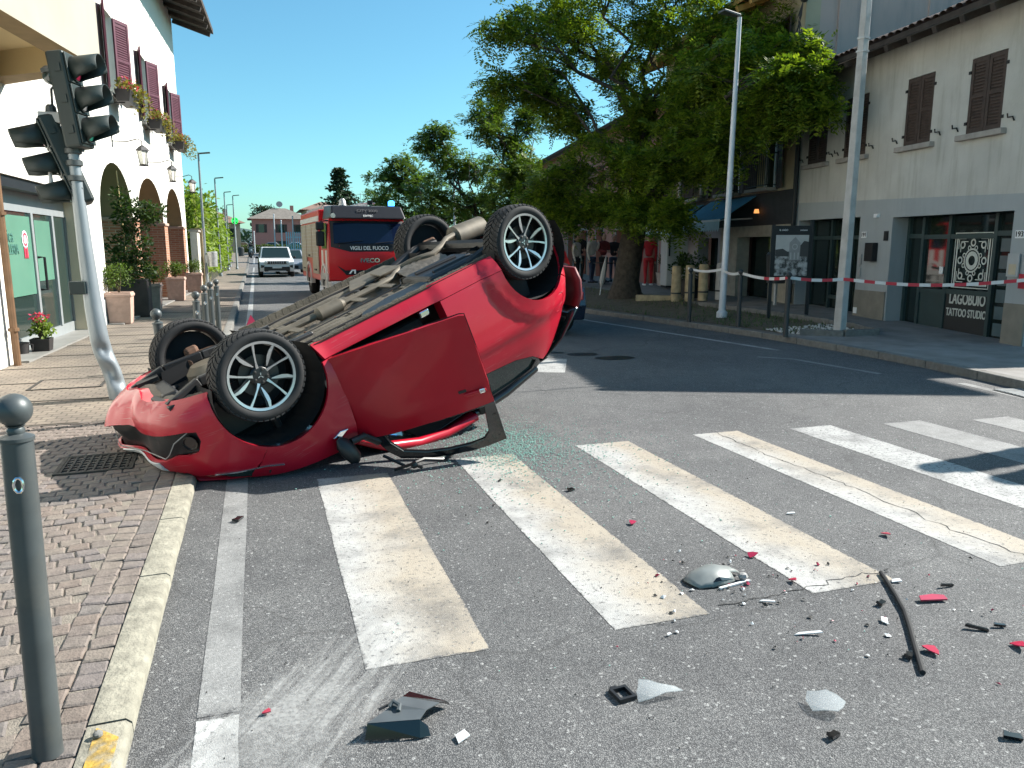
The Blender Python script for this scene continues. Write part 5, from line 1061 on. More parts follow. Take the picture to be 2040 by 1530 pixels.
mb.ob('bolt_heads', 'rust', CAR, kind='stuff')
for k, x0 in enumerate((-.62, -1.22, -1.52)): MB().box(x0 - .035, x0 + .035, -.20, .26, .150, .160).ob('tunnel_brace', 'underfloor', CAR, bevel=.004)
for sg in (-1, 1):
    for x0, L_ in ((-.55, .35), (-1.0, .42), (-1.52, .4)): MB().box(x0 - L_, x0, sg * .30 - .05, sg * .30 + .05, .168, .180).ob('floor_rib', 'underfloor', CAR, bevel=.005)
    mb = MB().tube([(-.46, sg * .55, .17), (-.9, sg * .57, .165), (-1.5, sg * .56, .165), (-1.95, sg * .6, .17)], .012, 6); mb.ob('handbrake_cable', 'liner', CAR, smooth=True)
mb = MB(); nx, ny = 26, 6; v = [(lerp(-.5, -1.66, i / nx), lerp(-.12, .17, j / ny), .215 + .05 * sin(pi * j / ny) + .008 * nz(i * 1.7, j * 1.3, 4)) for i in range(nx + 1) for j in range(ny + 1)]; mb.add(v, [(i * (ny + 1) + j, i * (ny + 1) + j + 1, (i + 1) * (ny + 1) + j + 1, (i + 1) * (ny + 1) + j) for i in range(nx) for j in range(ny)]); mb.ob('tunnel_shield', 'heat_shield', CAR, smooth=True)
for x0 in (-.7, -1.32, -1.66): MB().lathe([(.016, -.012), (.028, -.006), (.028, .03), (.016, .034)], 10, (x0, .095, .13)).ob('pipe_hanger', 'rubber_black', CAR)
mb = MB().tube([(-.12, -.05, .2), (-.24, .0, .17), (-.34, .02, .15), (-.42, .03, .15)], [.05, .048, .036, .031], 12); mb.ob('down_pipe', 'rust', CAR, smooth=True)
mb = MB().tube([(.36, -.3, .2), (.42, -.1, .18), (.38, .15, .2), (.3, .3, .24)], .022, 8); mb.tube([(.3, -.42, .22), (.1, -.46, .2), (-.1, -.44, .24)], .016, 7); mb.ob('hoses', 'rubber_black', CAR, smooth=True)
MB().cbox((.44, .02, .2), (.12, .5, .12), Matrix.Rotation(.08, 4, 'Z')).ob('cooling_fan', 'car_black', CAR, bevel=.02); mb = MB().lathe([(.06, -.05), (.075, -.04), (.075, .05)], 14, (.3, -.28, .2)); mb.ob('alternator', 'exhaust', CAR, smooth=True)
# rear axle: twist beam, arms, springs, dampers
mb = MB().tube([(-2.38, -.62, .13), (-2.36, 0, .12), (-2.38, .62, .13)], .055, 8); mb.ob('twist_beam', 'car_black', CAR, smooth=True)
for sg in (-1, 1):
    mb = MB().tube([(-1.98, sg * .58, .19), (-2.3, sg * .60, .13), (-2.55, sg * .62, .15)], [.045, .05, .055], 8); mb.ob('trailing_arm', 'car_black', CAR, smooth=True)
    mb = MB(); mb.tube([(-2.46 + .05 * cos(t * .7), sg * .50 + .05 * sin(t * .7), .12 + t * .0045) for t in range(0, 46)], .009, 6); mb.ob('coil_spring', 'car_black', CAR, smooth=True)
    mb = MB().tube([(-2.66, sg * .58, .15), (-2.72, sg * .56, .5)], .026, 8); mb.ob('damper', 'car_black', CAR)
    MB().cbox((-2.51, sg * .655, .165), (.16, .05, .16)).ob('hub_carrier', 'rust', CAR, bevel=.03)
MB().box(-3.02, -2.15, -.62, .62, .27, .30).ob('boot_floor', 'liner', CAR); mb = MB().lathe([(.24, .0), (.27, -.10), (.20, -.115), (.01, -.115)], 20, (-2.78, -.18, .29)); mb.ob('spare_well', 'car_black', CAR, smooth=True)
# front: subframe, arms, drive shafts, engine
MB().box(-.34, .36, -.42, .44, .24, .62).ob('engine', 'car_black', CAR, bevel=.05); mb = MB().lathe([(.13, .0), (.16, .06), (.17, .12)], 14, (.02, -.12, .135)); mb.ob('oil_pan', 'disc', CAR, smooth=True); mb = MB().lathe([(.10, .0), (.15, .05), (.16, .12)], 14, (.06, .24, .14)); mb.ob('gearbox', 'exhaust', CAR, smooth=True)
mb = MB(); mb.tube([(-.28, -.50, .15), (-.30, -.2, .13), (-.30, .2, .13), (-.28, .50, .15)], .05, 8); mb.ob('subframe', 'car_black', CAR, smooth=True)
for sg in (-1, 1):
    pa = [(.56, sg * .48, .16), (.3, sg * .44, .10), (.0, sg * .42, .12), (-.28, sg * .46, .15), (-.6, sg * .43, .17)]
    mb = MB()
    for a, b in zip(pa, pa[1:]):
        a, b = Vector(a), Vector(b); L = (b - a).length; m_ = Matrix.Translation((a + b) / 2) @ (b - a).to_track_quat('X', 'Z').to_matrix().to_4x4(); mb.cbox((0, 0, 0), (L, .055, .07), m_)
    mb.ob('front_rail', 'car_black', CAR, bevel=.01)
    mb = MB().tube([(-.22, sg * .42, .15), (-.12, sg * .55, .14), (-.02, sg * .66, .15)], [.035, .03, .03], 7); mb.tube([(.12, sg * .40, .14), (.05, sg * .55, .14), (-.02, sg * .66, .15)], [.03, .026, .03], 7); mb.ob('control_arm', 'rust', CAR, smooth=True)
    mb = MB().tube([(.0, sg * .22, .24), (.0, sg * .36, .215), (.0, sg * .42, .205), (.0, sg * .56, .18), (.0, sg * .68, .165)], [.055, .05, .016, .016, .05], 10); mb.ob('drive_shaft', 'rust', CAR, smooth=True)
    mb = MB().tube([(.0, sg * .62, .2), (-.03, sg * .58, .62)], .03, 8); mb.ob('strut', 'car_black', CAR)
    MB().cbox((0, sg * .665, .165), (.12, .06, .2)).ob('hub_carrier', 'rust', CAR, bevel=.03)
mb = MB(); a, b = Vector((.55, -.56, .17)), Vector((.55, .6, .15)); mb.box(.525, .575, -.56, .6, .14, .20); mb.ob('radiator_support', 'car_black', CAR, bevel=.008)
mb = MB(); mb.box(.585, .60, -.48, .5, .16, .6); mb.ob('radiator', 'liner', CAR)
mb = MB(); mb.cbox((.52, .30, .12), (.16, .12, .03), Matrix.Rotation(.2, 4, 'Z')); mb.ob('torn_bracket', 'car_black', CAR)
# ---- wheels
def tyre_mesh(par):
    R, Wd_, rr = .315, .105, .237
    prof = [(rr, -.088), (rr + .012, -.098), (.27, -.104), (.29, -.102), (.303, -.092), (.311, -.075), (.313, -.03), (.313, .03), (.311, .075), (.303, .092), (.29, .102), (.27, .104), (rr + .012, .098), (rr, .088)]
    MX = Matrix.Rotation(radians(90), 4, 'X')
    t = MB().lathe(prof, 56, (0, 0, 0), MX, closed=True).ob('tyre', 'tyre', par, smooth=True, ang=50)
    tb = MB(); n = 46
    for k in range(n):                                # directional tread blocks
        for sd in (-1, 1):
            for (y0, y1, lag0, lag1) in ((.004, .05, 0, .9), (.054, .096, .95, 1.7)):
                a = 2 * pi / n
                def pt(yy, lag, w, r_): th = a * (k + lag * .75 + w + (.5 if sd > 0 else 0)); rr_ = r_ - (.008 if yy > .09 else 0); return (rr_ * cos(th), sd * yy, rr_ * sin(th))
                q = [(y0, lag0, 0), (y1, lag1, 0), (y1, lag1, .70), (y0, lag0, .70)]
                tb.add([pt(*p, .308) for p in q] + [pt(*p, .3205) for p in q], [(4, 5, 6, 7), (0, 1, 5, 4), (1, 2, 6, 5), (2, 3, 7, 6), (3, 0, 4, 7)])
    tb.ob('tread', 'tyre', t, kind='stuff'); return t
def rim_mesh(par, sg):
    MX = Matrix.Rotation(radians(90), 4, 'X')
    o = sg                                            # outward y direction
    r = MB().lathe([(.224, -.09), (.212, -.08), (.205, 0), (.205, .03)], 48, (0, 0, 0), MX @ Matrix.Diagonal((1, 1, -1. * o, 1)), cap=False)
    rim = r.ob('rim', 'alloy_black', par, smooth=True, ang=40)
    fo = MB(); mm_ = Matrix.Diagonal((1, o, 1, 1))
    fo.lathe([(.226, .086), (.224, .096), (.208, .093), (.206, .083)], 56, (0, 0, 0), Matrix.Rotation(radians(-90 * o), 4, 'X'), closed=True); fo.ob('rim_flange', 'alloy', rim, smooth=True)
    MB().lathe([(.001, .0), (.12, .005), (.135, .02), (.135, .03)], 24, (0, 0, 0), Matrix.Rotation(radians(-90 * o), 4, 'X')).ob('brake_disc', 'disc', rim)
    MB().lathe([(.204, -.02), (.02, -.03)], 24, (0, 0, 0), Matrix.Rotation(radians(-90 * o), 4, 'X'), cap=False).ob('back_plate', 'liner', rim)
    MB().lathe([(.06, .02), (.066, .055), (.056, .064), (.03, .066), (.001, .067)], 20, (0, 0, 0), Matrix.Rotation(radians(-90 * o), 4, 'X')).ob('hub', 'alloy_black', rim, smooth=True)
    for k in range(5):                                # five pairs: a straight slim spoke and a curved blade each
        a = 2 * pi * k / 5
        def P(rad, ang, y): return (rad * cos(a + ang), o * y, rad * sin(a + ang))
        def strip(pts, mat, nm, dep=.03):
            m2 = MB(); n = len(pts); vv = []
            for (rad, an, hw, y) in pts: vv += [P(rad, an - hw / rad, y), P(rad, an + hw / rad, y), P(rad, an + hw / rad, y - dep), P(rad, an - hw / rad, y - dep)]
            ff = []
            for i in range(n - 1): ff += [(i * 4 + j, i * 4 + (j + 1) % 4, i * 4 + 4 + (j + 1) % 4, i * 4 + 4 + j) for j in range(4)]
            m2.add(vv, ff + [(0, 1, 2, 3), ((n - 1) * 4 + 3, (n - 1) * 4 + 2, (n - 1) * 4 + 1, (n - 1) * 4)]); return m2.ob(nm, mat, rim)
        strip([(.05, .02, .010, .064), (.09, -.02, .0055, .072), (.15, -.07, .0055, .082), (.212, -.11, .0085, .09)], 'alloy', 'slim_spoke', .014)
        strip([(.075, .30, .003, .066), (.10, .42, .008, .071), (.135, .50, .012, .078), (.17, .525, .011, .085), (.212, .50, .007, .09)], 'alloy', 'blade_spoke', .006)
        strip([(.05, .10, .016, .05), (.10, .30, .012, .060), (.15, .46, .012, .070), (.212, .48, .014, .08)], 'alloy_black', 'spoke_body', .02)
        q = MB(); q.lathe([(.010, .056), (.010, .069), (.004, .071)], 8, (.043 * cos(a + .63), .043 * sin(a + .63), 0), Matrix.Rotation(radians(-90 * o), 4, 'X')); q.ob('wheel_nut', 'disc', rim)
    for ang in (90, 215, 325): MB().box(.004, .020, .066, .069, -.003, .003, Matrix.Diagonal((1, o, 1, 1)) @ Matrix.Rotation(radians(ang), 4, 'Y')).ob('hub_emblem', 'alloy', rim)
    rim.scale = (1.065, 1, 1.065); return rim
for sg in (-1, 1):
    w = bpy.data.objects.new('wheel', None); COL.objects.link(w); w.parent = CAR; tyre_mesh(w); rim_mesh(w, sg)
    w.location = (0, sg * .74, .165); w.rotation_euler = (0, radians(20), radians(0))
    # sub-parts of the rim go no deeper than the wheel
    w2 = copy_tree(w, CAR); w2.location = (-2.51, sg * .74, .165); w2.rotation_euler = (0, radians(52), 0)
def flatten(root):
    """thing > part > sub-part, no further"""
    for p in root.children:
        for s_ in p.children:
            for d in list(s_.children):
                mw = s_.matrix_basis.copy(); d.parent = p; d.matrix_basis = mw @ d.matrix_basis
flatten(CAR)
# ------------------------------------------------------------------ bollards with ball tops
M('bollard_grey', (.07, .08, .082), .45, metal=.25, var=.12, scale=9, dirt=.3, dcol=(.16, .14, .11)); M('bollard_dark', (.035, .038, .04), .5, metal=.2, var=.15); M('pole_grey', (.25, .28, .30), .45, metal=.35, var=.07, scale=4, dirt=.25, dcol=(.25, .26, .26)); M('pole_white', (.55, .57, .60), .5, metal=.2, var=.08, scale=4); M('signal_dark', (.018, .028, .026), .5, var=.15, scale=6); M('signal_lens_red', (.16, .01, .03), .3, var=0); M('signal_lens_green', (.015, .12, .085), .3, var=0); M('signal_lens_grey', (.16, .16, .16), .3, var=0)
def bollard(label, x, y, z, mat='bollard_grey', h=1.0, r=.042, tilt=(0, 0, 0), group='grey ball topped bollards along the left kerb', ring=True):
    t = thing('bollard', label, 'bollard', (x, y, z), 0, group, rot=tilt)
    MB().lathe([(r + .002, 0), (r, .02), (r, h), (r + .004, h + .002), (r + .004, h + .012), (r - .01, h + .018), (.022, h + .022), (.024, h + .032), (.020, h + .040), (.026, h + .046)], 28).ob('post', mat, t, smooth=True, ang=40)
    MB().ball((0, 0, h + .090), .048, 24).ob('ball', mat, t, smooth=True, ang=60)
    if ring: MB().tube([(.012 * cos(a / 10 * 2 * pi) + r * .15, -r * .985 - .006, h - .12 + .022 * sin(a / 10 * 2 * pi)) for a in range(11)], .0045, 6).ob('chain_ring', 'chrome', t, smooth=True)
    return t
bollard('large grey ball topped bollard in the left foreground', -.70, 2.49, zl(2.49), h=1.0, tilt=(0, radians(.8), 0))
bollard('grey ball topped bollard leaning behind the far front wheel', -.80, 7.45, zl(7.4), h=.86, tilt=(radians(4), radians(-4), 0))
for lb, x, y in (('grey bollard nearest the overturned car in the row of four', -.735, 10.18), ('second grey bollard in the row of four beyond the overturned car', -.74, 11.86), ('third grey bollard in the row of four beyond the overturned car', -.72, 13.0), ('farthest grey bollard in the row of four beyond the overturned car', -.675, 13.96)):
    bollard(lb, x, y, zl(y), h=.83)
# ------------------------------------------------------------------ traffic lights
def signal_head(par, mat4, n=3, lens=('signal_lens_red', 'signal_lens_grey', 'signal_lens_green')):
    hd = MB().box(-.09, .07, -.15, .15, -.02, .83, mat4).ob('signal_head', 'signal_dark', par, bevel=.025)
    for k in range(3):
        z = .68 - k * .27; vm = mat4 @ Matrix.Translation((.07, 0, z)); N = 24
        def L(a): return .26 if sin(a) > -.35 else lerp(.26, .03, min(1, (-.35 - sin(a)) / .45))
        ag = [2 * pi * i / N for i in range(N)]; mb = MB(); mb.add([vm @ Vector((x * L(a), r * cos(a), r * sin(a) * .92)) for x, r in ((0, .118), (.5, .121), (1, .124)) for a in ag], [(q * N + i, q * N + (i + 1) % N, (q + 1) * N + (i + 1) % N, (q + 1) * N + i) for q in (0, 1) for i in range(N)])
        mb.ob('visor', 'signal_dark', hd, smooth=True, solid=.006)
        MB().lathe([(.108, .0), (.10, .03), (.06, .05), (.001, .056)], 18, (0, 0, 0), vm @ Matrix.Rotation(radians(90), 4, 'Y')).ob('lens', lens[k], hd, smooth=True)
        MB().box(.07, .085, -.145, .145, z - .13, z + .13, mat4).ob('door_plate', 'signal_dark', hd, bevel=.01)
        for q in (-1, 1): MB().cbox((.0, q * .155, z), (.05, .02, .07), mat4).ob('latch', 'signal_dark', hd)
    return hd
TL = thing('traffic_light', 'leaning traffic light with a dented grey pole struck by the red car', 'traffic light', (-1.40, 8.48, zl(8.48)))
path = [(0, 0, 0), (-.015, 0, .15), (-.05, 0, .30), (-.10, 0, .46), (-.125, 0, .60), (-.15, 0, .9), (-.175, 0, 1.5), (-.19, 0, 2.0), (-.20, 0, 2.45)]
pm = MB(); N = 24; v = []; f = []
P_ = []
for i in range(len(path) - 1):
    for k in range(6): P_.append(Vector(path[i]).lerp(Vector(path[i + 1]), k / 6))
P_.append(Vector(path[-1]))
for p in P_:
    r_ = lerp(.088, .052, min(1, max(0, (p.z - .5) / 1.7)))
    for k in range(N):
        a = 2 * pi * k / N; q = Vector((p.x + r_ * cos(a), p.y + r_ * sin(a), p.z))
        dn = sum(am * math.exp(-((p.z - zc) / wz) ** 2) * max(0, cos(a - ac)) ** 2 for zc, ac, wz, am in ((.50, -1.2, .07, .055), (.28, -1.7, .09, .05), (.17, -1.0, .05, .03)))
        v.append((q.x - dn * cos(a), q.y - dn * sin(a), q.z))
for i in range(len(P_) - 1):
    for k in range(N): f.append((i * N + k, i * N + (k + 1) % N, (i + 1) * N + (k + 1) % N, (i + 1) * N + k))
pm.add(v, f + [tuple(range(N))[::-1]]); pm.ob('pole', 'pole_grey', TL, smooth=True, ang=60)
for z in (2.22, 2.36, 2.47): MB().lathe([(.06, 0), (.074, .008), (.074, .05), (.06, .058)], 18, (-.197, 0, z - .1)).ob('clamp', 'bollard_grey', TL, smooth=True)
signal_head(TL, Matrix.Translation((-.115, -.05, 2.44)) @ Matrix.Rotation(radians(-6.5), 4, 'Y') @ Matrix.Rotation(radians(-12), 4, 'Z'))
signal_head(TL, Matrix.Translation((-.17, .12, 1.93)) @ Matrix.Rotation(radians(-19), 4, 'Y') @ Matrix.Rotation(radians(195), 4, 'Z'))
MB().box(-.06, .02, -.05, .06, 2.40, 2.52, Matrix.Translation((-.13, 0, 0))).ob('bracket', 'signal_dark', TL); MB().cbox((-.26, -.04, 1.115), (.14, .13, .125), Matrix.Identity(4)).ob('button_box', 'signal_dark', TL, bevel=.008)
# camera dome and bell box hanging behind
MB().ball((-.33, .05, 3.07), .075, 16).ob('camera_dome', 'auto_glass', TL, smooth=True); MB().lathe([(.08, 0), (.085, .03), (.05, .06)], 16, (-.33, .05, 3.10)).ob('camera_hood', 'bollard_grey', TL, smooth=True); MB().tube([(-.33, .05, 3.15), (-.22, .03, 3.17)], .02, 8).ob('camera_arm', 'bollard_grey', TL)
MB().tube([(-.30, .05, 3.0), (-.34, .05, 2.96), (-.345, .05, 2.80)], .012, 6).ob('cable', 'bollard_grey', TL); MB().cbox((-.37, .05, 2.70), (.19, .12, .10), Matrix.Identity(4)).ob('detector_box', 'grey_plastic', TL, bevel=.012); MB().lathe([(.05, 0), (.045, .05), (.03, .07)], 12, (-.36, .05, 2.75)).ob('detector_cap', 'bollard_grey', TL)
MB().tube([(-.42, .05, 2.35), (-.42, .05, 2.10)], [.012, .02], 8).ob('antenna', 'grey_plastic', TL, smooth=True)
T2 = thing('traffic_light', 'upright traffic light at the right end of the crossing, throwing a shadow on it', 'traffic light', (9.35, 4.6, .1))
MB().lathe([(.088, 0), (.052, 1.7), (.052, 3.2)], 16).ob('pole', 'pole_grey', T2, smooth=True)
signal_head(T2, Matrix.Translation((-.2, .10, 2.5)) @ Matrix.Rotation(radians(180), 4, 'Z')); signal_head(T2, Matrix.Translation((-.1, -.30, 2.38)) @ Matrix.Rotation(radians(180), 4, 'Z')); MB().box(-.12, -.02, -.3, .1, 2.5, 2.58).ob('bracket', 'signal_dark', T2)
# ------------------------------------------------------------------ street lamps
def lamp(label, x, y, z, h, arm, mat='pole_grey', r=.06, grp='street lamps along the road', lean=0.):
    t = thing('street_lamp', label, 'street lamp', (x, y, z), 0, grp, rot=(0, lean, 0))
    MB().lathe([(r, 0), (r * .95, .3), (r * .55, h)], 14).ob('pole', mat, t, smooth=True)
    s_ = 1 if arm > 0 else -1
    mb = MB(); mb.add([(0, -.05, h), (0, .05, h), (arm, .12, h + .05), (arm, -.12, h + .05), (0, -.05, h + .05), (0, .05, h + .05), (arm, .12, h + .09), (arm, -.12, h + .09)], [(0, 1, 2, 3), (4, 7, 6, 5), (0, 4, 5, 1), (1, 5, 6, 2), (2, 6, 7, 3), (3, 7, 4, 0)]); mb.ob('lamp_head', 'bollard_grey', t, bevel=.008)
    MB().lathe([(r * 1.5, 0), (r * 1.5, .12), (r, .16)], 14).ob('base', mat, t, smooth=True); return t
lamp('grey street lamp beside the stone wall on the left footway', -1.88, 32.3, zl(32), 4.95, .42); lamp('second grey street lamp along the bamboo hedge on the left', -1.8, 42.8, zl(43), 4.9, .42); lamp('third grey street lamp along the left footway', -1.75, 53.5, zl(53), 4.9, .42); lamp('small grey street lamp behind the third one on the left', -1.9, 62, zl(62), 4.5, .42); lamp('grey street lamp standing nearest the road beyond the bamboo hedge', -1.3, 56, zl(56), 4.85, .42)
lamp('tall pale street lamp on the right verge in front of the awnings', 9.18, 13.9, zr(9.18, 13.9), 5.9, -.42, 'pole_white', .075, 'street lamps on the right verge', radians(.8)); lamp('pale street lamp seen above the raised rear wheel', 9.9, 29.8, zr(9.9, 29.8), 5.9, -.42, 'pole_white', .07, 'street lamps on the right verge'); lamp('farthest pale street lamp behind the fire engine', 10.2, 41, zr(10.2, 41), 5.9, -.42, 'pole_white', .07, 'street lamps on the right verge')
t = thing('cable_post', 'square pale concrete post in front of the tattoo studio', 'post', (9.35, 10.63, zr(9.35, 10.63)), radians(9), rot=(0, radians(.6), radians(9))); MB().add([(-.075, -.075, 0), (.075, -.075, 0), (.075, .075, 0), (-.075, .075, 0), (-.055, -.055, 6.2), (.055, -.055, 6.2), (.055, .055, 6.2), (-.055, .055, 6.2)], [(3, 2, 1, 0), (4, 5, 6, 7)] + [(i, (i + 1) % 4, 4 + (i + 1) % 4, 4 + i) for i in range(4)]).ob('shaft', M('concrete', (.45, .43, .41), .9, var=.12, scale=6, dirt=.3), t, bevel=.012)
for z in (4.55, 4.75): MB().box(-.07, .07, -.07, .07, z, z + .03).ob('band', 'galv', t)
# ------------------------------------------------------------------ right verge: dark bollards, tape, notice board
BD = [(8.24, 13.63), (8.6, 12.46), (8.43, 10.85)]
for lb, (x, y) in zip(('dark ball topped bollard nearest the wooden barrels', 'dark ball topped bollard right of the tall pale lamp', 'dark ball topped bollard in front of the notice board'), BD):
    bollard(lb, x, y, zr(x, y), 'bollard_dark', .95, .042, group='dark bollards on the right verge', ring=False)
M('tape_white', (.62, .62, .62), .5, var=.05); M('tape_red', (.45, .02, .04), .5, var=.05)
TP = thing('barrier_tape', 'red and white barrier tape stretched from the barrels to the studio wall', 'barrier tape')
pts = [Vector(p) for p in ((9.35, 15.6, 1.12), (9.20, 14.0, 1.14), (8.62, 12.5, 1.12), (8.50, 10.9, 1.09), (9.28, 10.55, 1.07), (10.92, 8.55, 1.12))]
cat_ = []
for a, b in zip(pts, pts[1:]):
    n_ = max(4, int((b - a).length / .16))
    for i in range(n_): cat_.append(a.lerp(b, i / n_) - Vector((0, 0, .035 * sin(pi * i / n_) * (b - a).length)))
cat_.append(pts[-1])
for i, (a, b) in enumerate(zip(cat_, cat_[1:])):
    h_ = .026; mb = MB(); sl = Vector((0, 0, 0)); e = (b - a) * .35
    mb.add([a - Vector((0, 0, h_)), b - Vector((0, 0, h_)), b + Vector((0, 0, h_)) + e * 0, a + Vector((0, 0, h_))], [(0, 1, 2, 3)])
    mb.ob('tape_strip', 'tape_red' if i % 2 and i > 24 else 'tape_white', TP)
MB().add([(10.90, 8.56, 1.2), (10.93, 8.74, 1.2), (10.93, 8.74, .98), (10.90, 8.56, .98)], [(0, 1, 2, 3)]).ob('tape_knot', 'tape_red', TP)
NB = thing('notice_board', 'black framed notice board with an old photograph of a chapel', 'notice board', (10.10, 12.98, zr(10.2, 12.95)), radians(-23))
NB.scale = (.88, 1, .95)
for q in (-.42, .42): MB().box(q - .035, q + .035, -.03, .03, 0, 1.95 if q < 0 else 2.05).ob('post', 'black_iron', NB)
MB().box(-.385, .385, -.025, .025, .85, 1.93).ob('panel', 'black_iron', NB)
m = new_mat('old_photo'); n = m.node_tree.nodes; l = m.node_tree.links
tcx = n.new('ShaderNodeTexCoord'); nn_ = n.new('ShaderNodeTexNoise'); nn_.inputs['Scale'].default_value = 9; nn_.inputs['Detail'].default_value = 8; l.new(tcx.outputs['Object'], nn_.inputs['Vector']); rr = n.new('ShaderNodeValToRGB'); rr.color_ramp.elements[0].position = .42; rr.color_ramp.elements[0].color = (.03, .03, .03, 1); rr.color_ramp.elements[1].position = .6; rr.color_ramp.elements[1].color = (.42, .42, .42, 1); l.new(nn_.outputs[0], rr.inputs[0]); l.new(rr.outputs[0], n['Principled BSDF'].inputs['Base Color'])
MB().box(-.36, .36, -.032, -.027, .90, 1.3).ob('photo_crowd', 'old_photo', NB); MB().box(-.36, .36, -.032, -.027, 1.301, 1.74).ob('photo_sky', M('photo_grey', (.42, .42, .41), .7, var=.1), NB)
MB().prism([(-.36, 1.34), (-.36, 1.44), (-.2, 1.46), (-.1, 1.40), (.05, 1.40), (.16, 1.5), (.26, 1.62), (.36, 1.6), (.36, 1.301), (-.36, 1.301)], -.033, -.036, 'y').ob('photo_trees', M('photo_dark', (.05, .05, .05), .7), NB)
MB().prism([(-.06, 1.22), (.18, 1.22), (.18, 1.58), (.06, 1.70), (-.06, 1.58)], -.037, -.040, 'y').ob('photo_chapel', M('photo_mid', (.26, .26, .26), .7), NB); MB().plate([(.06 + .06 * cos(a * pi / 8), 1.5 + .06 * sin(a * pi / 8)) for a in range(16)], [[(.06 + .045 * cos(a * pi / 8), 1.5 + .045 * sin(a * pi / 8)) for a in range(16)]], -.041, -.043).ob('photo_rose', 'photo_grey', NB); 
for q in (-.02, .06, .14): MB().box(q - .012, q + .012, -.0435, -.041, 1.24, 1.38).ob('photo_column', 'photo_grey', NB)
text('board_caption', 'IL LAGO', .05, 'white_print', NB, (-.2, -.028, 1.84), (radians(90), 0, 0)); text('board_caption', 'comune', .05, 'white_print', NB, (.24, -.028, 1.84), (radians(90), 0, 0))
# ------------------------------------------------------------------ barrels, bin, fridge, pots on the right footway
M('barrel_wood', (.42, .33, .20), .8, var=.25, scale=8, dirt=.4, dcol=(.18, .13, .08)); M('fridge_white', (.55, .58, .58), .4, var=.04)
for k, (x, y) in enumerate(((10.05, 17.3), (10.32, 17.1), (10.58, 16.9), (10.95, 16.7))):
    t = thing('wooden_post', ['pale wooden post leftmost of four behind the barrier tape', 'second pale wooden post behind the barrier tape, knotty', 'third pale wooden post behind the barrier tape', 'rightmost grey wooden post behind the barrier tape'][k], 'post', (x, y, zr(x, y)), 0, 'stout wooden posts behind the tape')
    MB().lathe([(.12, 0), (.125, .3), (.115, .85), (.10, .9)], 14).ob('shaft', 'barrel_wood' if k < 3 else 'concrete', t, smooth=True); MB().lathe([(.13, .2), (.13, .24)], 14).ob('band', 'bollard_dark', t)
t = thing('low_beam', 'squared timber lying on the footway before the wooden posts', 'timber', (9.8, 17.9, zr(9.8, 17.9)), radians(-35)); MB().box(-.5, .7, -.09, .09, 0, .16).ob('timber', 'barrel_wood', t, bevel=.015)
t = thing('litter_bin', 'dark metal litter bin on a post behind the tall pale lamp', 'bin', (11.3, 15.0, zr(11.3, 15.0)), .2); MB().lathe([(.2, .5), (.24, 1.15), (.2, 1.2)], 14).ob('body', 'bollard_dark', t, smooth=True); MB().lathe([(.04, 0), (.04, .52)], 8).ob('post', 'galv', t)
t = thing('fridge', 'white upright fridge standing outside beside the shop door', 'fridge', (12.85, 22.3, zr(12.9, 22.3)), RANG - radians(95)); MB().box(-.36, .36, -.33, .33, .06, 1.98).ob('cabinet', 'fridge_white', t, bevel=.025); MB().box(-.345, .345, -.375, -.332, .1, 1.95).ob('door', 'fridge_white', t, bevel=.02); MB().box(-.3, -.26, -.42, -.376, 1.0, 1.6).ob('handle', 'black_iron', t); MB().box(-.34, .34, -.33, .3, 0, .058).ob('base', 'black_iron', t)
for k, (x, y, lb) in enumerate(((13.05, 23.3, 'round pale pot with a spiky plant beside the person in red'), (12.75, 21.6, 'round pale pot with a drooping plant left of the fridge'))):
    t = thing('spiky_plant', lb, 'potted plant', (x, y, zr(x, y)), 0, 'spiky plants in round pots'); MB().lathe([(.2, 0), (.27, .42), (.29, .44), (.25, .44), (.22, .36)], 16).ob('pot', 'concrete', t, smooth=True); mb = MB(); rn = random.Random(k)
    for q in range(46):
        a = rn.uniform(0, 2 * pi); e = rn.uniform(.3, 1.4); L = rn.uniform(.5, .85); d = Vector((cos(a) * cos(e), sin(a) * cos(e), sin(e))); s_ = Vector((-sin(a), cos(a), 0)) * .022; b0 = Vector((0, 0, .62)); m1 = b0 + d * L * .6; e1 = b0 + d * L + Vector((0, 0, -L * .25)); mb.add([b0 - s_, b0 + s_, m1 + s_, m1 - s_, e1], [(0, 1, 2, 3), (3, 2, 4)])
    mb.ob('fronds', 'leaf_dark', t); MB().lathe([(.05, .36), (.04, .64)], 8).ob('stem', 'stem', t)
t = thing('shrub_tub', 'dark bushy shrub in a low tub behind the barrier tape', 'potted plant', (10.75, 17.8, zr(10.7, 17.8))); MB().lathe([(.22, 0), (.28, .5)], 14).ob('tub', 'bollard_dark', t); mb = MB(); leaves(mb, random.Random(3), (0, 0, .8), (.55, .45, .35), 500, .1, .2); mb.ob('foliage', 'leaf_dark', t)
t = thing('slanted_cloth', 'small folded pale parasol leaning by the big tree trunk', 'cloth', (9.45, 20.6, zr(9.5, 20.6)), 0, rot=(radians(-6), radians(12), 0)); MB().lathe([(.03, .3), (.09, .45), (.07, .8), (.02, 1.15)], 8).ob('cloth_folds', 'grey_plastic', t, smooth=True); MB().lathe([(.015, -.05), (.015, 1.2)], 8).ob('pole', 'alu', t)  # pale slanted cloth by the trunk, modelled as a wrapped pole
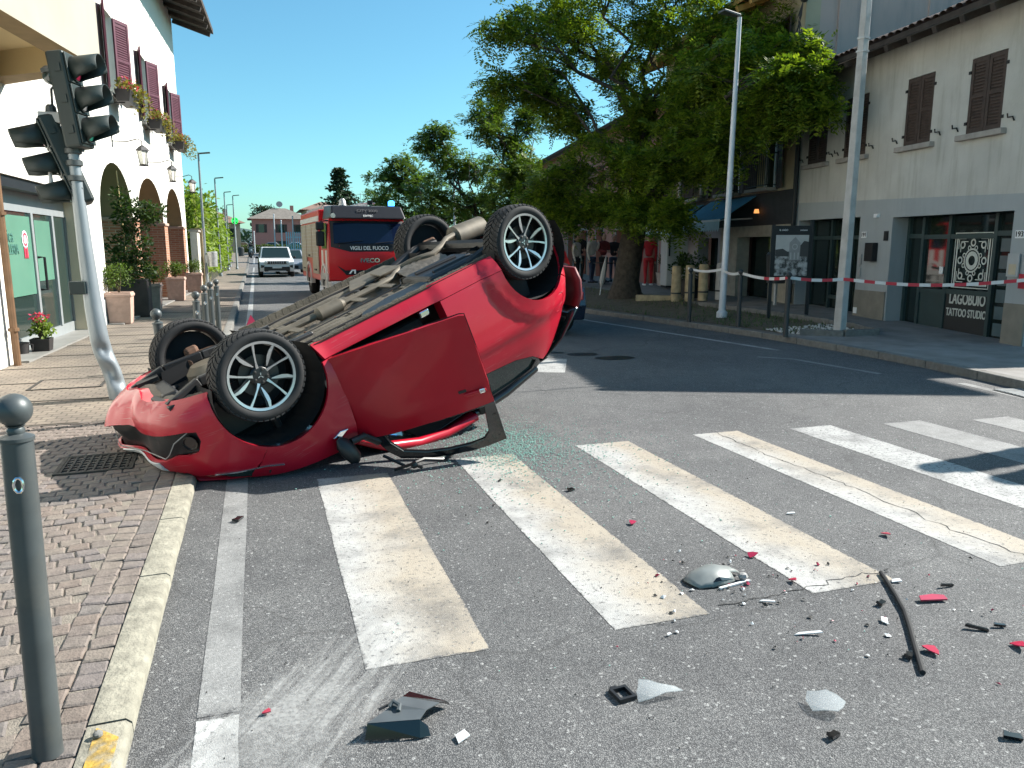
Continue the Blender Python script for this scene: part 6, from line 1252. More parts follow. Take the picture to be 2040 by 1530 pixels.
# ------------------------------------------------------------------ fire engine
M('fire_red', (.48, .006, .012), .4, var=.04, scale=2, coat=.1, spec=.3); M('fire_dark', (.010, .011, .015), .45, var=.1, spec=.3); M('truck_glass', (.006, .012, .035), .08, var=0, spec=.4); M('shutter_beige', (.33, .29, .22), .6, metal=.2, var=.12, scale=4); M('truck_white', (.55, .54, .52), .5, var=.1); M('bumper_grey', (.38, .38, .37), .6, var=.12, scale=5); M('beacon_blue', (.05, .35, 1.0), .2, emit=2.2, var=0); M('lamp_lit', (1, .93, .8), .2, emit=2.5, var=0); M('rubber', (.015, .015, .016), .85, var=.2)
def wheel_part(par, x, y, z, r, w, mat='rubber', hub='galv', axis='X', hr=.6):
    """tyre with a rim, axis along X"""
    e = bpy.data.objects.new('wheel', None); COL.objects.link(e); e.parent = par; e.location = (x, y, z); m_ = Matrix.Rotation(radians(90), 4, 'Y')
    MB().lathe([(r * hr, -w / 2), (r * .9, -w / 2), (r, -w * .32), (r, w * .32), (r * .9, w / 2), (r * hr, w / 2)], 24, (0, 0, 0), m_, closed=True).ob('tyre', mat, e, smooth=True, ang=50); MB().lathe([(r * hr, -w * .38), (r * .25, -w * .3), (r * .2, -w * .42), (.001, -w * .42)], 18, (0, 0, 0), m_, cap=False).ob('rim', hub, e, smooth=True); MB().lathe([(r * hr, w * .38), (r * .25, w * .3), (.001, w * .3)], 18, (0, 0, 0), m_, cap=False).ob('rim', hub, e, smooth=True); return e
FT = thing('fire_engine', 'red fire engine with dark windscreen and blue beacon facing the camera', 'fire engine', (3.22, 23.35, 0), radians(3.6))
hw = 1.20
# cab: front face profile (y forward of zero is the nose), built from stacked sections
sec = [(.62, .02, 1.19), (.95, -.02, 1.2), (1.30, -.04, 1.2), (1.62, .0, 1.19), (2.36, .24, 1.13), (2.42, .22, 1.12)]
mb = MB(); v = []; f = []; ny = 8
for (z, y, w) in sec:
    row = []
    for i in range(ny + 1):
        t_ = -1 + 2 * i / ny; row.append((w * t_, y + .14 * t_ ** 4, z))
    v += row + [(w, 1.75, z), (-w, 1.75, z)]
K_ = ny + 3
for r_ in range(len(sec) - 1):
    for i in range(K_): a = r_ * K_ + i; b = r_ * K_ + (i + 1) % K_; f.append((a, b, b + K_, a + K_))
f.append(tuple((len(sec) - 1) * K_ + i for i in range(K_))); f.append(tuple(range(K_))[::-1]); mb.add(v, f); mb.ob('cab', 'fire_red', FT, smooth=True, ang=25)
def face(name, pts, mat, off=.012, th=.01):
    """panel following the cab front, pts in (x, z)"""
    def fy(x, z):
        for (z0, y0, w0), (z1, y1, w1) in zip(sec, sec[1:]):
            if z <= z1 or (z1, y1, w1) == sec[-1]:
                k = (z - z0) / (z1 - z0); w = lerp(w0, w1, k); return lerp(y0, y1, k) + .14 * min(1.2, abs(x / w)) ** 4
    dens = []
    for i in range(len(pts)):
        a, b = Vector(pts[i]), Vector(pts[(i + 1) % len(pts)]); n_ = max(1, int((b - a).length / .15)); dens += [tuple(a.lerp(b, k / n_)) for k in range(n_)]
    inner = [(x * .2, z * .1) for x in range(-6, 7) for z in range(6, 30) if inpoly((x * .2, z * .1), pts)]
    v2, f2 = cdt([dens], inner); k = len(v2); mb = MB(); fr = [(p[0], fy(p[0], p[1]) - off, p[1]) for p in v2]; bk = [(p[0], fy(p[0], p[1]) - off + th, p[1]) for p in v2]; cn = set((t[i], t[(i + 1) % len(t)]) for t in f2 for i in range(len(t)))
    mb.add(fr + bk, [tuple(t) for t in f2] + [(b, a, a + k, b + k) for a, b in cn if (b, a) not in cn]); return mb.ob(name, mat, FT, smooth=True)
face('windscreen', [(-1.04, 1.70), (1.04, 1.70), (1.02, 2.30), (-1.02, 2.30)], 'truck_glass', .016); face('screen_surround', [(-1.13, 1.60), (-.6, 1.46), (.6, 1.46), (1.13, 1.60), (1.10, 2.36), (-1.10, 2.36)], 'fire_dark', .008)
face('lower_grille', [(-.98, 1.06), (-.72, .78), (.72, .78), (.98, 1.06), (.75, .92), (-.75, .92)], 'fire_dark', .012)
MB().add([(-1.12, -.02, 2.42), (1.12, -.02, 2.42), (1.05, .32, 2.80), (-1.05, .32, 2.80), (-1.12, 1.7, 2.42), (1.12, 1.7, 2.42), (1.05, 1.7, 2.84), (-1.05, 1.7, 2.84)], [(0, 1, 2, 3), (3, 2, 6, 7), (0, 3, 7, 4), (1, 5, 6, 2), (4, 7, 6, 5), (0, 4, 5, 1)]).ob('roof_visor', 'fire_dark', FT, bevel=.05)
RX = (radians(90), 0, 0)
text('front_lettering', 'VIGILI DEL FUOCO', .155, 'white_print', FT, (-.02, -.035, 1.56), RX, bold=True, sx=.88); text('maker_lettering', 'IVECO', .17, 'chrome', FT, (-.02, -.065, 1.20), RX, bold=True, sx=1.2); text('visor_lettering', 'DIVITEC', .08, 'white_print', FT, (-.02, .03, 2.50), (radians(68), 0, 0), bold=True); text('visor_lettering', 'CITY 2020', .14, M('faint_print', (.05, .05, .055), .6, var=0), FT, (-.02, .15, 2.65), (radians(48), 0, 0), bold=True)
MB().prism([(-.66, .82), (-.60, .82), (-.55, .90), (-.5, .90), (-.5, .82), (-.45, .82), (-.45, .94), (-.57, .94)], -.045, -.05, 'y').ob('front_emblem', 'white_print', FT)
MB().box(-1.2, 1.2, -.12, 1.2, .28, .60).ob('bumper', 'bumper_grey', FT, bevel=.05); MB().box(-.2, 1.0, -.14, -.05, .60, .72).ob('step_panel', 'bumper_grey', FT, bevel=.02)
for q in (-1, 1):
    MB().box(q * .80 - .28, q * .80 + .28, -.135, -.1, .34, .54).ob('lamp_cluster', 'fire_dark', FT, bevel=.02)
    for k, mt in ((-.13, 'lens_clear'), (.1, 'lamp_lit')): MB().lathe([(.001, -.146), (.07, -.142), (.08, -.13)], 14, (0, 0, 0), Matrix.Translation((q * .80 + k, 0, .44)) @ Matrix.Rotation(radians(-90), 4, 'X') @ Matrix.Diagonal((1, 1, -1, 1))).ob('head_lamp', mt, FT, smooth=True)
    mi = MB().box(q * 1.42 - .12, q * 1.42 + .12, .1, .22, 1.62, 2.05).ob('mirror', 'fire_dark', FT, bevel=.04); MB().box(q * 1.42 - .12, q * 1.42 + .12, .1, .2, 2.08, 2.32).ob('mirror', 'fire_dark', FT, bevel=.04); MB().tube([(q * 1.15, .35, 2.36), (q * 1.38, .18, 2.34), (q * 1.40, .17, 2.0)], .025, 6).ob('mirror_arm', 'fire_dark', FT)
    MB().box(q * 1.192 - .01, q * 1.192 + .01, .5, 1.4, 1.55, 2.3).ob('side_window', 'truck_glass', FT); MB().box(q * 1.20 - .012, q * 1.20 + .012, .42, 1.5, .8, 1.5).ob('door_marking', 'truck_white', FT); MB().box(q * 1.205 - .012, q * 1.205 + .012, .75, 1.1, .8, 1.5).ob('door_stripe', 'fire_red', FT)
    MB().box(q * 1.195 - .03, q * 1.195 + .03, .28, 1.62, .62, .82).ob('step', 'bumper_grey', FT)
    # wheel arch covers
    for yc in (1.05, 4.6):
        mb = MB().plate([(yc + .62 * cos(radians(a)), .5 + .62 * sin(radians(a))) for a in range(-10, 191, 10)], [[(yc + .53 * cos(radians(a)), .5 + .53 * sin(radians(a))) for a in range(-9, 190, 9)]], q * 1.24, q * 1.10, 'y', Matrix(((0, 1, 0, 0), (1, 0, 0, 0), (0, 0, 1, 0), (0, 0, 0, 1)))); mb.ob('wheel_arch', 'truck_white', FT)
        wheel_part(FT, q * 1.06, yc, .48, .48, .28)
    # equipment body with roller shutters
    for k in range(3):
        y0 = 2.0 + k * 1.45; MB().box(q * 1.22 - .02, q * 1.22 + .02, y0 + .06, y0 + 1.38, .75 if k != 1 else 1.25, 2.35).ob('roller_shutter', 'shutter_beige', FT, bevel=.01)
        for s_ in range(9): MB().box(q * 1.243 - .004, q * 1.243 + .004, y0 + .08, y0 + 1.36, 1.30 + s_ * .115, 1.31 + s_ * .115).ob('shutter_slat', 'bumper_grey', FT)
        MB().box(q * 1.25 - .02, q * 1.25 + .02, y0 + .5, y0 + .9, .85 if k != 1 else 1.3, .9 if k != 1 else 1.35).ob('shutter_bar', 'fire_dark', FT)
MB().box(-1.2, 1.2, 1.9, 6.5, .55, 2.75).ob('body', 'fire_red', FT, bevel=.03); MB().box(-1.22, 1.22, 1.92, 6.5, 2.40, 2.56).ob('body_band', 'truck_white', FT)
MB().box(-1.0, 1.0, 2.2, 6.4, 2.752, 2.9).ob('roof_locker', 'bumper_grey', FT, bevel=.03)
mb = MB()
for q in (.2, .6): mb.tube([(q, 2.0, 2.98), (q, 6.4, 2.98)], .025, 6)
for k in range(11): mb.tube([(.2, 2.1 + k * .4, 2.98), (.6, 2.1 + k * .4, 2.98)], .015, 5)
mb.ob('ladder', 'galv', FT)
MB().lathe([(.10, 2.84), (.10, 2.96), (.05, 3.0)], 14, (.85, .75, 0)).ob('beacon', 'beacon_blue', FT, smooth=True); MB().lathe([(.12, 2.83), (.09, 2.98), (.05, 3.03)], 14, (-.62, .85, 0)).ob('lamp_dome', 'galv', FT, smooth=True); MB().cbox((.2, .8, 2.93), (.16, .1, .13)).ob('work_lamp', 'fire_dark', FT, bevel=.02); MB().tube([(.2, .8, 2.82), (.2, .8, 2.9)], .02, 6).ob('lamp_stalk', 'fire_dark', FT)
MB().lathe([(.05, 0), (.07, .03)], 12, (0, 0, 0), Matrix.Translation((-1.05, .02, 2.5)) @ Matrix.Rotation(radians(90), 4, 'X')).ob('marker_lamp', 'clear_lamp', FT)
for q in (-.55, .55): MB().tube([(q - .4, .0, 1.7), (q + .35, .02, 1.78)], .012, 5).ob('wiper', 'fire_dark', FT)
# ------------------------------------------------------------------ cars
def car_body(t, L, Wd_, H, mat, prof, cab, glass='auto_glass', wheel_r=.33, wb=(.8, -.8), front=-1, nw=4):
    """side profile prism with tumblehome; y is the length axis, the nose points to -y"""
    hw_ = Wd_ / 2
    mb = MB(); n_ = len(prof); v = []
    for sx_, k in ((-1, .90), (-1, 1.), (1, 1.), (1, .90)):
        for (y, z) in prof: v.append((sx_ * hw_ * k, y * (1 if k == 1. else .985), z if k == 1. else z * .99 + .01))
    f = [tuple(range(n_)), tuple(3 * n_ + i for i in reversed(range(n_)))]
    for r_ in range(3):
        for i in range(n_): f.append((r_ * n_ + i, r_ * n_ + (i + 1) % n_, (r_ + 1) * n_ + (i + 1) % n_, (r_ + 1) * n_ + i))
    mb.add(v, f); mb.ob('body', mat, t, bevel=.03)
    (ya, yb, yc, yd, zb, zt) = cab                    # cabin: base front, top front, top rear, base rear
    wt = hw_ * .80; wbse = hw_ * .95
    v = [(-wbse, ya, zb), (wbse, ya, zb), (wbse, yd, zb), (-wbse, yd, zb), (-wt, yb, zt), (wt, yb, zt), (wt, yc, zt), (-wt, yc, zt)]
    MB().add(v, [(3, 2, 1, 0), (4, 5, 6, 7), (0, 1, 5, 4), (1, 2, 6, 5), (2, 3, 7, 6), (3, 0, 4, 7)]).ob('cabin', mat, t, bevel=.05)
    def quad(a, b, c_, d, nm, ins=.86, out=.014):
        P4 = [Vector(v[i]) for i in (a, b, c_, d)]; cc = sum(P4, Vector()) / 4; nn = (P4[1] - P4[0]).cross(P4[3] - P4[0]).normalized()
        if nn.dot(cc - Vector((0, (ya + yd) / 2, (zb + zt) / 2))) < 0: nn = -nn
        P4 = [cc + (p - cc) * ins for p in P4]; MB().add([p + nn * out for p in P4] + [p - nn * .01 for p in P4], [(0, 1, 2, 3), (4, 7, 6, 5), (0, 4, 5, 1), (1, 5, 6, 2), (2, 6, 7, 3), (3, 7, 4, 0)]).ob(nm, glass, t)
    quad(0, 1, 5, 4, 'windscreen', .88); quad(2, 3, 7, 6, 'rear_window', .84); quad(1, 2, 6, 5, 'side_window', .82); quad(3, 0, 4, 7, 'side_window', .82)
    for sx_ in (-1, 1):
        for y in wb:
            wheel_part(t, sx_ * (hw_ - .09), y, wheel_r, wheel_r, .2); MB().plate([(y + (wheel_r + .07) * cos(radians(a)), wheel_r + (wheel_r + .07) * sin(radians(a))) for a in range(-5, 186, 12)], [], sx_ * (hw_ + .004), sx_ * (hw_ - .06), 'y', Matrix(((0, 1, 0, 0), (1, 0, 0, 0), (0, 0, 1, 0), (0, 0, 0, 1)))).ob('wheel_arch', 'rubber', t)
        MB().cbox((sx_ * (hw_ + .08), cab[0] + .25, cab[4] + .06), (.16, .1, .12)).ob('mirror', 'car_black', t, bevel=.03)
M('car_white', (.72, .73, .74), .3, var=.03, coat=.5); M('car_silver', (.35, .37, .40), .35, metal=.5, var=.05, coat=.4); M('car_navy', (.012, .018, .035), .25, var=.05, coat=.6); M('car_grey', (.18, .19, .2), .35, var=.05, coat=.4)
SV = thing('white_suv', 'white boxy off-road car driving towards the camera', 'car', (.98, 45.3, 0), radians(1))
car_body(SV, 4.2, 1.8, 1.67, 'car_white', [(-1.95, .30), (2.0, .30), (2.08, .55), (2.05, 1.0), (-.85, 1.02), (-1.75, .93), (-1.98, .82), (-2.02, .5)], (-1.0, -.55, 1.7, 1.98, .98, 1.60), wb=(-1.25, 1.25))
MB().box(-.62, .62, -2.05, -2.0, .70, .86).ob('grille', 'car_black', SV, bevel=.01)
for k in range(7): MB().box(-.33 + k * .11 - .02, -.33 + k * .11 + .02, -2.058, -2.045, .72, .84).ob('grille_slot', 'car_silver', SV)
for q in (-1, 1): MB().lathe([(.001, -.05), (.075, -.045), (.09, .0)], 14, (0, 0, 0), Matrix.Translation((q * .55, -2.03, .78)) @ Matrix.Rotation(radians(-90), 4, 'X') @ Matrix.Diagonal((1, 1, 1, 1))).ob('head_lamp', 'lens_clear', SV, smooth=True); MB().prism([(q * .62, .62), (q * .82, .66), (q * .82, .5), (q * .70, .52)], -2.05, -2.0, 'y').ob('fog_lamp', 'car_black', SV)
MB().box(-.66, .66, -2.06, -2.0, .30, .56).ob('lower_bumper', 'car_black', SV, bevel=.03); MB().box(-.24, .24, -2.075, -2.06, .48, .58).ob('number_plate', 'plate_white', SV); MB().box(-.45, .45, -2.072, -2.061, .31, .36).ob('skid_plate', 'car_silver', SV)
for q in (-.58, .58): MB().box(q - .025, q + .025, -.4, 1.6, 1.62, 1.68).ob('roof_rail', 'car_black', SV)
PR = [(-1.95, .28), (1.95, .28), (2.02, .55), (1.95, .88), (-.75, .90), (-1.65, .76), (-1.98, .60)]; CB = (-.85, -.15, 1.0, 1.8, .86, 1.43)
def simple_car(name, label, x, y, z, rz, mat, lampf='lens_clear', grp=None):
    t = thing(name, label, 'car', (x, y, z), rz, grp); car_body(t, 4, 1.72, 1.45, mat, PR, CB, wb=(-1.25, 1.2), wheel_r=.31)
    for q in (-1, 1): MB().cbox((q * .62, -1.93, .66), (.32, .08, .12)).ob('head_lamp', lampf, t, bevel=.02); MB().cbox((q * .66, 1.97, .72), (.28, .08, .16)).ob('tail_lamp', 'lens_red', t, bevel=.02)
    MB().box(-.4, .4, -1.99, -1.95, .35, .5).ob('grille', 'car_black', t); MB().box(-.24, .24, 1.985, 2.03, .5, .6).ob('number_plate', 'plate_white', t); return t
simple_car('parked_car', 'dark blue car standing behind the tail of the overturned car', 4.72, 14.9, 0, radians(183), 'car_navy')
simple_car('following_car', 'silver car following close behind the white off-road car', 1.95, 50, 0, 0, 'car_silver')
G2 = 'cars parked at the far junction'
simple_car('far_car', 'white car nearest the turquoise fence at the far junction', 7.4, 92, zroad(92), radians(-55), 'car_white', grp=G2)
for k, (x, y, mt, lb) in enumerate(((-1.5, 128, 'car_grey', 'grey car leftmost behind the far hedge'), (3.0, 130, 'car_silver', 'silver car in the middle behind the far hedge'), (6.6, 131, 'car_white', 'white car right of the others behind the far hedge'))): simple_car('far_car', lb, x, y, .9, radians(80), mt, grp=G2)
# ------------------------------------------------------------------ motorcycles with riders
def skin_body(name, pts, edges, rad, mat, par=None, root=0):
    me = bpy.data.meshes.new(name); me.from_pydata(pts, edges, []); o = bpy.data.objects.new(name, me); COL.objects.link(o); me.materials.append(MATS[mat] if isinstance(mat, str) else mat)
    o.modifiers.new('skin', 'SKIN')
    if not me.skin_vertices: bpy.context.view_layer.objects.active = o
    sk = me.skin_vertices[0].data
    for i, r_ in enumerate(rad): sk[i].radius = (r_, r_) if not isinstance(r_, tuple) else r_
    sk[root].use_root = True
    s_ = o.modifiers.new('sub', 'SUBSURF'); s_.levels = 2; s_.render_levels = 2
    me.polygons.foreach_set('use_smooth', [True] * len(me.polygons))
    if par: o.parent = par
    dg = bpy.context.evaluated_depsgraph_get(); m2 = bpy.data.meshes.new_from_object(o.evaluated_get(dg)); old = o.data; o.modifiers.clear(); o.data = m2
    m2.polygons.foreach_set('use_smooth', [True] * len(m2.polygons)); return o
M('cloth_black', (.015, .015, .017), .8, var=.2); M('cloth_red', (.45, .02, .03), .8, var=.15, scale=10); M('cloth_white', (.5, .48, .45), .8, var=.1); M('cloth_blue', (.03, .05, .10), .8, var=.2); M('cloth_maroon', (.12, .015, .02), .8, var=.2); M('skin', (.42, .26, .19), .6, var=.05); M('hair_dark', (.02, .014, .01), .7, var=.2)
def motorbike(label, x, y, rz, rider_label):
    z = zroad(y); t = thing('motorcycle', label, 'motorcycle', (x, y, z), rz)
    for yy in (-.65, .65): wheel_part(t, 0, yy, .31, .31, .12, hr=.7)
    MB().box(-.16, .16, -.45, .5, .35, .75).ob('body', 'car_black', t, bevel=.06); MB().box(-.13, .13, -.05, .7, .75, .86).ob('seat', 'car_black', t, bevel=.03); MB().tube([(-.35, -.45, 1.0), (0, -.5, 1.02), (.35, -.45, 1.0)], .02, 6).ob('handlebar', 'galv', t); MB().prism([(-.2, .6), (.2, .6), (.18, 1.2), (-.18, 1.2)], -.62, -.56, 'y').ob('fairing', 'car_grey', t); MB().lathe([(.09, 0), (.07, .04)], 10, (0, 0, 0), Matrix.Translation((0, -.62, .85)) @ Matrix.Rotation(radians(90), 4, 'X')).ob('head_lamp', 'lens_clear', t); MB().tube([(0, -.65, .31), (0, -.5, 1.0)], .04, 6).ob('fork', 'galv', t)
    p = thing('person', rider_label, 'person', (x, y, z), rz)
    pts = [(0, .25, .92), (0, .2, 1.15), (0, .12, 1.38), (0, .08, 1.5), (.2, .1, 1.38), (.33, -.1, 1.18), (.32, -.4, 1.05), (-.2, .1, 1.38), (-.33, -.1, 1.18), (-.32, -.4, 1.05), (.17, .0, .85), (.22, -.1, .5), (.2, .02, .3), (-.17, .0, .85), (-.22, -.1, .5), (-.2, .02, .3), (.2, -.1, .26), (-.2, -.1, .26)]
    skin_body('body', pts, [(0, 1), (1, 2), (2, 3), (2, 4), (4, 5), (5, 6), (2, 7), (7, 8), (8, 9), (0, 10), (10, 11), (11, 12), (0, 13), (13, 14), (14, 15), (12, 16), (15, 17)], [.15, .15, .17, .07, .08, .06, .045, .08, .06, .045, .10, .08, .06, .10, .08, .06, .05, .05], 'cloth_black', p)
    MB().ball((0, .06, 1.66), .135, 14).ob('helmet', 'car_grey', p, smooth=True); MB().box(-.09, .09, -.085, -.05, 1.62, 1.70).ob('visor', 'auto_glass', p, bevel=.02)
motorbike('dark motorcycle ridden along the far left lane', -.55, 88, radians(4), 'rider in dark clothes and helmet on the far left motorcycle'); motorbike('dark motorcycle behind the white off-road car', 5.0, 80, radians(-5), 'rider in dark clothes on the motorcycle behind the white car')
# ------------------------------------------------------------------ people on the right footway
def person(label, x, y, rz, top, legs, h=1.7, arms='down', hair='hair_dark', extra=None, grp=None, face_=True):
    z = zr(x, y); k = h / 1.7; t = thing('person', label, 'person', (x, y, z), rz, grp, rot=(0, 0, rz)); t.scale = (k, k, k)
    A = {'down': [(.20, 0, 1.40), (.25, .02, 1.13), (.24, -.05, .88), (.235, -.07, .80)], 'front': [(.20, 0, 1.40), (.25, -.02, 1.15), (.12, -.24, 1.12), (.05, -.27, 1.12)], 'face': [(.20, 0, 1.40), (.26, -.05, 1.14), (.13, -.2, 1.36), (.09, -.2, 1.46)]}[arms]
    pts = [(0, .0, .95), (0, .01, 1.15), (0, .0, 1.38), (0, -.01, 1.50)]; ed = [(0, 1), (1, 2), (2, 3)]; ra = [(.155, .12), (.13, .10), (.17, .11), .06]
    for sx_ in (1, -1):
        b = len(pts); a_ = A if (arms != 'face' or sx_ > 0) else [(.20, 0, 1.40), (.25, .02, 1.13), (.24, -.05, .88), (.235, -.07, .80)]
        pts += [(sx_ * p[0], p[1], p[2]) for p in a_]; ed += [(2, b), (b, b + 1), (b + 1, b + 2), (b + 2, b + 3)]; ra += [.075, .052, .04, .035]
    skin_body('upper_body', pts, ed, ra, top, t)
    pts = [(0, 0, .96)]; ed = []; ra = [(.15, .115)]
    for sx_, fy_ in ((1, .04), (-1, -.06)):
        b = len(pts); pts += [(sx_ * .10, 0, .86), (sx_ * .11, -.01 + fy_ * .6, .48), (sx_ * .11, .03 + fy_, .10), (sx_ * .12, -.10 + fy_, .045)]; ed += [(0, b), (b, b + 1), (b + 1, b + 2), (b + 2, b + 3)]; ra += [.098, .066, .045, .042]
    skin_body('lower_body', pts, ed, ra, legs, t)
    hd = MB().lathe([(.03, -.14), (.06, -.11), (.078, -.04), (.085, .03), (.075, .08), (.04, .115), (.001, .122)], 14, (0, -.015, 1.64)).ob('head', 'skin', t, smooth=True)
    MB().lathe([(.082, -.03), (.093, .03), (.084, .085), (.045, .125), (.001, .134)], 14, (0, .012, 1.64)).ob('hair', hair, t, smooth=True)
    MB().cbox((0, -.105, 1.63), (.022, .03, .04)).ob('nose', 'skin', hd, bevel=.008)
    for q in (-1, 1): MB().cbox((q * .032, -.094, 1.655), (.018, .01, .01)).ob('eye', 'black_print', hd); MB().cbox((q * .086, .0, 1.635), (.014, .03, .05)).ob('ear', 'skin', hd, bevel=.006); MB().ball((q * (.235 if arms == 'down' or (arms == 'face' and q < 0) else (.05 if arms == 'front' else .09)), -.07 if arms == 'down' or (arms == 'face' and q < 0) else (-.27 if arms == 'front' else -.2), .76 if arms == 'down' or (arms == 'face' and q < 0) else (1.12 if arms == 'front' else 1.49)), .042, 8).ob('hand', 'skin', t, smooth=True); MB().cbox((q * .12, -.06, .03), (.09, .24, .06)).ob('shoe', 'white_print' if 'red' in label else 'cloth_black', t, bevel=.02)
    MB().cbox((0, -.09, 1.585), (.04, .01, .01)).ob('mouth', 'cloth_maroon', hd); return t
person('person in a bright red top and red trousers walking away by the big tree', 12.62, 23.6, radians(165), 'cloth_red', 'cloth_red', 1.7)
PG = 'onlookers left of the big tree'
person('person in a maroon top with folded arms left of the big tree', 12.05, 26.0, radians(15), 'cloth_maroon', 'cloth_black', 1.72, 'front', grp=PG); person('dark clothed person standing right against the tree trunk', 12.75, 26.6, radians(-10), 'cloth_black', 'cloth_blue', 1.68, 'front', grp=PG); person('person in a white top raising a hand to the face', 11.55, 25.9, radians(30), 'cloth_white', 'cloth_blue', 1.72, 'face', grp=PG); person('dark clothed person behind the one in the white top', 11.55, 27.0, radians(5), 'cloth_black', 'cloth_black', 1.78, 'front', grp=PG); person('person in a pale top nearest the tail of the red car', 10.95, 25.9, radians(40), 'cloth_white', 'cloth_black', 1.66, 'down', grp=PG)
t = thing('cafe_table', 'dark round table among the onlookers left of the tree', 'table', (11.6, 24.9, zr(11.6, 24.9))); MB().lathe([(.4, .72), (.4, .75)], 18).ob('table_top', 'cloth_black', t); MB().lathe([(.03, .02), (.03, .72)], 8).ob('leg', 'black_iron', t); MB().lathe([(.25, 0), (.22, .02)], 12).ob('base', 'black_iron', t)
# ------------------------------------------------------------------ trees
CF = Vector((sin(radians(18.17)) * cos(radians(10.12)), cos(radians(18.17)) * cos(radians(10.12)), -sin(radians(10.12)))); CRt = Vector((cos(radians(18.17)), -sin(radians(18.17)), 0)); CU = CRt.cross(CF)
def view(px, py, d): return Vector((0, 0, 1.6)) + (CF + CRt * ((px - 1020) / 1530) - CU * ((py - 765) / 1530)) * d   # a place measured off the photograph
leafmat('leaf_locust', (.05, .10, .011), (.22, .285, .03), .5, .4); leafmat('leaf_mid', (.05, .10, .015), (.13, .19, .03), .55, .35); leafmat('leaf_conifer', (.012, .032, .014), (.03, .06, .025), .6, .15)
def spray(mb, rn, q, d, L, ls, n=6):
    """a feathery leaf: leaflets in pairs along a drooping stalk"""
    d = d.normalized(); side = d.cross(Vector((0, 0, 1)));
    if side.length < 1e-3: side = Vector((1, 0, 0))
    side.normalize(); side = (side + Vector((0, 0, rn.uniform(-.7, .7)))).normalized(); up = side.cross(d)
    for i in range(n):
        t = (i + .6) / n; c = q + d * L * t + Vector((0, 0, -.22 * L * t * t))
        for s in (-1, 1):
            e = (side * s + d * .45 + up * rn.uniform(-.35, .35)).normalized() * ls * rn.uniform(.8, 1.2); w = d * ls * .22
            mb.v += [tuple(c), tuple(c + e * .5 + w), tuple(c + e), tuple(c + e * .5 - w)]; k = len(mb.v) - 4; mb.f.append((k, k + 1, k + 2, k + 3))
def branchy(a, b, rn, n=5, wob=.12):
    a, b = Vector(a), Vector(b); L = (b - a).length; P = []
    for i in range(n + 1):
        t = i / n; p = a.lerp(b, t); p += Vector((rn.gauss(0, 1), rn.gauss(0, 1), rn.gauss(0, .6))) * wob * L * .35 * sin(pi * t) + Vector((0, 0, .10 * L * sin(pi * t))); P.append(p)
    return P
def tree(name, label, trunk, tr, lobes, seed, ls=.055, sprays=24, clumps=9, mat='leaf_locust', L=.3, cat='tree', grp=None, fork=None, bare=0):
    rn = random.Random(seed); base = Vector(trunk[0]); t = thing(name, label, cat, base[:], 0, grp); off = base
    wood = MB(); lf = MB(); P = [Vector(p) - off for p in trunk]
    rp_ = []; rr_ = []
    for i in range(len(P) - 1):
        for k in range(4): rp_.append(P[i].lerp(P[i + 1], k / 4)); rr_.append(lerp(tr[i], tr[i + 1], k / 4))
    rp_.append(P[-1]); rr_.append(tr[-1]); tk = MB(); tk.tube(rp_, rr_, 14)
    tk.v = [(x * (1) + .05 * nz(x * 3, y * 3, z * .8 + seed) * (1 if z < 4 else .4), y + .05 * nz(x * 3 + 9, y * 3, z * .8 + seed), z) for x, y, z in tk.v]
    tk.ob('trunk', 'bark', t, smooth=True, ang=60)
    ends = []
    for c, r in lobes:
        c = Vector(c) - off; st = P[-1] if fork is None else P[max(fork, min(range(len(P)), key=lambda i: abs(P[i].z - c.z * .55)))]
        lb = branchy(st, c, rn, 6, .22); r0 = tr[-1] * rn.uniform(.28, .48); wood.tube(lb, [lerp(r0, .022, i / 6) for i in range(7)], 6, False)
        for k in range(clumps):
            d = Vector((rn.gauss(0, 1), rn.gauss(0, 1), rn.gauss(0, .7))).normalized() * r * rn.uniform(.45, 1.0); e = c + d
            sb = branchy(lb[rn.choice((3, 4, 5, 6))], e, rn, 4, .25); wood.tube(sb, [.024, .018, .013, .009, .005], 4, False); ends.append((sb, r))
    crown = []
    for sb, r in ends:
        for k in range(sprays):
            i = rn.choice((2, 3, 4, 4)); q = sb[i].lerp(sb[i - 1], rn.random()) + Vector((rn.gauss(0, 1), rn.gauss(0, 1), rn.gauss(0, .8))) * .17 * max(.6, r)
            spray(lf, rn, q, Vector((rn.gauss(0, 1), rn.gauss(0, 1), rn.gauss(-.1, .5))), L * rn.uniform(.7, 1.2), ls)
    for k in range(bare):
        a = P[-1] + Vector((rn.uniform(-1, 1), rn.uniform(-1, 1), rn.uniform(1.0, 2))); wood.tube([P[-1], a, a + Vector((rn.uniform(-.4, .4), rn.uniform(-.4, .4), rn.uniform(1, 1.8)))], [.03, .015, .006], 4, False)
    wood.ob('branches', 'bark', t, smooth=True, ang=60); lf.ob('crown', mat, t); return t
bz = zr(9.64, 19.3)
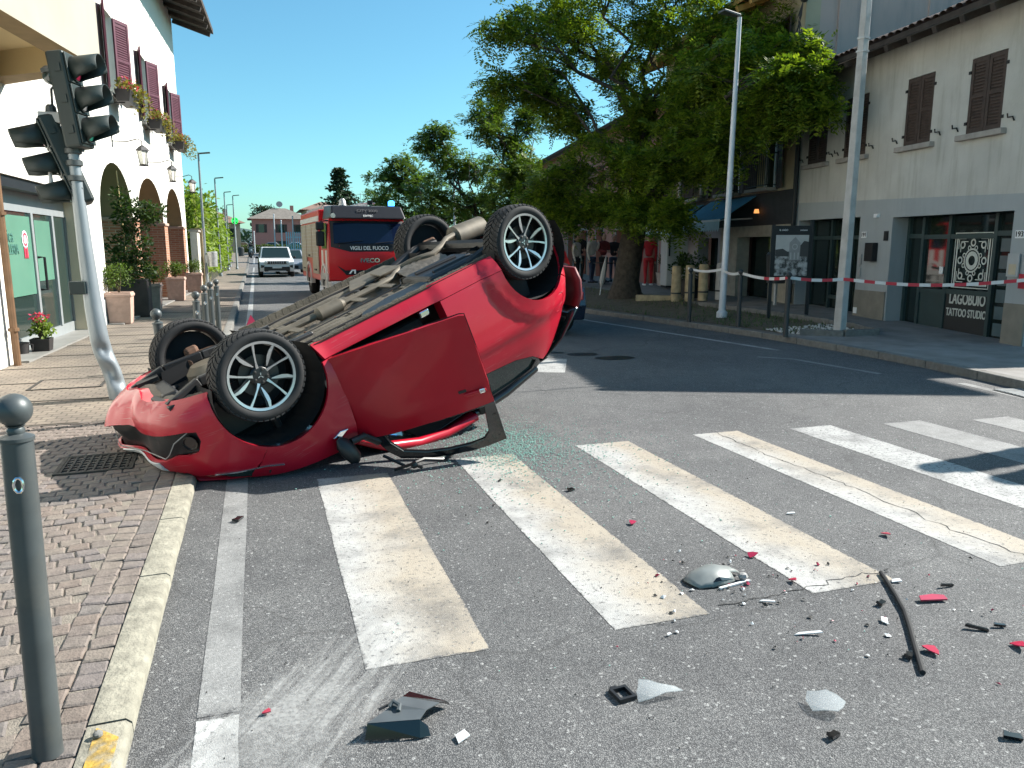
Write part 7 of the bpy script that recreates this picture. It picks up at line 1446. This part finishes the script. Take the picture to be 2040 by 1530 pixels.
LB_ = [(1000, 60, 20, 1.0), (1060, 130, 20.5, 1.05), (1010, 165, 20, .8), (1150, 50, 21, 1.25), (1190, -70, 20, 1.6), (1310, -60, 20, 1.7), (1320, 70, 20, 1.2), (1430, 50, 19, 1.15), (1450, -70, 20, 1.5), (1510, 155, 17, .95), (1585, 145, 15.4, .62), (1540, 70, 18, .85), (1480, 215, 17, .9), (1390, 245, 18, 1.0), (1290, 215, 20, 1.0), (1565, 205, 15.6, .5), (1230, 330, 20, 1.0), (1120, 240, 21, .85), (1120, 345, 21, 1.15), (1075, 400, 22, 1.0), (1200, 405, 20.5, .8), (1130, 435, 21, .7), (1320, 330, 18.5, .95), (1345, 440, 18, .45), (1420, 315, 18, .6), (1090, 20, 22, 1.2), (1230, 140, 21, 1.0), (1640, 215, 15.2, .4), (1450, 130, 17, .9), (1520, 255, 16.3, .65), (1600, 105, 16, .5), (1610, 175, 15.4, .5), (1450, 295, 17, .75), (1380, 150, 18.5, 1.0), (1270, 420, 19, .8)]
tree('locust_tree', 'big spreading locust tree with a dark trunk on the right verge', [(9.64, 19.3, bz - .05), (9.66, 19.3, bz + .5), (9.72, 19.25, bz + 1.3), (9.85, 19.2, bz + 2.2), (9.98, 19.15, bz + 3.1), (10.0, 19.2, bz + 4.2)], [.52, .36, .32, .31, .28, .18], [(view(a, b, d), r) for a, b, d, r in LB_], 3, .13, 33, 12, 'leaf_locust', .40, fork=3)
GT = 'street trees on the right verge behind the big one'
def btree(label, x, y, spec, seed, n=12, cl=7, ls=.075, mat='leaf_mid', bare=0, zt=2.6):
    b = zr(x, y); tree('street_tree', label, [(x, y, b - .05), (x + .05, y, b + 1.2), (x + .1, y, b + zt)], [.26, .18, .15], [(view(*s[:3]), s[3]) for s in spec], seed, ls, n, cl, mat, .34, grp=GT, bare=bare)
btree('slender tree rising left of the big locust, second along the verge', 9.5, 27.5, [(985, 200, 29, .9), (965, 240, 28, .8), (1010, 280, 28, 1.0), (1045, 240, 29, .9), (1010, 350, 28, 1.3), (1060, 330, 28, 1.3), (1060, 420, 28, 1.3), (1000, 430, 28, 1.2), (1110, 440, 27, 1.2)], 5, 28, 10, .14)
btree('street tree with bare topmost twigs above the far rear wheel', 9.9, 35, [(870, 270, 36, .9), (855, 310, 36, 1.1), (890, 350, 36, 1.4), (950, 330, 36, 1.3), (930, 410, 36, 1.6), (980, 380, 36, 1.4), (860, 400, 36, 1.4), (1000, 440, 35, 1.4)], 6, 26, 10, .16, bare=9)
btree('bushy street tree right behind the fire engine', 10.2, 45, [(800, 330, 46, 1.4), (770, 350, 46, 1.2), (790, 390, 46, 1.6), (840, 370, 46, 1.7), (850, 430, 46, 1.8), (770, 420, 46, 1.4), (900, 430, 45, 1.8), (950, 450, 44, 1.8)], 7, 24, 9, .2)
btree('farthest street tree with yellowish leaves beyond the fire engine', 11, 60, [(740, 400, 62, 1.6), (765, 410, 61, 1.6), (745, 440, 61, 1.6), (800, 440, 61, 2.0), (860, 450, 60, 2.0)], 8, 22, 9, .20, 'leaf_shrub')
# cedar behind the fire engine and umbrella pine
def conifer(label, base, h, r, seed):
    rn = random.Random(seed); t = thing('conifer_tree', label, 'tree', base); MB().tube([(0, 0, 0), (.1, 0, h * .5), (0, 0, h)], [h * .03, h * .018, .04], 8).ob('trunk', 'bark', t, smooth=True); lf = MB(); wd = MB(); z = h * .22
    while z < h:
        k = (1 - (z - h * .22) / (h * .78)) ** .75
        for q in range(7):
            a = rn.uniform(0, 2 * pi); L = r * k * rn.uniform(.65, 1.1); e = Vector((cos(a) * L, sin(a) * L, z - L * .12)); wd.tube([(0, 0, z), e], [.05, .015], 4, False)
            for s in range(16): leaves(lf, rn, Vector((0, 0, z)).lerp(e, rn.uniform(.25, 1)), (.4, .4, .14), 3, .34, .1)
        z += h * .055
    wd.ob('branches', 'bark', t); lf.ob('crown', 'leaf_conifer', t)
p = view(678, 440, 70); conifer('tall dark cedar rising behind the fire engine', (p.x, p.y, 0), 8.4, 3.1, 4)
rn = random.Random(12); p = view(527, 440, 140); t = thing('umbrella_pine', 'dark round topped pine behind the pink house', 'tree', (p.x, p.y, 0)); MB().tube([(0, 0, 0), (.3, 0, 7)], [.4, .25], 8).ob('trunk', 'bark', t); lf = MB()
for k in range(26): leaves(lf, rn, (rn.uniform(-2.0, 2.0), rn.uniform(-1, 1), 8.0 + rn.uniform(-.9, .8)), (.75, .7, .4), 40, .42, .2)
lf.ob('crown', 'leaf_conifer', t)
# ------------------------------------------------------------------ left: stone wall, bamboo hedge, trees behind
M('stone_white', (.58, .55, .48), .9, var=.15, scale=3, bump=.7, bscale=9, dirt=.3, dcol=(.35, .32, .26))
SW = thing('garden_wall', 'white rendered stone garden wall with a pillar at the end of the arcade', 'wall', (-2.15, 30.9, zl(31)))
MB().box(-.12, .12, 0, 1.35, 0, 2.05).ob('wall', 'stone_white', SW); MB().box(-.2, .2, 1.35, 1.8, 0, 2.2).ob('pillar', 'olive_plaster', SW, bevel=.02); MB().box(-.12, .12, 1.8, 4.2, 0, 2.0).ob('wall', 'stone_white', SW); MB().box(-.17, .17, -.03, 1.34, 2.052, 2.12).ob('coping', 'stone_sill', SW); MB().box(-.17, .17, 1.81, 4.25, 2.002, 2.07).ob('coping', 'stone_sill', SW)
BH = thing('bamboo_hedge', 'tall yellow green bamboo hedge along the left footway', 'hedge', (-2.35, 34.5, zl(35))); rn = random.Random(31); lf = MB(); cn = MB()
for k in range(250):
    y = rn.uniform(0, 27); x = rn.uniform(-.5, .35); h = (3.7 - .035 * y) * rn.uniform(.75, 1.08) + (.35 if y < 6 else 0); dx, dy = rn.uniform(-.15, .25), rn.uniform(-.2, .2); cn.tube([(x, y, 0), (x + dx * .4, y + dy * .4, h * .6), (x + dx, y + dy, h)], [.016, .012, .004], 4, False)
    for q in range(85):
        t_ = rn.uniform(.12, 1); c = Vector((x + dx * t_, y + dy * t_, h * t_)) + Vector((rn.gauss(0, .14), rn.gauss(0, .16), rn.gauss(0, .06))); leaf(lf, rn, c, rn.uniform(.16, .30), Vector((rn.uniform(-.3, .6), rn.uniform(-.5, .5), -.35)))
cn.ob('canes', M('bamboo_cane', (.30, .26, .07), .6, var=.2), BH, kind='stuff'); lf.ob('foliage', 'leaf_bamboo', BH)
mb = MB()
for k in range(26): mb.box(.36, .40, .3 + k * 1.04, .34 + k * 1.04, 0, 1.1 - .0 * k)
mb.ob('fence_posts', 'galv', BH, kind='stuff')
for k, (a, b, d, r, lb) in enumerate(((385, 440, 40, 1.3, 'dark garden tree rising behind the bamboo hedge near the arcade corner'), (420, 445, 52, 1.4, 'dark garden tree behind the middle of the bamboo hedge'))):
    c = view(a, b, d); t = thing('garden_tree', lb, 'tree', (c.x - .8, c.y, 0), 0, 'garden trees behind the bamboo'); MB().tube([(0, 0, 0), (.05, 0, 2.6)], [.16, .1], 7).ob('trunk', 'bark', t); lf = MB(); rn = random.Random(40 + k)
    for q in range(30): leaves(lf, rn, (rn.gauss(0, .8), rn.gauss(0, .8), c.z - .2 + rn.gauss(0, .55)), (.5, .5, .4), 60, .16, .2)
    lf.ob('crown', 'leaf_hedge', t)
t = thing('litter_bin', 'grey litter bin on the lamp pole by the stone wall', 'bin', (-1.62, 32.2, zl(32))); MB().lathe([(.17, .75), (.19, 1.3), (.17, 1.32), (.15, .8)], 14).ob('body', 'galv', t, smooth=True); MB().box(-.26, -.16, -.03, .03, .9, 1.2).ob('bracket', 'galv', t)
PC = thing('pharmacy_sign', 'round lit green pharmacy sign beyond the bamboo hedge', 'sign', (-1.35, 60.3, zl(60))); MB().lathe([(.24, 0), (.24, .12)], 20, (0, 0, 0), Matrix.Translation((0, -.06, 3.35)) @ Matrix.Rotation(radians(-90), 4, 'X')).ob('sign_box', 'black_iron', PC)
MB().prism([(-.19, -.07), (-.07, -.07), (-.07, -.19), (.07, -.19), (.07, -.07), (.19, -.07), (.19, .07), (.07, .07), (.07, .19), (-.07, .19), (-.07, .07), (-.19, .07)], -.08, -.065, 'y', Matrix.Translation((0, 0, 3.35))).ob('cross', M('green_led', (.03, .9, .12), .4, emit=.9, var=0), PC); MB().lathe([(.20, -.066), (.23, -.063)], 20, (0, 0, 0), Matrix.Translation((0, 0, 3.35)) @ Matrix.Rotation(radians(-90), 4, 'X') @ Matrix.Diagonal((1, 1, 1, 1)), cap=False).ob('ring', 'green_led', PC); MB().lathe([(.04, 0), (.04, 2.95)], 8).ob('pole', 'galv', PC)
t = thing('litter_bin', 'small dark bin on the kerb at the far junction', 'bin', (-1.6, 92, zl(92))); MB().lathe([(.3, 0), (.34, .85), (.3, .9)], 12).ob('body', 'bollard_dark', t); MB().lathe([(.33, .9), (.2, 1.0)], 12).ob('lid', 'bollard_dark', t)
# ------------------------------------------------------------------ far junction: hedge, fence, houses, poles
zf = .75
HG = thing('clipped_hedge', 'low clipped hedge across the far junction', 'hedge', (3.2, 124, zf)); lf = MB(); rn = random.Random(50); leaves(lf, rn, (0, 0, .55), (8.5, .6, .6), 5200, .26, .2); lf.ob('foliage', 'leaf_hedge', HG); MB().box(-8, 8, -.3, .3, 0, .7).ob('core', 'leaf_hedge', HG)
for k, (a, b, d, r, n_, mt, lb) in enumerate(((497, 470, 132, 2.4, 9, 'leaf_hedge', 'grey green bush left of the pink house at the far junction'), (545, 470, 134, 2.2, 8, 'leaf_hedge', 'grey green bush in front of the pink house'), (640, 470, 130, 2.0, 7, 'leaf_conifer', 'dark bush beside the turquoise fence'))):
    c = view(a, b, d); t = thing('far_bush', lb, 'bush', (c.x, c.y, zf), 0, 'bushes at the far junction'); lf = MB(); 
    for q in range(22): leaves(lf, rn, (rn.uniform(-r, r), rn.uniform(-1, 1), 1.2 + rn.uniform(-.8, 1.2)), (.9, .7, .6), 60, .3, .2)
    lf.ob('foliage', mt, t); MB().tube([(0, 0, 0), (0, 0, 1.2)], .12, 6).ob('stem', 'bark', t)
TF = thing('turquoise_fence', 'turquoise slatted fence behind the fire engine at the far junction', 'fence', (7.2, 118, zf), radians(-4))
for k in range(22): MB().box(-3 + k * .3, -2.86 + k * .3, -.03, .03, 0, 3.0).ob('slat', M('turquoise', (.20, .42, .50), .7, var=.2, scale=3), TF)
for z in (.5, 2.2): MB().box(-3, 3.6, .031, .08, z, z + .1).ob('rail', 'turquoise', TF)
def house(label, x, y, w, d, ze, zr_, wall, roof, wins, rz=0., name='far_house'):
    t = thing(name, label, 'house', (x, y, 0), rz); MB().box(-w / 2, w / 2, 0, d, 0, ze).ob('wall', wall, t); o_ = .7
    MB().add([(-w / 2 - o_, -o_, ze), (w / 2 + o_, -o_, ze), (w / 2 + o_, d + o_, ze), (-w / 2 - o_, d + o_, ze), (-w * .12, d / 2, zr_), (w * .12, d / 2, zr_)], [(0, 1, 5, 4), (1, 2, 5), (2, 3, 4, 5), (3, 0, 4), (3, 2, 1, 0)]).ob('roof', roof, t)
    for (a, b, z0, z1) in wins:
        MB().box(a, b, -.02, .1, z0, z1).ob('window', 'glass_dark', t); MB().box(a - .45, a - .02, -.05, -.005, z0, z1).ob('shutter', 'brown_wood', t); MB().box(b + .02, b + .45, -.05, -.005, z0, z1).ob('shutter', 'brown_wood', t)
    MB().box(w * .2, w * .2 + .6, d * .5, d * .5 + .6, zr_ - .8, zr_ + .5).ob('chimney', wall, t); return t
M('pink_wall', (.50, .21, .17), .9, var=.08); M('buff_wall', (.40, .30, .21), .9, var=.1); M('brown_roof', (.20, .12, .09), .9, var=.2, scale=2); M('grey_roof', (.16, .14, .12), .9, var=.2, scale=2)
house('pink two storey house with a grey hipped roof at the end of the road', 4.2, 140, 9.4, 9, 6.3, 8.3, 'pink_wall', 'grey_roof', [(-3.6, -2.7, 4.0, 5.4), (-.4, .6, 4.0, 5.4), (2.4, 3.3, 4.0, 5.4), (-.4, .6, 1.2, 2.6)]); c = view(478, 440, 110); house('house with a brown roof above the bamboo hedge', c.x - 3.0, c.y, 6, 8, 5.0, 6.6, 'buff_wall', 'brown_roof', [(-2, -1, 3, 4.2), (1, 2, 3, 4.2)], radians(8)); c = view(640, 410, 95); house('tall buff house with a brown roof behind the fire engine', c.x + .8, c.y, 5.5, 9, 6.1, 7.3, 'buff_wall', 'brown_roof', [(-1.9, -1.2, 4.2, 5.6), (.6, 1.3, 4.2, 5.6)]); c = view(725, 425, 90); house('low house with a brown roof right of the cedar', c.x, c.y + 6, 7, 8, 5.0, 6.2, 'buff_wall', 'brown_roof', [(-2, -1, 3, 4.2)])
for k, (a, b0, b1, d, lb) in enumerate(((549, 428, 500, 100, 'tall white flag pole before the pink house'), (563, 440, 500, 95, 'white pole leaning slightly beside the turquoise fence'), (586, 432, 500, 98, 'white pole nearest the fire engine'), (508, 462, 500, 110, 'short white post left of the pink house'))):
    q0 = view(a, b1, d); q1 = view(a, b0, d); t = thing('white_pole', lb, 'pole', (q0.x, q0.y, zf), 0, 'white poles at the far junction'); MB().lathe([(.09, 0), (.07, q1.z - zf)], 8).ob('shaft', 'pole_white', t); MB().ball((0, 0, q1.z - zf), .1, 8).ob('cap', 'pole_white', t)
for k, (a, b, d) in enumerate(((735, 375, 90), (710, 360, 92))):
    q = view(a, b, d); t = thing('roof_aerial', ['thin television aerial above the low brown roof', 'thin television aerial nearest the cedar'][k], 'aerial', (q.x, q.y + 8, 5.6)); h = q.z - 5.6; MB().tube([(0, 0, 0), (0, 0, h)], .03, 5).ob('mast', 'galv', t); MB().tube([(-.5, 0, h - .2), (.5, 0, h - .2)], .025, 5).ob('boom', 'galv', t)
t = thing('satellite_dish', 'small dark satellite dish on the pink house roof', 'satellite dish', (4.3, 144.4, 8.0)); MB().lathe([(.001, 0), (.4, .1), (.55, .25)], 14, (0, 0, 0), Matrix.Translation((0, 0, .9)) @ Matrix.Rotation(radians(70), 4, 'X')).ob('dish', 'car_grey', t); MB().tube([(0, 0, 0), (0, 0, .9)], .05, 6).ob('mast', 'galv', t)
# wooded hills on the horizon
mb = MB(); n_ = 60; rn = random.Random(6); v = []
for i in range(n_ + 1):
    x = lerp(-400, 700, i / n_); hgt = 20 + 9 * nz(i * .23, 3) + 4 * nz(i * .7, 8); v += [(x, 900, -5), (x, 960, max(5, hgt))]
mb.add(v, [(2 * i, 2 * i + 2, 2 * i + 3, 2 * i + 1) for i in range(n_)]); o = mb.ob('hills', M('hill', (.06, .10, .10), 1., var=.2, scale=.02), None, smooth=True); o['kind'] = 'structure'
o = MB(); rn = random.Random(77)
for k in range(900): leaves(o, rn, (rn.uniform(-60, 120), rn.uniform(175, 215), rn.uniform(1, 5.2)), (2.4, 1.5, 1.6), 7, 1.3, .1)
o = o.ob('far_wood', 'leaf_conifer'); tag(o, 'dark line of distant trees behind the far houses', 'trees', kind='stuff')
# ------------------------------------------------------------------ wreckage on the road
M('trim_grey', (.075, .085, .09), .42, var=.12, scale=14, obj=True); M('trim_light', (.17, .185, .18), .5, var=.1, scale=10); M('shard_clear', (.55, .58, .58), .12, var=.1, alpha=.34, spec=.7); M('shard_red', (.36, .015, .05), .3, var=.1, coat=.3); M('shard_white', (.62, .63, .63), .35, var=.1)
def chip(name, label, cat, x, y, poly, th, mat, rz=0., tilt=(0, 0), z=.006, grp=None, bend=0.):
    n_ = len(poly); t = MB(); v2, f = cdt([poly], [(lerp(min(p[0] for p in poly), max(p[0] for p in poly), i / 5), lerp(min(p[1] for p in poly), max(p[1] for p in poly), j / 5)) for i in range(1, 5) for j in range(1, 5)] if bend else [])
    k = len(v2); up = lambda p: bend * (1 - (p[0] / .1) ** 2) if bend else 0
    fr = [(p[0], p[1], up(p) + th) for p in v2]; bk = [(p[0], p[1], up(p)) for p in v2]; cn = set((q[i], q[(i + 1) % len(q)]) for q in f for i in range(len(q)))
    t.add(fr + bk, [tuple(q) for q in f] + [tuple(i + k for i in reversed(q)) for q in f] + [(b, a, a + k, b + k) for a, b in cn if (b, a) not in cn])
    o = t.ob(name, mat, None, smooth=bool(bend)); o.location = (x, y, z); o.rotation_euler = (tilt[0], tilt[1], rz); return tag(o, label, cat, grp)
GD = 'broken car pieces scattered on the asphalt'
# large dark inner-wing piece in the foreground
t = thing('plastic_guard', 'large torn dark grey plastic panel in the foreground of the crossing', 'debris', (.36, 2.30, .004), radians(14))
gp_ = lambda x, y, z: Matrix.Rotation(radians(-14), 4, 'Z') @ Vector((x - .36, y - 2.30, z))
PL = [(.262, 2.325, .052), (.335, 2.385, .05), (.36, 2.40, .058), (.40, 2.445, .05), (.432, 2.49, .036), (.545, 2.402, .030), (.515, 2.375, .046), (.462, 2.335, .055), (.43, 2.29, .054)]
mb = MB(); mb.add([gp_(*p) for p in PL], [(0, 1, 7, 8), (1, 2, 7), (2, 3, 6, 7)]); mb.ob('panel', 'trim_grey', t, solid=.003)
MB().add([gp_(*p) for p in (PL[3], PL[4], PL[5], PL[6], (.447, 2.505, .012), (.56, 2.412, .008))], [(0, 1, 2, 3), (1, 4, 5, 2)]).ob('shaded_end_flange', 'car_gloss_black', t, solid=.003)  # black colour stands in for shade on the facet turned from the sun
MB().add([gp_(*p) for p in (PL[0], PL[8], (.425, 2.268, .003), (.252, 2.312, .003), (.455, 2.285, .03), (.462, 2.272, .0))], [(0, 1, 2, 3), (1, 4, 5, 2)]).ob('lip', 'car_gloss_black', t, solid=.004); MB().tube([gp_(.345, 2.385, .06), gp_(.36, 2.395, .072), gp_(.378, 2.375, .066), gp_(.37, 2.355, .058)], .008, 6).ob('clip', 'trim_grey', t)
MB().tube([gp_(.31, 2.395, .05), gp_(.35, 2.405, .056)], .005, 5).ob('tab', 'car_black', t)
t = thing('mirror_cover', 'curved grey mirror cover lying on the crossing beside a pink shard', 'debris', (2.03, 3.05, .003), radians(10)); mb = MB(); v = []; nx, ny = 12, 8
for i in range(nx + 1):
    for j in range(ny + 1): u = i / nx * 2 - 1; w_ = j / ny * 2 - 1; v.append((u * .155 * (1 - .15 * w_ * w_), w_ * .095 * (1 - .35 * u * u), .062 * max(0, 1 - u * u * .8) * (1 - w_ * w_ * .85) + .008 * nz(u * 3, w_ * 3)))
mb.add(v, [(i * (ny + 1) + j, i * (ny + 1) + j + 1, (i + 1) * (ny + 1) + j + 1, (i + 1) * (ny + 1) + j) for i in range(nx) for j in range(ny) if not (i > 8 and j < 2)]); mb.ob('shell', 'trim_light', t, smooth=True, solid=.003); MB().ball((.12, -.085, .02), .025, 8, .8).ob('hinge', 'primer', t); MB().box(-.05, .14, -.115, -.10, .0, .008).ob('edge_piece', 'shard_white', t)
MB().add([(-.15, -.03, .004), (-.02, -.09, .03), (.08, -.08, .012), (-.02, -.07, .04)], [(0, 1, 3), (1, 2, 3)]).ob('torn_edge', 'car_gloss_black', t, solid=.002)
o = MB(); o.tube([Vector(p) for p in ((2.855, 2.834, .012), (2.78, 2.70, .012), (2.72, 2.60, .014), (2.64, 2.47, .012), (2.54, 2.34, .012), (2.42, 2.19, .012), (2.315, 2.056, .010))], .011, 8); o = o.ob('rubber_strip', 'rubber', smooth=True); tag(o, 'long curved black rubber strip at the right of the foreground', 'debris')
chip('clear_shard', 'clear triangular plastic shard beside the black square frame', 'debris', 1.285, 2.255, [(-.075, -.035), (-.03, -.042), (.03, -.03), (.10, -.022), (.075, -.002), (.02, .018), (-.005, .04), (-.04, .06), (-.052, .03), (-.066, .01)], .003, 'shard_clear', radians(-8), (radians(12), radians(-8)), .010, GD, .022); chip('clear_shard', 'frosted clear curved shard in the foreground right of centre', 'debris', 1.815, 2.0, [(-.05, -.045), (-.01, -.052), (.03, -.06), (.055, -.038), (.07, -.01), (.05, .02), (.02, .045), (-.012, .04), (-.045, .05), (-.06, .01)], .003, 'shard_clear', radians(-25), (radians(10), radians(-10)), .012, GD, .024)
t = thing('lamp_clip', 'small black square plastic frame on the asphalt in the foreground', 'debris', (1.17, 2.283, .004), .1); MB().plate(rect(-.035, .035, -.04, .04), [rect(-.024, .024, -.028, .028)], 0, .014, 'z').ob('frame', 'car_black', t); MB().box(-.024, .0, .04, .052, 0, .012).ob('tab', 'car_black', t)
chip('red_panel_piece', 'flat broken red lamp piece with a white spot near the rubber strip', 'debris', 2.855, 2.53, [(-.065, -.012), (.065, -.022), (.07, .01), (.02, .024), (-.05, .02)], .008, 'shard_red', radians(-8), (radians(10), 0), .012, GD)
for k, (x, y, s, lb) in enumerate(((2.005, 3.85, .035, 'thin red splinter between the second and third stripes'), (3.276, 3.24, .04, 'red splinter near the fourth stripe'), (2.38, 3.22, .038, 'bright red chip at the edge of the third stripe'), (2.385, 2.897, .032, 'red chip below the third stripe end'), (2.482, 2.175, .048, 'pinkish red flat shard touching the rubber strip end'), (2.852, 2.095, .045, 'red shard at the right edge of the picture'), (-.051, 2.566, .022, 'tiny red chip beside the white edge line'))):
    rn = random.Random(k + 60); chip('red_shard', lb, 'debris', x, y, [(.8 * s * (1 if q % 2 else .65) * cos(q * 1.05) * 1.1, s * .7 * (1 if q % 2 else .7) * sin(q * 1.05)) for q in range(6)], .004, 'shard_red', rn.uniform(0, 3), (rn.uniform(-.4, .4), rn.uniform(-.3, .3)), .014, 'red lamp shards on the asphalt')
for k, (x, y, L, w, rz, lb) in enumerate(((-.188, 4.639, .10, .045, 1.2, 'black triangular trim piece on the faded edge line'), (1.903, 4.545, .05, .04, .3, 'small black clip between the second and third stripes'), (2.607, 2.572, .055, .03, .4, 'small black clip left of the rubber strip top'), (2.815, 2.26, .09, .016, -.7, 'thin black hooked trim right of the rubber strip'), (2.365, 2.173, .05, .03, .6, 'small black broken clip left of the rubber strip end'), (2.283, 1.663, .06, .028, -.6, 'black plastic block in the lower right corner'), (1.727, 1.851, .045, .03, .2, 'tiny black torn clip below the frosted shard'), (3.043, 2.622, .075, .012, -.1, 'thin black splinter above the red lamp piece'), (2.926, 2.247, .05, .014, -.4, 'short black splinter near the right edge'))):
    chip('black_clip', lb, 'debris', x, y, [(-L / 2, -w / 2), (L / 2, -w * .3), (L * .42, w * .5), (-L * .1, w * .3), (-L * .4, w * .5)], .012, 'car_gloss_black', rz, (.1 * (k % 3), .12), .006, 'black plastic clips on the asphalt')
for k, (x, y, L, w, rz, lb) in enumerate(((2.108, 2.447, .12, .016, -.35, 'pale straight plastic rod below the third stripe'), (2.496, 2.435, .05, .03, .8, 'small clear flake left of the rubber strip'), (2.858, 2.741, .05, .03, -.4, 'small clear flake at the top of the rubber strip'), (.557, 2.229, .05, .04, .3, 'crumpled pale flake right of the torn dark panel'), (2.997, 3.704, .05, .02, -.5, 'small oval clear flake between the third and fourth stripes'), (2.13, 2.75, .07, .014, -.7, 'thin pale splinter right of the mirror cover'), (1.55, 2.62, .02, .015, 0, 'tiny pale fleck below the second stripe end'))):
    chip('pale_flake', lb, 'debris', x, y, [(-L / 2, -w / 2), (L / 2, -w / 3), (L * .45, w / 2), (-L * .3, w * .4)], .004, 'shard_white', rz, (.12, -.1), .008, 'pale plastic flakes on the asphalt')
o = chip('red_trim', 'upright red broken lamp piece on the road behind the far front wheel', 'debris', -.2, 15.1, [(-.12, 0), (.15, 0), (.12, .2), (.04, .34)], .05, 'shard_red', .2, (radians(80), 0), .01)
# spilled safety glass: greenish crumbs too many to count
m = new_mat('glass_crumb'); b = m.node_tree.nodes['Principled BSDF']; b.inputs['Base Color'].default_value = (.30, .50, .43, 1); b.inputs['Roughness'].default_value = .08; b.inputs['Specular IOR Level'].default_value = .9
mb = MB(); rn = random.Random(17)
for k in range(5200):
    if k < 3400: x, y = rn.gauss(1.92, .27), rn.gauss(5.85, .42)
    elif k < 4900: x, y = rn.gauss(1.9, .6), rn.gauss(5.6, .7)
    else: x, y = rn.uniform(.3, 6), rn.uniform(2.2, 8)
    if y < 1.5: continue
    s = rn.uniform(.002, .0065) if k < 4900 else rn.uniform(.0015, .004); a = rn.uniform(0, 6); c_, n2 = cos(a) * s, sin(a) * s; h = s * rn.uniform(.5, 1.1); z = .005
    mb.add([(x + c_, y + n2, z), (x - n2, y + c_, z), (x - c_, y - n2, z), (x + n2, y - c_, z), (x + c_ * .8, y + n2 * .8, z + h), (x - n2, y + c_, z + h * .8), (x - c_, y - n2, z + h), (x + n2 * .7, y - c_ * .8, z + h * .9)], [(4, 5, 6, 7), (0, 1, 5, 4), (1, 2, 6, 5), (2, 3, 7, 6), (3, 0, 4, 7)])
o = mb.ob('glass_crumbs', 'glass_crumb'); tag(o, 'spilled crumbs of greenish safety glass under the open door', 'glass', kind='stuff')
mb = MB(); M('grit', (.5, .5, .48), .6, var=.3, scale=50); M('grit_dark', (.03, .028, .025), .8, var=.2)
for k in range(420):
    x, y = rn.uniform(-.3, 5), rn.uniform(1.6, 6); s = rn.uniform(.0015, .005); a = rn.uniform(0, 6); mb.add([(x + s * cos(a), y + s * sin(a), .004), (x + s * cos(a + 2), y + s * sin(a + 2), .004), (x + s * cos(a + 4), y + s * sin(a + 4), .004), (x, y, .005 + s)], [(0, 1, 3), (1, 2, 3), (2, 0, 3)])
o = mb.ob('grit', 'grit_dark'); tag(o, 'fine dark grit and paint flakes scattered on the road', 'grit', kind='stuff')
for nm, lb, mt, n_, sd, cs in (('black_fragments', 'tiny black plastic fragments strewn around the rubber strip', 'grit_dark', 70, 5, ((2.5, 2.6, .45), (2.1, 3.0, .35), (1.2, 4.6, .6))), ('pale_fragments', 'tiny pale plastic fragments strewn around the mirror cover', 'shard_white', 40, 6, ((2.1, 2.95, .3), (2.6, 2.5, .45))), ('red_fragments', 'tiny red lamp fragments strewn on the right of the crossing', 'shard_red', 40, 7, ((2.6, 2.5, .45), (2.3, 3.1, .35)))):
    mb = MB(); rn = random.Random(sd)
    for k in range(n_):
        c_ = rn.choice(cs); x, y = rn.gauss(c_[0], c_[2]), rn.gauss(c_[1], c_[2] * .7); s = abs(rn.gauss(.006, .004)) + .002; a = rn.uniform(0, 6); e = rn.uniform(.3, 1); h = rn.uniform(.1, .9) * s
        mb.add([(x + s * cos(a), y + s * sin(a), .005), (x - s * e * sin(a), y + s * e * cos(a), .005 + h), (x - s * cos(a), y - s * sin(a), .005 + h * .3), (x + s * e * sin(a), y - s * e * cos(a), .006), (x, y, .007 + h)], [(0, 1, 4), (1, 2, 4), (2, 3, 4), (3, 0, 4)])
    tag(mb.ob(nm, mt), lb, 'debris', kind='stuff')
t = thing('pebble', 'small grey pebble on the kerb beside the large bollard', 'stone', (-.565, 2.52, zl(2.5) + .006)); MB().ball((0, 0, .012), .016, 10, .8).ob('stone', 'kerb_grey', t, smooth=True)
